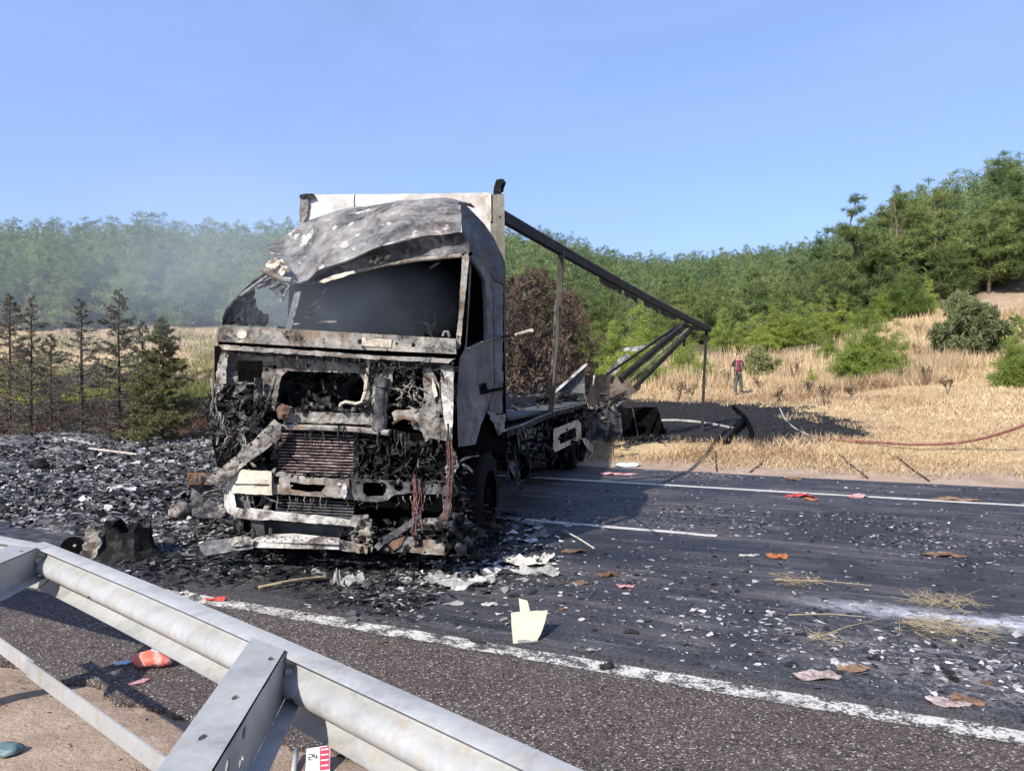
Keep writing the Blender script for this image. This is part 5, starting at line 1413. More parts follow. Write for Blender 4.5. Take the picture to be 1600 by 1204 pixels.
# melted strands and crust along the edges of the front
def drips(name, n, line, v0, v1, l0, l1, r, m, seed):
    rs = random.Random(seed); b = MB()
    for _ in range(n):
        k = rs.uniform(0, len(line) - 1.001); i = int(k); f = k - i
        x = line[i][0] * (1 - f) + line[i + 1][0] * f; y = line[i][1] * (1 - f) + line[i + 1][1] * f
        L = rs.uniform(l0, l1); v = rs.uniform(v0, v1); pts = [tf(x + rs.uniform(-2, 2) * j, y + L * j / 3, v + rs.uniform(-.02, .02) * j) for j in range(4)]
        b.add(*tube(pts, r * rs.uniform(.6, 1.8), 5, r * .35))
    return part(b, name, m, smooth=True, kind='stuff')
drips('melted_strands', 46, [(345, 545), (712, 566)], -.02, .1, 6, 34, .007, 'char', 71)
drips('melted_strands', 40, [(430, 660), (600, 668), (700, 690)], -.02, .12, 6, 40, .007, 'char', 72)
drips('melted_strands', 34, [(356, 772), (545, 778), (700, 772)], -.1, .05, 5, 26, .006, 'ash_metal', 73)
drips('melted_strands', 40, [(330, 590), (340, 640), (400, 700)], -.06, .15, 14, 60, .008, 'ash_metal', 74)
drips('melted_strands', 26, [(700, 660), (708, 760)], -.05, .1, 20, 60, .006, 'char', 75)
box_shards('side_crust', 60, (1.1, 1.32), (-.1, .5), (.15, 1.1), .04, .16, 'char', 76)
box_shards('wheel_wreckage', 50, (1.0, 1.36), (.5, 1.4), (.05, .5), .04, .17, 'char', 77)
box_shards('left_wheel_wreckage', 70, (-1.4, -1.0), (.0, 1.3), (.05, .8), .05, .2, 'char', 78)
box_shards('engine_wreckage', 120, (-1.15, 1.1), (.35, .9), (.6, 2.1), .04, .2, 'char_dark', 81)
box_shards('engine_wreckage', 60, (-1.1, 1.0), (.3, .7), (1.2, 1.9), .03, .13, 'char', 82)
# ================================================================== crash barrier (double beam with rear spacers and tension strap)
HB = .76
K = np.array((-2.93, 4.62)); G2 = np.array((.747, -.664)); G1 = np.array((-.872, .49))
barrier = empty('crash_barrier', (K[0], K[1], 0), 'galvanised steel crash barrier bent out of line in the foreground', 'crash barrier')
PROF = [(.108, .004), (.102, .011), (.075, .010), (.03, .002), (.022, -.004), (.026, -.010), (.055, -.028), (.066, -.045), (.062, -.062), (.035, -.08), (.012, -.098), (-.002, -.122), (-.008, -.145), (-.006, -.165), (.004, -.185), (.022, -.2), (.055, -.214), (.083, -.238), (.083, -.254), (.06, -.284), (.03, -.308), (.016, -.312)]
PROF = [(o, h if h > 0 else h * .74) for o, h in PROF]
def beam(p0, d, L, name, grow=0.0, bow=0.0, n=24, dz=0.0, skew=0.0):
    rn = np.array((-d[1], d[0]))                    # towards the road
    if rn @ RN < 0: rn = -rn
    V, F = [], []; m = len(PROF)
    for side in (0, 1):
        for i in range(n + 1):
            t = i / n; c = p0 + d * (L * t) + rn * (bow * math.sin(PI * t))
            for o, h in PROF:
                oo = o - .105 - grow - .004 * side
                V.append((c[0] + rn[0] * oo, c[1] + rn[1] * oo, HB + h + dz * t + .004 * math.sin(i * 1.7) * (abs(h) > .3)))
    N = (n + 1) * m
    for side in (0, 1):
        for i in range(n):
            for j in range(m - 1):
                a = side * N + i * m + j; F.append((a, a + 1, a + m + 1, a + m))
    for i in range(n):
        for j in (0, m - 1):
            a = i * m + j; F.append((a, a + m, a + m + N, a + N))
    for i in (0, n):
        for j in range(m - 1):
            a = i * m + j; F.append((a, a + 1, a + 1 + N, a + N))
    b = MB(); b.add(V, F); return part(b, name, 'galv', barrier, True, sharp=35), rn
r2, rn2 = beam(K, G2, 4.9, 'rail', 0, .04)
r1, rn1 = beam(K + G2 * .16 + np.array((0, -.003)), G1, 6.0, 'rail', .005)
def bolts(parent, p0, d, rn, ts, hs, name='bolt'):
    for t in ts:
        for h, o in hs:
            c = p0 + d * t - rn * (.105 - o + .004)
            b = MB(); q = np.array((c[0], c[1], HB + h)); e = q - np.array((rn[0], rn[1], 0)) * .018
            b.add(*tube([q, e], .015, 6)); part(b, name, 'galv', parent)
bolts(r1, K, G2, rn2, (.02, .1), ((-.087, .018), (-.145, .018), (-.215, .045)))
M['slot'] = plain('dark slot', (.01, .01, .01), (.02, .02, .02))
for t in (1.02, 2.95):
    c = K + G2 * t - rn2 * .1135; c = c + rn2 * (.04 * math.sin(PI * t / 4.9))
    b = MB(); b.add(*plate(circ(0, 0, .022, .009, 10), lambda x, y, d: np.array((c[0] + G2[0] * x - rn2[0] * (.002 - d), c[1] + G2[1] * x - rn2[1] * (.002 - d), HB - .118 + y)), .004, sp=.1)); part(b, 'bolt_slot', 'slot', r2)

def spacer(TL, TR, BR, BL, name='spacer'):
    """channel section lying flat between rail and strap: top plate with slots, side web with round holes, foot flange"""
    TL, TR, BR, BL = [np.array((*p, HB)) for p in (TL, TR, BR, BL)]
    L = np.linalg.norm(TR - BR)
    def top(x, y, d):
        p = TL * (1 - x) * (1 - y) + TR * x * (1 - y) + BR * x * y + BL * (1 - x) * y
        return p + np.array((0, 0, .012 - d))
    hl = [[(cx + .07 * math.cos(a) * 1.0 - .0 + .03 * math.sin(a), cy + .016 * math.sin(a) - .018 * math.cos(a)) for a in [2 * PI * k / 10 for k in range(10)]] for cx, cy in ((.78, .12), (.55, .5), (.42, .78))]
    b = MB(); b.add(*plate([(0, 0), (1, 0), (1, 1), (0, 1)], top, .006, sp=.11, holes=hl)); sp_ = part(b, name, 'galv', barrier)
    ax = (BR - TR) / L
    nr = np.array((-ax[1], ax[0], 0)); nr = nr if nr @ (TR - TL) > 0 else -nr
    def web(x, y, d):
        p = TR + (BR - TR) * x
        return p + np.array((0, 0, .012 - .17 * y)) - nr * (d - .0)
    wh = [circ(cx, cy, .028, .11, 12) for cx, cy in ((.64, .22), (.68, .62), (.83, .3), (.86, .72), (.98 - .03, .5))]
    b = MB(); b.add(*plate([(0, 0), (1, 0), (1, 1), (0, 1)], web, .006, sp=.12, holes=wh)); part(b, 'spacer_web', 'galv', sp_)
    def foot(x, y, d):
        p = TR + (BR - TR) * x
        return p + nr * (.06 * y + .001) + np.array((0, 0, -.158 - d))
    b = MB(); b.add(*plate([(0, 0), (1, 0), (1, 1), (0, 1)], foot, .006, sp=.3)); part(b, 'spacer_flange', 'galv', sp_)
    b = MB(); q = TR + np.array((0, 0, -.06)) + nr * .005 + ax * .03; b.add(*tube([q, q + nr * .025], .018, 6)); part(b, 'bolt', 'galv', sp_)
    mid = TL * .22 + TR * .22 + BR * .28 + BL * .28
    b = MB()
    for (x0, x1, y0, y1) in ((-.05, .05, -.03, -.024), (-.05, -.044, -.024, .03), (.044, .05, -.024, .03)):
        P = [(mid[0] + x, mid[1] + y, z) for z in (-.3, HB - .002) for x, y in ((x0, y0), (x1, y0), (x1, y1), (x0, y1))]
        b.add(*hexa(P))
    part(b, 'post', 'galv', barrier)
    return sp_
spacer((-1.01, 2.86), (-.835, 2.72), (-.755, 1.84), (-.90, 1.84))
spacer((-3.08, 4.52), (-2.86, 4.44), (-2.75, 3.56), (-2.91, 3.56))
spacer((.93, .98), (1.13, .80), (1.24, -.1), (1.06, -.1))
sA = at(-160, 905, (EYE - .74) * FPX / (905 - 602)); sB = at(0, 1008, (EYE - .74) * FPX / 406); sC = at(263, 1198, (EYE - .74) * FPX / 596)
dS = (sC - sB) / np.linalg.norm(sC - sB); sD = sC + dS * 1.6; sA = sB - dS * 1.6
mid1 = sB + (sC - sB) * .24
b = MB()
for p, q in ((sA, mid1 + dS * .04), (mid1, sD)):
    b.add(*bar(p, q, .006, .058) if p is sA else bar(p + np.array((-.006, -.006, 0)), q + np.array((-.006, -.006, 0)), .006, .058))
b_ = MB(); b_.add(*bar(sA, mid1 + dS * .04, .006, .058)); part(b_, 'tension_strap', 'galv', barrier)
b_ = MB(); b_.add(*bar(mid1 - np.array((.005, .006, 0)), sD - np.array((.005, .006, 0)), .006, .058)); part(b_, 'tension_strap', 'galv', barrier)

# ================================================================== person on the verge
def skin(name, joints, edges, m, parent, sub=2, root=0):
    me = bpy.data.meshes.new(name); me.from_pydata([j[:3] for j in joints], edges, [])
    o = bpy.data.objects.new(name, me); col.objects.link(o)
    sk = o.modifiers.new('s', 'SKIN'); ss_ = o.modifiers.new('d', 'SUBSURF'); ss_.levels = sub; ss_.render_levels = sub
    for v, j in zip(me.skin_vertices[0].data, joints):
        r = j[3] if hasattr(j[3], '__len__') else (j[3], j[3]); v.radius = r
        v.use_root = False
    me.skin_vertices[0].data[root].use_root = True
    dg = bpy.context.evaluated_depsgraph_get(); dg.update()
    new = bpy.data.meshes.new_from_object(o.evaluated_get(dg)); new.name = name
    o.modifiers.clear(); o.data = new; bpy.data.meshes.remove(me)
    new.materials.clear(); new.materials.append(m)
    new.polygons.foreach_set('use_smooth', np.ones(len(new.polygons), dtype=bool))
    o.parent = parent; return o
M['skin'] = plain('skin', (.42, .24, .16), (.5, .3, .21), 12, .55, bs=.05)
M['maroon'] = plain('maroon shirt', (.2, .012, .03), (.28, .02, .045), 10, .8)
M['vest'] = plain('grey work vest', (.09, .085, .085), (.14, .13, .13), 10, .85)
M['dark_sleeve'] = plain('dark sleeves', (.02, .016, .016), (.035, .028, .028), 10, .85)
M['trousers'] = plain('grey green trousers', (.055, .06, .052), (.095, .1, .088), 9, .85)
M['hair'] = plain('dark hair', (.012, .01, .009), (.03, .024, .02), 30, .6)
M['shoe'] = plain('dark shoes', (.03, .026, .022), (.06, .05, .042), 9, .7)
pp = hit(1153, 617); pp[2] = tz(pp[0], pp[1])
man = empty('person', tuple(pp), 'person in a maroon shirt and dark vest standing on the dry grass watching', 'person')
man.rotation_euler.z = math.radians(22); man.scale = (1.0, 1.0, 1.0)
J = [(0, 0, .93, (.13, .10)), (0, .0, 1.12, (.13, .095)), (0, -.005, 1.30, (.15, .10)), (0, 0, 1.42, (.11, .08)), (0, -.01, 1.50, .055), (0, -.02, 1.56, .07), (0, -.025, 1.62, (.082, .092)), (0, -.02, 1.69, (.07, .085)), (0, -.015, 1.725, .045),
     (-.09, 0, .90, .1), (-.115, 0, .50, .062), (-.125, .01, .10, .042), (-.135, -.11, .035, .038),
     (.09, 0, .90, .1), (.155, -.01, .50, .062), (.19, .01, .10, .042), (.215, -.10, .035, .038),
     (-.185, 0, 1.39, .06), (-.245, .02, 1.12, .043), (-.262, -.03, .86, .03), (-.265, -.05, .77, (.022, .042)),
     (.185, 0, 1.39, .06), (.255, .06, 1.14, .043), (.20, .13, .92, .03), (.15, .16, .86, (.022, .04))]
E = [(0, 1), (1, 2), (2, 3), (3, 4), (4, 5), (5, 6), (6, 7), (7, 8), (0, 9), (9, 10), (10, 11), (11, 12), (0, 13), (13, 14), (14, 15), (15, 16), (3, 17), (17, 18), (18, 19), (19, 20), (3, 21), (21, 22), (22, 23), (23, 24)]
# fingers: short chains rooted in each palm
def fing(base, hd):
    for k in range(4):
        a = len(J); x = -.026 + .017 * k
        J.append((base[0] + hd * .004, base[1] + x, base[2] - .05, .009)); J.append((base[0] + hd * .008, base[1] + x, base[2] - (.085 + .012 * (k in (1, 2))), .0075))
        E.extend([(hb, a), (a, a + 1)])
    a = len(J); J.append((base[0] + hd * .02, base[1] - .04, base[2] - .02, .010)); J.append((base[0] + hd * .024, base[1] - .05, base[2] - .055, .009)); E.extend([(hb, a), (a, a + 1)])
hb = 20; fing(J[20][:3], 1)
hb = 24; fing(J[24][:3], -1)
skin('body', J, E, M['skin'], man, 1)
skin('trousers', [(0, 0, .98, (.155, .12)), (0, 0, .90, (.15, .125)), (-.09, 0, .82, .108), (-.115, 0, .50, .08), (-.125, .01, .08, .066), (.09, 0, .82, .108), (.155, -.01, .50, .08), (.19, .01, .08, .066)],
     [(0, 1), (1, 2), (2, 3), (3, 4), (1, 5), (5, 6), (6, 7)], M['trousers'], man, 2)
skin('shirt', [(0, -.012, .92, (.17, .14)), (0, -.012, 1.12, (.165, .135)), (0, -.012, 1.32, (.19, .14)), (0, -.005, 1.43, (.15, .115)), (0, -.005, 1.475, (.085, .085)), (-.17, 0, 1.395, .095), (.17, 0, 1.395, .095)], [(0, 1), (1, 2), (2, 3), (3, 4), (3, 5), (3, 6)], M['maroon'], man, 1)
for s in (-1, 1):
    skin('vest_side', [(s * .125, .0, .93, (.075, .145)), (s * .125, .0, 1.15, (.075, .145)), (s * .13, -.0, 1.33, (.085, .145)), (s * .12, .0, 1.43, (.07, .12))], [(0, 1), (1, 2), (2, 3)], M['vest'], man, 1)
    skin('sleeve', [(s * .10, 0, 1.44, .085), (s * .19, 0, 1.385, .1), (s * .235, .015 + .02 * (s > 0), 1.18, .08)], [(0, 1), (1, 2)], M['dark_sleeve'], man, 1)
    skin('shoe', [((-.125, .205)[s > 0], .04, .05, .062), ((-.13, .215)[s > 0], -.06, .05, .064), ((-.135, .225)[s > 0], -.17, .04, .05)], [(0, 1), (1, 2)], M['shoe'], man, 1)
skin('hair', [(0, .0, 1.665, (.088, .08)), (0, .0, 1.71, (.086, .092)), (0, -.005, 1.745, (.06, .07))], [(0, 1), (1, 2)], M['hair'], man, 2)
for nm, c, r, m in (('nose', (0, -.122, 1.625), .017, 'skin'), ('eye', (-.032, -.108, 1.645), .010, 'hair'), ('eye', (.032, -.108, 1.645), .010, 'hair'), ('mouth', (0, -.110, 1.585), .014, 'maroon'), ('ear', (-.088, -.015, 1.63), .022, 'skin'), ('ear', (.088, -.015, 1.63), .022, 'skin')):
    bm = bmesh.new(); bmesh.ops.create_uvsphere(bm, u_segments=8, v_segments=6, radius=r)
    for v in bm.verts:
        v.co = Vector((v.co.x * (1.6 if nm == 'mouth' else .5 if nm == 'ear' else 1), v.co.y * .8, v.co.z * (.45 if nm == 'mouth' else 1.25))) + Vector(c)
    me = bpy.data.meshes.new(nm); bm.to_mesh(me); bm.free(); me.materials.append(M[m]); o = bpy.data.objects.new(nm, me); col.objects.link(o); o.parent = man
bm = bmesh.new(); bmesh.ops.create_cube(bm, size=1)
for v in bm.verts: v.co = Vector((v.co.x * .07 - .15, v.co.y * .03 - .12, v.co.z * .1 + .93))
me = bpy.data.meshes.new('belt_pouch'); bm.to_mesh(me); bm.free(); me.materials.append(M['hair']); o = bpy.data.objects.new('belt_pouch', me); col.objects.link(o); o.parent = man

# ================================================================== hose, wire, fallen panel
M['hose'] = plain('dusty red fire hose', (.11, .035, .03), (.27, .12, .09), 9, .8)
M['hose_grey'] = plain('sooty pale fire hose', (.16, .14, .13), (.42, .38, .36), 7, .8)
hs = [hit(1218, 637, .02), hit(1227, 655, .02), hit(1240, 668, .02), hit(1258, 678, .02), hit(1275, 682, .03)]
hs += [hit(1320, 688, .05), hit(1370, 692, .08)]
hs += [at(1430, 694, hs[-1][1] - .3), at(1490, 692, hs[-1][1] - .6), at(1545, 682, hs[-1][1] - 1.0), at(1600, 664, hs[-1][1] - 1.5), at(1680, 632, hs[-1][1] - 2.0)]
def smooth_pts(P, n=6):
    out = []
    for i in range(len(P) - 1):
        p0, p1, p2, p3 = P[max(i - 1, 0)], P[i], P[i + 1], P[min(i + 2, len(P) - 1)]
        for k in range(n):
            f = k / n; out.append(.5 * ((2 * p1) + (-p0 + p2) * f + (2 * p0 - 5 * p1 + 4 * p2 - p3) * f * f + (-p0 + 3 * p1 - 3 * p2 + p3) * f ** 3))
    return out + [P[-1]]
sp_ = smooth_pts(hs)
ho = empty('fire_hose', tuple(hs[0]), 'reddish fire hose lifted off the straw towards the right edge of the photo', 'hose')
b = MB(); b.add(*tube(sp_[:22], .028, 8)); part(b, 'sooty_hose_end', 'hose_grey', ho, True)
b = MB(); b.add(*tube(sp_[21:], .03, 8)); part(b, 'hose_line', 'hose', ho, True)
h2 = smooth_pts([hit(1030, 657, .03), hit(1062, 657, .03), hit(1105, 661, .03), hit(1145, 669, .03)])
tag(mk('fire_hose', *tube(h2, .04, 8), M['hose_grey'], None, True), 'short grey length of hose across the burnt patch under the rail', 'hose')
wp = [at(-200, 452, 95), at(300, 449, 92), at(870, 447, 90), at(1240, 441, 88), at(1640, 433, 86), at(2200, 415, 84)]
wp = [p + np.array((0, 0, -.0)) for p in smooth_pts(wp, 5)]
M['wire'] = plain('dark cable', (.02, .02, .02), (.04, .04, .04))
tag(mk('overhead_cable', *tube(wp, .03, 5), M['wire'], None, True), 'thin dark cable strung across the face of the hills', 'cable')
# fallen rear panel of the box
fp0, fp1 = hit(972, 684, .0), hit(1041, 678, .0)
def fpn(x, y, d): return fp0 * (1 - x) + fp1 * x + np.array((-.1 * y, .25 * y + d, .72 * y)) + np.array((0, 0, -.03 + .03 * math.sin(3 * x)))
fpan = empty('fallen_panel', tuple(fp0), 'black burnt panel leaning on the verge behind the lorry', 'panel')
b = MB(); b.add(*plate([(0, 0), (1, 0), (.93, 1), (.05, 1.05)], fpn, .03, sp=.12, amp=.02, jag=.01)); part(b, 'sheet', 'soot', fpan)
b = MB(); b.add(*bar(fpn(.36, .02, -.02), fpn(.36, 1.0, -.02), .03, .02)); part(b, 'seam', 'visor_metal', fpan)
b = MB(); b.add(*bar(fpn(.0, .02, -.02), fpn(.05, 1.03, -.02), .04, .03)); part(b, 'edge_trim', 'side_dark', fpan)
# thick dark arcs laid over the burnt patch as tubes
for pts, lab in (([(1146, 636), (1162, 650), (1172, 668), (1176, 684)], 'thick black arc curving down the burnt patch'), ([(1165, 655), (1152, 672), (1134, 694)], 'black arc running down left to the straw edge')):
    tag(mk('dark_arc', *tube([hit(x, y, .03) for x, y in pts], .07, 7), M['soot'], None, True), lab, 'rubber seal', 'dark arcs on the burnt patch')
for (a, c, lab) in (((1172, 738), (1200, 716), 'thin dark line slanting left at the road edge'), ((1310, 708), (1356, 747), 'long thin dark line at the road edge below the hose'), ((1402, 714), (1452, 752), 'thin dark line at the road edge farthest right'), ((1118, 706), (1120, 736), 'short upright-looking dark bar at the road edge')):  # thin dark lines at the far road edge, drawn as slim tubes
    tag(mk('burnt_stick', *tube([hit(*a, .02), hit((a[0] + c[0]) / 2, (a[1] + c[1]) / 2 + 1, .025), hit(*c, .02)], .017, 6), M['bark_burnt'], None, True), lab, 'stick', 'dark lines at the far road edge')

# ================================================================== debris
def flake_np(n, s, flat, pos, seed):
    rs = np.random.RandomState(seed)
    a = np.arange(6) * PI / 3
    q = rs.uniform(.5, 1.25, (n, 6))
    L = np.zeros((n, 8, 3))
    L[:, :6, 0] = q * np.cos(a) * s[:, None]; L[:, :6, 1] = q * np.sin(a) * s[:, None] * rs.uniform(.15, .9, (n, 1))
    L[:, :6, 2] = rs.uniform(-.3, .3, (n, 6)) * (s * flat)[:, None]
    L[:, 6, :2] = rs.uniform(-.25, .25, (n, 2)) * s[:, None]; L[:, 6, 2] = rs.uniform(.3, .7, n) * s * flat
    L[:, 7, :2] = rs.uniform(-.25, .25, (n, 2)) * s[:, None]; L[:, 7, 2] = -rs.uniform(.2, .5, n) * s * flat
    # tilt and turn
    th = rs.uniform(0, 2 * PI, n); tl = rs.normal(0, .6, n)
    ct, st, c2, s2 = np.cos(th), np.sin(th), np.cos(tl), np.sin(tl)
    x, y, z = L[..., 0], L[..., 1], L[..., 2]
    y2 = y * c2[:, None] - z * s2[:, None]; z2 = y * s2[:, None] + z * c2[:, None]
    x3 = x * ct[:, None] - y2 * st[:, None]; y3 = x * st[:, None] + y2 * ct[:, None]
    W = np.stack([x3, y3, z2], -1)
    W[..., 2] += (-W[..., 2].min(1))[:, None] * .75
    W += pos[:, None, :]
    f = np.array([(k, (k + 1) % 6, 6) for k in range(6)] + [((k + 1) % 6, k, 7) for k in range(6)])
    F = (np.arange(n)[:, None, None] * 8 + f[None]).reshape(-1, 3)
    return W.reshape(-1, 3), F
def shred_np(n, s, flat, pos, seed):
    """torn, folded scraps: two bent triangles with ragged corners, lying at all angles"""
    rs = np.random.RandomState(seed); L = np.zeros((n, 5, 3)); e = rs.uniform(.12, .8, n)
    base = np.array(((-1, -.5), (.1, -1), (1, -.2), (.5, .9), (-.6, .7)))
    L[..., 0] = (base[:, 0][None] + rs.normal(0, .28, (n, 5))) * s[:, None]
    L[..., 1] = (base[:, 1][None] + rs.normal(0, .28, (n, 5))) * (s * e)[:, None]
    L[..., 2] = rs.normal(0, .22, (n, 5)) * (s * (.4 + flat))[:, None]
    th = rs.uniform(0, 2 * PI, n); tl = rs.normal(0, .55, n) * (.3 + flat)
    ct, st, c2, s2 = np.cos(th), np.sin(th), np.cos(tl), np.sin(tl)
    x, y, z = L[..., 0], L[..., 1], L[..., 2]
    y2 = y * c2[:, None] - z * s2[:, None]; z2 = y * s2[:, None] + z * c2[:, None]
    W = np.stack([x * ct[:, None] - y2 * st[:, None], x * st[:, None] + y2 * ct[:, None], z2], -1)
    W[..., 2] += (-W[..., 2].min(1))[:, None] + .001
    W += pos[:, None, :]
    f = np.array([(0, 1, 4), (1, 2, 3), (1, 3, 4)])
    return W.reshape(-1, 3), (np.arange(n)[:, None, None] * 5 + f[None]).reshape(-1, 3)
def flakes_obj(name, n, s, flat, pos, tone, m, seed, label, cat):
    if name == 'grit':
        V, F = flake_np(n, s, flat, pos, seed); nv = 8
    else:
        V, F = shred_np(n, s, flat, pos, seed); nv = 5
    o = mk(name, V, F, m, None, False, (0, 0, 0))
    a = o.data.attributes.new('tone', 'FLOAT', 'POINT'); a.data.foreach_set('value', np.repeat(tone, nv).astype(np.float32))
    return tag(o, label, cat, None, 'stuff')
def rubble_mat():
    m, t, b = nt('burnt rubble')
    a = node(t, 'ShaderNodeAttribute', attribute_name='tone')
    tc = node(t, 'ShaderNodeTexCoord'); n1 = noise_tex(t, tc.outputs['Object'], 22, 5, .7)
    f = mth(t, 'ADD', a.outputs['Fac'], mth(t, 'MULTIPLY', mth(t, 'SUBTRACT', n1.outputs[0], .5), .45))
    t.links.new(ramp(t, f, [(.0, (.005, .005, .006)), (.32, (.022, .021, .022)), (.5, (.085, .08, .079)), (.66, (.2, .19, .187)), (.84, (.38, .365, .36)), (.97, (.62, .6, .58))]).outputs[0], b.inputs['Base Color'])
    b.inputs['Roughness'].default_value = .8; b.inputs['Specular IOR Level'].default_value = .3
    return m
M['rubble'] = rubble_mat()
# heap of burnt cargo at the left: lumpy ash bed
def heap_h(r, s):
    x_ = RD[0] * r + RN[0] * s - OX; y_ = RD[1] * r + RN[1] * s - OY
    m_ = sm(-2.9, -5.2, r) * sm(5.0, 6.4, s) * sm(18.5, 15.5, s) * np.maximum(sm(-.7, -1.5, x_ * LX + y_ * LY), sm(.2, -.6, x_ * AX + y_ * AY))
    n = .5 + .5 * vnoise(r, s, .8, 91)
    return m_ * (.03 + .19 * n ** 1.5 + .10 * vnoise(r, s, 3.0, 92) + .07 * (1 - 2 * np.abs(vnoise(r, s, 6, 93))) + .05 * vnoise(r, s, 15, 94)) * (.45 + .75 * sm(8, 14, s)) - .03
gr, gs = np.meshgrid(np.arange(-24, -2.6, .05), np.arange(4.8, 18.6, .05), indexing='ij')
gz = heap_h(gr, gs)
HV = np.stack([RD[0] * gr + RN[0] * gs, RD[1] * gr + RN[1] * gs, gz + np.where(gs > 15, .02, 0)], -1).reshape(-1, 3)
a_, b2_ = gr.shape
ii, jj = np.meshgrid(np.arange(a_ - 1), np.arange(b2_ - 1), indexing='ij'); q = (ii * b2_ + jj).ravel()
HF = np.stack([q, q + b2_, q + b2_ + 1, q + 1], 1)
M['ash_bed'] = burnt('wet ash and soot bed', [(.32, .006), (.43, .025), (.5, (.09, .087, .087)), (.58, (.24, .23, .228)), (.68, (.46, .44, .43))], 3.0, .85, bs=1.0, fine=34, spec=.12)
hp = mk('ash_bed', HV, HF, M['ash_bed'], None, True, (0, 0, 0)); tag(hp, 'bed of grey and black ash left of the lorry', 'ash', None, 'stuff')
def rub(n, rr, sr, smin, smax, seed, tfun, flat=.6, dens=None, pw=2.2, zf=heap_h):
    rs = np.random.RandomState(seed)
    r = rs.uniform(*rr, n); s = rs.uniform(*sr, n)
    if dens is not None:
        k = dens(r, s) > rs.uniform(0, 1, n); r, s = r[k], s[k]
    n = len(r); sz = smin + (smax - smin) * rs.uniform(0, 1, n) ** pw
    z = np.maximum(zf(r, s), 0) if zf else np.zeros(n)
    pos = np.stack([RD[0] * r + RN[0] * s, RD[1] * r + RN[1] * s, z], -1)
    return n, sz, np.full(n, 1.0) * rs.uniform(.06, flat, n), pos, np.clip(tfun(r, s, rs), 0, 1)
def t_heap(r, s, rs):
    n = len(r); pale = .18 * sm(11, 14.5, s) + .16 * vnoise(r, s, .7, 95)
    return np.clip(rs.beta(1.15, 1.35, n) * .92 + pale, 0, 1)
def d_heap(r, s): return (heap_h(r, s) > 0.0) * (.4 + .6 * (vnoise(r, s, 1.1, 96) > -.3))
n, sz, fl, pos, to = rub(260000, (-20, -3.0), (5.2, 18), .006, .065, 31, t_heap, 1.1, d_heap, 3.4)
flakes_obj('burnt_rubble', n, sz, fl, pos, to, M['rubble'], 31, 'burnt rubble and ash flakes heaped left of the lorry', 'rubble')
# rubble under and in front of the lorry, and along its side
def d_front(r, s): return sm(1.5, .8, (RD[0] * r + RN[0] * s - OX) * LX + (RD[1] * r + RN[1] * s - OY) * LY) * sm(-1.2, -2.6, r) * sm(4.5, 5.3, s + .6 * vnoise(r, s, 1.3, 97)) * sm(9.5, 8.5, s) + .0
n, sz, fl, pos, to = rub(50000, (-7, -1.0), (4.3, 9.6), .006, .06, 32, lambda r, s, rs: rs.beta(.9, 2.2, len(r)) * .9, .5, d_front, 3.2)
flakes_obj('burnt_rubble', n, sz, fl, pos, to, M['rubble'], 32, 'fine black rubble on the road under the lorry front', 'rubble')
def d_side(r, s):
    x = RD[0] * r + RN[0] * s; y = RD[1] * r + RN[1] * s
    u = (x - OX) * LX + (y - OY) * LY
    v = (x - OX) * AX + (y - OY) * AY
    return sm(2.1, .9, u) * sm(-1.2, -.2, v) * sm(3.6, 1.6, v) * (u > .6)
n, sz, fl, pos, to = rub(30000, (-5, 1.5), (5.5, 10.5), .008, .08, 33, lambda r, s, rs: rs.beta(1.3, .9, len(r)), .3, d_side, 3.6, None)
flakes_obj('burnt_rubble', n, sz, fl, pos, to, M['rubble'], 33, 'pale ash flakes on the road beside the front wheel', 'rubble')
def d_road(r, s):
    return np.clip(.10 + .75 * sm(.0, .5, vnoise(r * .5, s, 1.0, 98) + .5 * vnoise(r * .6, s, 3.1, 99)) + 1.0 * np.exp(-((s - 5.3) / .6) ** 2) * (r > -1.2) + .4 * np.exp(-((r + 1.5) / 1.5) ** 2 - ((s - 6.3) / 1.2) ** 2), 0, 1) * sm(4.2, 4.9, s)
n, sz, fl, pos, to = rub(110000, (-4, 12), (4.2, 15), .003, .036, 34, lambda r, s, rs: np.where(rs.uniform(0, 1, len(r)) < .30 + .45 * np.exp(-((s - 5.3) / .6) ** 2), rs.uniform(.6, .92, len(r)), rs.uniform(.05, .6, len(r))), .25, d_road, 3.4, None)
flakes_obj('road_litter', n, sz, fl, pos, to, M['rubble'], 34, 'tiny ash flakes and grit strewn over the lanes', 'litter')
n, sz, fl, pos, to = rub(5000, (-4.5, 4), (.2, 4.3), .003, .014, 35, lambda r, s, rs: rs.uniform(.25, .75, len(r)), .9, None, 3.0, lambda r, s: terrain(RD[0] * r + RN[0] * s, RD[1] * r + RN[1] * s) * (s < 2.7))
flakes_obj('grit', n, sz, fl, pos, to, M['rubble'], 35, 'loose grit on the shoulder and soil', 'grit')

# countable scraps on the lanes
FR = {}
rs_ = random.Random(77)
M['scrap_white'] = burnt('white charred paper', [(.36, (.04, .036, .034)), (.46, (.3, .28, .265)), (.56, (.52, .5, .47)), (.7, (.68, .66, .63))], 9, .8)
M['scrap_grey'] = burnt('grey ash scrap', [(.3, (.06, .058, .057)), (.5, (.2, .19, .19)), (.7, (.4, .38, .37))], 9, .8)
M['scrap_black'] = burnt('black burnt scrap', [(.3, .006), (.6, .018), (.8, .06)], 9, .7)
M['scrap_brown'] = burnt('brown charred card', [(.36, (.03, .02, .014)), (.47, (.11, .066, .042)), (.6, (.2, .125, .08)), (.7, (.3, .2, .14))], 9, .8)
M['scrap_pink'] = burnt('pinkish charred paper', [(.36, (.05, .038, .035)), (.47, (.26, .2, .19)), (.6, (.46, .38, .36)), (.7, (.58, .5, .47))], 9, .8)
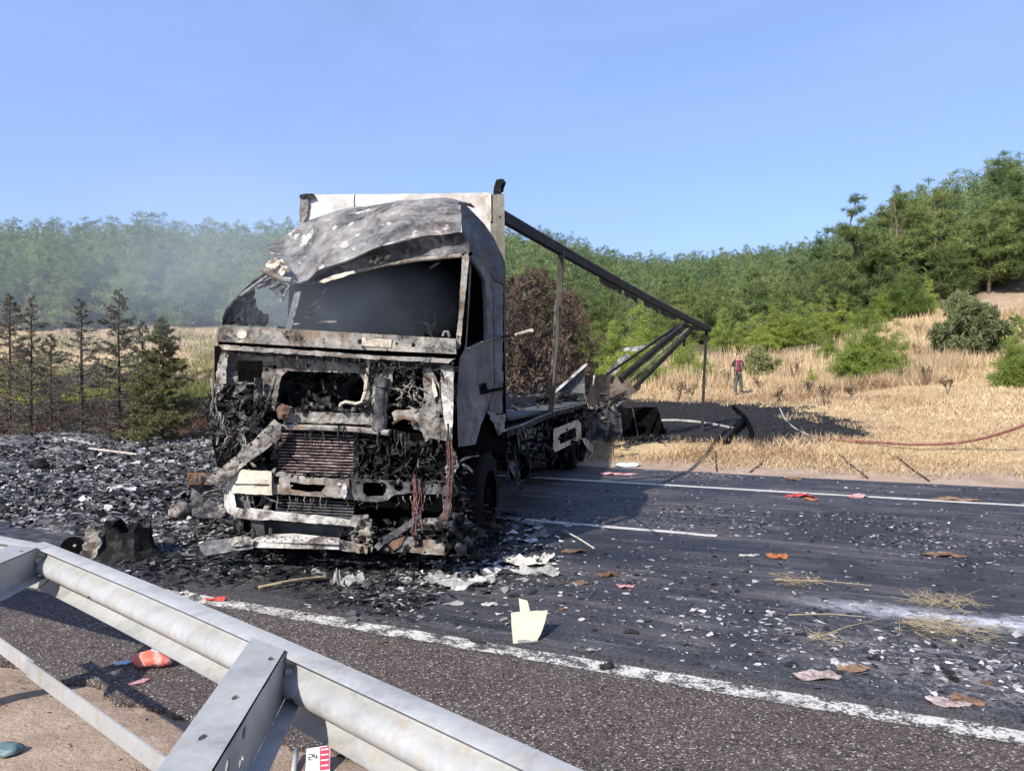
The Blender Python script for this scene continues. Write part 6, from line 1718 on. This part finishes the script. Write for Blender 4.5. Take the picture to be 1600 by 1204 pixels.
def scrap_mesh(seed, m, th=.004, amp=.03):
    rs = random.Random(seed); n = rs.randint(5, 8)
    poly = [(.5 * rs.uniform(.55, 1) * math.cos(2 * PI * k / n), .5 * rs.uniform(.3, .8) * math.sin(2 * PI * k / n)) for k in range(n)]
    V, F = plate(poly, lambda x, y, d: np.array((x, y, d + amp * 1.1)), th, sp=.2, amp=amp, nscale=4.0, jag=.03, seed=seed)
    V = np.array(V); V[:, 2] -= V[:, 2].min()
    me = bpy.data.meshes.new('scrap'); me.from_pydata([tuple(p) for p in V], [], F); me.materials.append(m); return me
for key, mm in (('white', 'scrap_white'), ('grey', 'scrap_grey'), ('black', 'scrap_black'), ('brown', 'scrap_brown'), ('pink', 'scrap_pink')):
    FR[key] = [scrap_mesh(hash(key) % 7 + 10 * k + len(key), M[mm], .02, .09) for k in range(4)]
LAB = {'white': 'small white scrap of charred paper lying on the asphalt', 'grey': 'small grey flake of ash lying on the asphalt', 'black': 'small black lump of burnt debris lying on the asphalt',
       'brown': 'small rusty brown scrap lying on the asphalt', 'pink': 'small pinkish scrap of charred paper lying on the asphalt'}
cnt = 0
rr_ = np.random.RandomState(3)
while cnt < 270:
    r, s = rr_.uniform(-3.2, 6.5), rr_.uniform(4.6, 14.6)
    d = .05 + 1.0 * math.exp(-((s - 5.3 - .03 * r) / .5) ** 2) * (r > -.6) + .5 * math.exp(-((r + 1.2) / 1.2) ** 2 - ((s - 6.3) / 1.0) ** 2) + .3 * (float(vnoise(np.array([r * .5]), np.array([s]), 1.0, 98)[0]) > .15)
    if rr_.uniform() > d: continue
    x, y, _ = road_pt(r, s)
    if abs((x - OX) * LX + (y - OY) * LY) < 1.35 and 0 < (x - OX) * AX + (y - OY) * AY < 12.5: continue
    if 800 + x / y * FPX > 1640: continue
    key = rr_.choice(['white', 'grey', 'black', 'brown', 'pink'], p=[.22, .42, .20, .07, .09])
    o = bpy.data.objects.new('scrap', FR[key][rr_.randint(4)]); col.objects.link(o)
    sc = .03 + .09 * rr_.uniform() ** 2.2
    o.location = (x, y, .001); o.scale = (sc, sc, sc * rr_.uniform(.4, 1.1)); o.rotation_euler = (0, 0, rr_.uniform(0, 6.28))
    tag(o, LAB[key], 'scrap', key + ' scraps strewn over the lanes'); cnt += 1

# single pieces that the photograph shows
def rag(px, py, w, d, h, m, name, label, cat, seed, rz=0, jag=.12, zoff=0.0, group=None, n=8, folds=5.0, th=.006, base=None):
    rs = random.Random(seed); c = onground(px, py, 0) if base is None else base
    poly = [(rs.uniform(.65, 1) * math.cos(2 * PI * k / n), rs.uniform(.65, 1) * math.sin(2 * PI * k / n)) for k in range(n)]
    ca_, sa_ = math.cos(rz), math.sin(rz)
    V, F = plate(poly, lambda x, y, dd: np.array((c[0] + (x * w * ca_ - y * d * sa_) / 2, c[1] + (x * w * sa_ + y * d * ca_) / 2, dd)), th, sp=.11, amp=h * .75, nscale=folds / 4.5, jag=jag * .4, seed=seed)
    V = np.array(V); V[:, 2] += c[2] + zoff + .002 - np.percentile(V[:, 2], 12); V[:, 2] = np.maximum(V[:, 2], c[2] + .002 + (np.arange(len(V)) % 7) * .0005)
    o = mk(name, V, F, m, None, False); tag(o, label, cat, group); return o
M['cream_plastic'] = burnt('cream panel, scuffed', [(.3, (.2, .18, .12)), (.4, (.4, .37, .26)), (.66, (.52, .49, .36))], 9, .65, fine=30, bs=.2)
M['red_rag'] = burnt('sooty red rag', [(.34, (.03, .024, .02)), (.44, (.3, .03, .03)), (.66, (.5, .09, .08))], 11, .75, fine=30)
M['pink_rag'] = burnt('sooty pink plastic', [(.34, (.03, .024, .02)), (.44, (.38, .16, .17)), (.66, (.62, .4, .4))], 11, .75, fine=30)
M['orange'] = burnt('sooty orange rag', [(.34, (.03, .024, .02)), (.44, (.25, .08, .025)), (.66, (.45, .16, .06))], 11, .75, fine=30)
M['brown_card'] = burnt('scorched brown cardboard', [(.34, (.03, .024, .02)), (.44, (.14, .085, .05)), (.66, (.26, .165, .105))], 11, .75, fine=30)
M['foam'] = burnt('sooty pale foam', [(.34, (.03, .024, .02)), (.44, (.4, .375, .32)), (.66, (.66, .63, .56))], 11, .75, fine=30)
M['grey_sheet'] = burnt('grey burnt sheet', [(.3, (.06, .058, .055)), (.45, (.22, .21, .2)), (.6, (.36, .345, .33)), (.75, (.55, .53, .5))], 5, .7, bs=.7)
M['blue_rag'] = plain('pale blue rag', (.3, .38, .5), (.5, .58, .68), 12, .7)
M['teal'] = plain('teal plastic lump', (.05, .09, .1), (.12, .18, .19), 8, .5)
M['dry_weed'] = plain('tumbled dry weed', (.25, .18, .09), (.48, .38, .22), 12, .8)
# cream panel with a tab, propped against bits on the edge line
c0 = onground(826, 1004)
cpn = empty('panel_fragment', tuple(c0), 'cream angular panel fragment with a tab standing by the white edge line', 'panel')
def cpm(x, y, d): p = at(x, y, c0[1] + .10); q = (1004 - y) / 42; return np.array((p[0], c0[1] + .26 * q + d, .004 + .155 * q + (.0)))
b = MB(); b.add(*plate([(798, 968), (830, 966), (857, 965), (848, 988), (838, 1003), (802, 1005), (799, 985)], cpm, .008, sp=9, amp=.006, jag=.6, holes=())); part(b, 'panel_face', 'cream_plastic', cpn)
b = MB(); b.add(*plate([(811, 950), (825, 953), (829, 966), (813, 967)], lambda x, y, d: cpm(x, y, d + .01), .008, sp=6, amp=.01)); part(b, 'panel_tab', 'cream_plastic', cpn)
rag(826, 1003, .22, .06, .02, M['scrap_grey'], 'burnt_scrap', 'grey crumbs at the foot of the cream panel fragment', 'scrap', 3)
rag(722, 915, .72, .34, .10, M['grey_sheet'], 'crumpled_sheet', 'large crumpled grey sheet lying before the front wheel', 'sheet', 11, .1, folds=6)
rag(690, 905, .4, .22, .08, M['grey_sheet'], 'crumpled_sheet', 'crumpled grey sheet under the left side of the large one', 'sheet', 12, .5, folds=7)
rag(752, 912, .3, .24, .12, M['foam'], 'foam_piece', 'pale folded piece of foam on the large grey sheet', 'foam', 13, .4, folds=5)
rag(782, 896, .5, .26, .12, M['scrap_white'], 'crumpled_sheet', 'white crumpled sheet in the pile beside the front wheel', 'sheet', 14, .0, folds=6)
rag(820, 882, .62, .3, .10, M['foam'], 'foam_piece', 'bright pale foam sheet at the top of the pile beside the wheel', 'foam', 15, -.2, folds=6)
rag(840, 897, .55, .2, .09, M['grey_sheet'], 'crumpled_sheet', 'long grey crumpled sheet at the right end of the pile', 'sheet', 16, -.25, folds=6)
rag(848, 876, .3, .2, .12, M['scrap_white'], 'foam_piece', 'white torn foam lump right of the bright foam sheet', 'foam', 17, .3, folds=7)
rag(550, 912, .34, .22, .12, M['grey_sheet'], 'crumpled_sheet', 'dark grey crumpled sheet on the rubble below the bumper', 'sheet', 18, .2, folds=5)
rag(526, 914, .1, .1, .14, M['grey_sheet'], 'crumpled_sheet', 'upright scrap of grey sheet left of the dark crumpled one', 'sheet', 19, .2, folds=5)
rag(765, 945, .16, .08, .02, M['scrap_white'], 'burnt_scrap', 'flat white scrap below the crumpled sheets', 'scrap', 20)
rag(712, 944, .2, .1, .02, M['grey_sheet'], 'burnt_scrap', 'flat grey scrap below the large crumpled sheet', 'scrap', 21)
rag(842, 840, .32, .2, .11, M['scrap_grey'], 'crumpled_sheet', 'pointed pale scrap in the shade beside the wheel', 'sheet', 22, .4, folds=4)
rag(828, 822, .4, .2, .08, M['scrap_grey'], 'crumpled_sheet', 'grey scrap in the shade behind the pointed one', 'sheet', 23, .1, folds=6)
rag(895, 862, .34, .16, .03, M['rust'], 'rusty_scrap', 'rusty brown flakes at the edge of the lorry shadow', 'scrap', 24, folds=9)
rag(905, 912, .22, .1, .03, M['scrap_brown'], 'rusty_scrap', 'brown scrap right of the pile of crumpled sheets', 'scrap', 25, folds=8)
rag(950, 900, .22, .14, .05, M['rust'], 'rusty_scrap', 'rusty lump on the lane right of the pile', 'scrap', 26, folds=8)
rag(978, 918, .18, .1, .04, M['pink_rag'], 'pink_scrap', 'pink and pale scrap at the right of the rusty lump', 'scrap', 27, folds=8)
rag(1215, 871, .32, .13, .05, M['orange'], 'orange_rag', 'orange rag crumpled on the middle lane', 'rag', 28, .0, folds=8)
rag(1170, 868, .3, .1, .02, M['scrap_white'], 'burnt_scrap', 'white scraps left of the orange rag', 'scrap', 29, .2, folds=8)
rag(1252, 776, .55, .3, .05, M['red_rag'], 'red_rag', 'red and orange rag on the far edge line', 'rag', 30, -.3, folds=6)
rag(1268, 781, .3, .12, .04, M['orange'], 'orange_rag', 'orange strip lying under the red rag at the far edge line', 'rag', 31, -.4, folds=6)
rag(1342, 776, .42, .3, .05, M['pink_rag'], 'pink_rag', 'pink plastic bag on the far edge line', 'rag', 32, .3, folds=6)
rag(1495, 781, .8, .3, .05, M['brown_card'], 'brown_sheet', 'long flat brown sheet on the far edge line at the right', 'sheet', 33, -.3, folds=7)
rag(1240, 749, .35, .25, .05, M['scrap_brown'], 'brown_scrap', 'brown scrap between the far edge line and the verge', 'scrap', 34, 0, folds=7)
rag(1330, 1046, .24, .13, .03, M['brown_card'], 'cardboard_piece', 'brown piece of cardboard lying on the near lane', 'cardboard', 35, -.35, n=5, folds=4)
rag(1318, 1040, .14, .05, .02, M['scrap_white'], 'burnt_scrap', 'white strip touching the brown cardboard', 'scrap', 36, -.3, folds=4)
rag(1275, 1058, .34, .16, .03, M['scrap_pink'], 'crumpled_sheet', 'pinkish crumpled papers left of the brown cardboard', 'sheet', 37, 0, folds=9)
rag(1480, 1098, .30, .15, .03, M['scrap_pink'], 'crumpled_sheet', 'pinkish white crumpled sheet near the edge line at the right', 'sheet', 38, -.2, folds=5)
rag(1512, 1096, .26, .13, .04, M['scrap_brown'], 'crumpled_sheet', 'brown torn sheet joined to the pinkish white one', 'sheet', 39, -.4, folds=6)
rag(1480, 868, .5, .22, .03, M['scrap_brown'], 'brown_sheet', 'trodden brown sheet on the middle lane at the right', 'sheet', 40, -.1, folds=9)
rag(982, 729, .75, .4, .09, M['blue_rag'], 'blue_rag', 'pale blue rag at the road edge behind the lorry', 'rag', 41, 0, folds=6)
rag(966, 741, .9, .3, .04, M['pink_rag'], 'pink_rag', 'red and pink papers by the far line behind the lorry', 'rag', 42, 0, folds=9)
rag(338, 938, .28, .09, .04, M['red_rag'], 'red_rag', 'red rag on the start of the white edge line', 'rag', 43, -.2, folds=7)
rag(295, 928, .22, .08, .03, M['scrap_white'], 'burnt_scrap', 'white scraps behind the barrier beside the red rag', 'scrap', 44, -.2, folds=7)
rag(948, 1044, .13, .08, .05, M['scrap_black'], 'burnt_scrap', 'black jagged scrap on the edge line', 'scrap', 45, .2, folds=5)
rag(925, 1018, .12, .05, .03, M['grey_sheet'], 'burnt_scrap', 'grey lump of debris above the edge line', 'scrap', 46, .1, folds=5)
rag(985, 988, .16, .07, .03, M['scrap_black'], 'burnt_scrap', 'black flat scrap right of the cream panel fragment', 'scrap', 47, -.1, folds=5)
rag(748, 1004, .14, .05, .03, M['scrap_black'], 'burnt_scrap', 'black scrap on the edge line left of the cream panel', 'scrap', 48, -.3, folds=5)
rag(598, 1003, .1, .05, .015, M['rust'], 'rusty_scrap', 'rust coloured scrap on the shoulder above the barrier', 'scrap', 49, -.1, folds=5)
# bundle and paper on the shoulder behind the barrier
bc = onground(240, 1042); bd = empty('plastic_bundle', tuple(bc), 'red and grey plastic bundle on the shoulder behind the barrier', 'bundle')
def blob(c, sx, sy, sz, m, name, parent, seed, rz=0):
    bm = bmesh.new(); bmesh.ops.create_icosphere(bm, subdivisions=3, radius=1)
    for v in bm.verts:
        k = 1 + .22 * noise.noise(v.co * 1.8 + Vector((seed, 0, 0))) + .12 * noise.noise(v.co * 4.5 + Vector((0, seed, 0))); p = v.co * k
        x, y = p.x * sx, p.y * sy; v.co = Vector((x * math.cos(rz) - y * math.sin(rz) + c[0], x * math.sin(rz) + y * math.cos(rz) + c[1], max(p.z * sz + sz * .9 + c[2], c[2] + .002)))
    V = [tuple(v.co) for v in bm.verts]; F = [[l.index for l in f.verts] for f in bm.faces]; bm.free()
    return mk(name, V, F, m, parent, True)
M['red_film'] = burnt('red printed plastic', [(.3, (.5, .07, .04)), (.46, (.6, .13, .08)), (.56, (.62, .4, .34)), (.7, (.3, .3, .33))], 7, .4, bs=.5, fine=14)
M['grey_film'] = plain('grey plastic film', (.25, .26, .3), (.45, .45, .5), 12, .35, bs=.7, bscale=14)
blob(bc + np.array((-.02, .02, 0)), .13, .075, .05, M['red_film'], 'red_wrap', bd, 1, -.1); blob(bc + np.array((.03, .06, .03)), .09, .05, .045, M['grey_film'], 'grey_wrap', bd, 2, .2)
rag(193, 1036, .17, .1, .01, M['blue_rag'], 'paper_scrap', 'bluish white scrap of paper left of the red bundle', 'scrap', 50, .5, n=5, folds=2)
rag(218, 1066, .16, .05, .01, M['pink_rag'], 'paper_scrap', 'pale pink strip on the shoulder below the red bundle', 'scrap', 51, .6, n=5, folds=2)
# card with a red print, pipe end, plastic lump on the soil
g0 = onground(497, 1192); g0[2] = tz(g0[0], g0[1])
cd = empty('printed_card', tuple(g0), 'small white card with a red printed block on the soil at the bottom', 'card'); cr_, sr_ = math.cos(.25), math.sin(.25)
def cdm(x, y, d): return np.array((g0[0] + x * cr_ - y * sr_, g0[1] + x * sr_ + y * cr_, g0[2] + .045 + y * .5 + d))
M['card'] = plain('white card', (.7, .67, .66), (.8, .77, .76), 9, .6); M['card_red'] = plain('red print', (.5, .03, .06), (.6, .05, .08), 20, .6); M['ink'] = plain('black print', (.03, .03, .03), (.06, .06, .06))
b = MB(); b.add(*plate([(-.055, -.07), (.052, -.07), (.055, .05), (-.052, .045)], cdm, .003, sp=.04)); part(b, 'card_sheet', 'card', cd)
b = MB(); b.add(*plate([(.008, -.065), (.05, -.065), (.051, .044), (.008, .042)], lambda x, y, d: cdm(x, y, d + .0045), .001, sp=.1)); part(b, 'red_print', 'card_red', cd)
for k in range(4):
    b = MB(); b.add(*plate([(.013, -.05 + k * .025), (.046, -.05 + k * .025), (.046, -.045 + k * .025), (.013, -.045 + k * .025)], lambda x, y, d: cdm(x, y, d + .007), .001, sp=.1)); part(b, 'print_line', 'card', cd)
def glyph(strokes, ox, oy, s):
    b = MB()
    for (x0, y0, x1, y1) in strokes: b.add(*bar(cdm(ox + x0 * s, oy + y0 * s, .006), cdm(ox + x1 * s, oy + y1 * s, .006), .004, .002))
    part(b, 'print_figure', 'ink', cd)
glyph([(0, 1, .6, 1), (.6, 1, .6, .5), (.6, .5, 0, .5), (0, .5, 0, 0), (0, 0, .6, 0)], -.042, -.012, .026)
glyph([(.1, 1, 0, .4), (0, .4, .65, .4), (.5, .8, .5, 0)], -.02, -.012, .026)
pe = onground(462, 1190); pe[2] = tz(pe[0], pe[1])
tag(mk('steel_pin', *tube([pe + np.array((0.02, -.1, .02)), pe + np.array((-.02, .08, .03))], .012, 8), M['galv'], None, True), 'thin steel pin lying on soil left of the printed card', 'pin')
te = onground(12, 1178); te[2] = tz(te[0], te[1]); tag(blob(te, .07, .05, .028, M['teal'], 'plastic_lump', None, 5), 'dark teal lump on the soil in the bottom left corner', 'lump')
# charred stump-like lump and black disc at the left of the bumper
sc_ = onground(195, 868); st_ = empty('charred_drum', tuple(sc_), 'charred black drum-like lump with a pale torn left side before the barrier', 'drum')
b = MB(); n = 22; V, F = [], []
for j, (h, rr) in enumerate(((0, .33), (.10, .26), (.2, .25), (.31, .23), (.31, .17), (.14, .15))):
    for k in range(n):
        a = 2 * PI * k / n; q = rr * (1 + .34 * noise.noise(Vector((math.cos(a) * 1.6, math.sin(a) * 1.6, h * 3 + 4))) + .14 * noise.noise(Vector((math.cos(a) * 5, math.sin(a) * 5, h * 8 + 4)))); hh = h + (.17 * noise.noise(Vector((math.cos(a) * 2, math.sin(a) * 2, 9))) if j in (3, 4) else 0)
        V.append((sc_[0] + .05 * h + q * math.cos(a), sc_[1] + q * math.sin(a) * .9, hh + .004))
for j in range(5):
    for k in range(n): F.append((j * n + k, j * n + (k + 1) % n, (j + 1) * n + (k + 1) % n, (j + 1) * n + k))
F.append(tuple(5 * n + k for k in range(n)))
b.add(V, F); part(b, 'drum_body', 'char_dark', st_, True, sharp=50)
b = MB(); b.add(*plate([(0, 0), (.3, .0), (.42, .5), (.3, .9), (.16, 1), (.1, .6)], lambda x, y, d: sc_ + np.array((-.38 + x * .62, -.16 - .14 * x + d, .005 + .34 * y)), .02, sp=.1, amp=.05, jag=.03, nscale=3)); part(b, 'torn_skin', 'ash_metal', st_)
dc = onground(112, 866); dn = np.array((.25, -.75, .6)); dn /= np.linalg.norm(dn)
dsk = empty('black_disc', tuple(dc), 'black disc with two pale holes leaning behind the barrier joint', 'disc')
b = MB(); b.add(*tube([dc + np.array((0, .02, .07)), dc + np.array((0, .02, .07)) + dn * .03], .11, 18)); part(b, 'disc_plate', 'soot', dsk)
for dx in (-.04, .025):
    b = MB(); c = dc + np.array((dx, .02, .075)) + dn * .031; b.add(*tube([c, c + dn * .004], .016, 10)); part(b, 'disc_hole', 'scrap_grey', dsk)
# bars and boards on the ash heap
def heapz(p): return np.array((p[0], p[1], max(0, float(heap_h(np.array([r_of(p[0], p[1])]), np.array([s_of(p[0], p[1])]))[0]))))
for (a, c, w, m, name, lab) in [((112, 664), (193, 671), .07, 'white_metal', 'white_bar', 'long white bar along the back of the ash heap'),
        ((100, 701), (150, 706), .08, 'white_metal', 'white_bar', 'short white bar in the middle of the ash heap'),
        ((134, 694), (186, 706), .13, 'visor_metal', 'charred_board', 'dark charred board crossing the ash heap behind the short bar'),
        ((140, 714), (215, 723), .06, 'cream_metal', 'pale_strip', 'pale strip lying on the ash in front of the charred board'),
        ((232, 716), (340, 712), .1, 'ash_metal', 'grey_plank', 'grey plank lying on the ash beside the lorry'),
        ((5, 663), (24, 655), .05, 'white_metal', 'white_bar', 'short white bar end at the left edge of the ash heap'),
        ((405, 925), (508, 906), .028, 'dry_weed', 'bamboo_stick', 'thin yellow stick on the rubble in front of the bumper'),
        ((440, 920), (520, 908), .03, 'bark_burnt', 'burnt_stick', 'thin dark stick beside the yellow stick'),
        ((300, 832), (352, 826), .02, 'ash_metal', 'thin_rod', 'thin rod sticking out of the rubble below the left wheel'),
        ((880, 833), (928, 860), .018, 'foam', 'thin_stick', 'thin pale stick at the edge of the lorry shadow')]:
    p, q_ = heapz(onground(*a)), heapz(onground(*c)); up_ = np.array((0, 0, .03 + w / 2))
    if m == 'dry_weed' or 'stick' in name or 'rod' in name: V, F = tube([p + up_, (p + q_) / 2 + up_ * 1.1, q_ + up_ * .7], w / 2, 6)
    else: V, F = bar(p + up_ * 1.6, q_ + up_ * 1.3, w, w * .5)
    tag(mk(name, V, F, M[m], None, False), lab, name.split('_')[-1])
for k, (px, py, s_, lab) in enumerate([(230, 708, .16, 'black lump on the pale ash left of the grey plank'), (258, 706, .2, 'larger black lump on the pale ash'), (292, 702, .12, 'small black lump near the lorry corner'), (60, 735, .22, 'dark lump in the dark band of the ash heap'), (118, 742, .2, 'dark lump right of the first one in the dark band'),
                                  (205, 682, .24, 'torn box-shaped lump at the back of the ash heap'), (345, 812, .14, 'grey knobbly lump before the left wheel'), (320, 800, .17, 'grey curved lump below the rusty box'), (282, 812, .2, 'pale lump left of the curved grey one')]):
    p = heapz(onground(px, py)); tag(blob(p, s_, s_ * .7, s_ * .55, M['char_dark' if k not in (5, 6, 7, 8) else 'ash_metal'], 'charred_lump', None, k + 20, k), lab, 'lump', 'charred lumps on the ash heap')
for k in range(46):
    while True:
        r, s_ = rs_.uniform(-17, -3.6), rs_.uniform(6.2, 16)
        if float(heap_h(np.array([r]), np.array([s_]))[0]) > .02: break
    P = road_pt(r, s_); P[2] = float(heap_h(np.array([r]), np.array([s_]))[0])
    o = bpy.data.objects.new('burnt_sheet', FR[rs_.choice(('grey', 'grey', 'black', 'white'))][rs_.randrange(4)]); col.objects.link(o)
    sc = rs_.uniform(.22, .7); o.location = P; o.scale = (sc, sc, sc * rs_.uniform(.6, 1.8)); o.rotation_euler = (rs_.uniform(-.3, .3), rs_.uniform(-.3, .3), rs_.uniform(0, 6.28))
    tag(o, 'crumpled burnt sheet lying in the ash left of the lorry', 'sheet', 'burnt sheets in the ash')
# tumbled dry weeds on the lane
def tumble(px, py, n, rad, h, seed, lab, longs=()):
    rs = random.Random(seed); c = onground(px, py); b = MB()
    for k in range(n):
        a = rs.uniform(0, 6.28); p = Vector((c[0] + rs.gauss(0, rad * .5), c[1] + rs.gauss(0, rad * .4), rs.uniform(.01, h * .4)))
        L = rad * rs.uniform(.15, .75); q_ = p + Vector((L * math.cos(a), L * math.sin(a), rs.uniform(-.3, .9) * h)); q_.z = max(q_.z, .006)
        m_ = (p + q_) / 2 + Vector((rs.gauss(0, .05), rs.gauss(0, .05), rs.uniform(0, .04)))
        b.add(*tube([p, m_, q_], .0013, 4, .0007, False))
    for (x0, y0, x1, y1) in longs:
        p, q_ = onground(x0, y0, .03), onground(x1, y1, .03); b.add(*tube([p, (p + q_) / 2 + np.array((0, 0, .015)), q_], .0035, 5, .002))
    return tag(b.build('dry_weed', M['dry_weed'], None, False, tuple(c)), lab, 'weed', 'dry weeds fallen on the lane')
tumble(1475, 985, 130, .32, .08, 1, 'pale tumbled dry weed lying on the powder strip')
tumble(1465, 945, 90, .28, .08, 2, 'brown tumbled dry weed above the powder strip', ())
tumble(1250, 912, 50, .22, .06, 3, 'flat tuft of dry weed with a long straw pointing right', [(1210, 905, 1362, 914)])
tumble(1275, 1000, 22, .14, .05, 4, 'small tuft at the end of a long thin straw', [(1270, 998, 1375, 966)])
tumble(1300, 962, 0, .1, .02, 5, 'single long thin straw lying along the lane', [(1232, 960, 1352, 963)])

# ================================================================== smoke drifting from the cab
def smoke(name, loc, rad, dens, label, seed, nscale=1.6):
    bm = bmesh.new(); bmesh.ops.create_icosphere(bm, subdivisions=3, radius=1)
    me = bpy.data.meshes.new(name); bm.to_mesh(me); bm.free()
    o = bpy.data.objects.new(name, me); col.objects.link(o); o.location = loc; o.scale = rad
    m = bpy.data.materials.new(name); m.use_nodes = True; t = m.node_tree; t.nodes.clear()
    out = node(t, 'ShaderNodeOutputMaterial'); pv = node(t, 'ShaderNodeVolumePrincipled')
    pv.inputs['Color'].default_value = (.80, .90, 1, 1); pv.inputs['Anisotropy'].default_value = -.15
    tc = node(t, 'ShaderNodeTexCoord'); ln = node(t, 'ShaderNodeVectorMath', operation='LENGTH'); t.links.new(tc.outputs['Object'], ln.inputs[0])
    fall = ramp(t, ln.outputs['Value'], [(.0, 1), (.5, .55), (.97, 0)], 'EASE').outputs[0]
    n1 = noise_tex(t, tc.outputs['Object'], nscale, 3, .55, .6)
    nn = ramp(t, n1.outputs[0], [(.3, .15), (.65, 1)]).outputs[0]
    t.links.new(mth(t, 'MULTIPLY', mth(t, 'MULTIPLY', fall, nn), dens), pv.inputs['Density'])
    t.links.new(pv.outputs[0], out.inputs['Volume'])
    me.materials.append(m); tag(o, label, 'smoke', None, 'stuff'); return o
smoke('smoke', (-16, 33.0, 7.0), (19, 7, 6.5), .045, 'blue grey smoke drifting left of the cab', 1)
smoke('smoke', (-3.9, 10.2, 3.6), (2.4, 2.6, 1.7), .10, 'blue smoke wisp beside the sagging cab roof', 3)
smoke('smoke', tuple(tw(-.15, .5, 2.6)), (1.5, .95, .75), .38, 'thin smoke inside the windscreen opening', 2, 1.3)
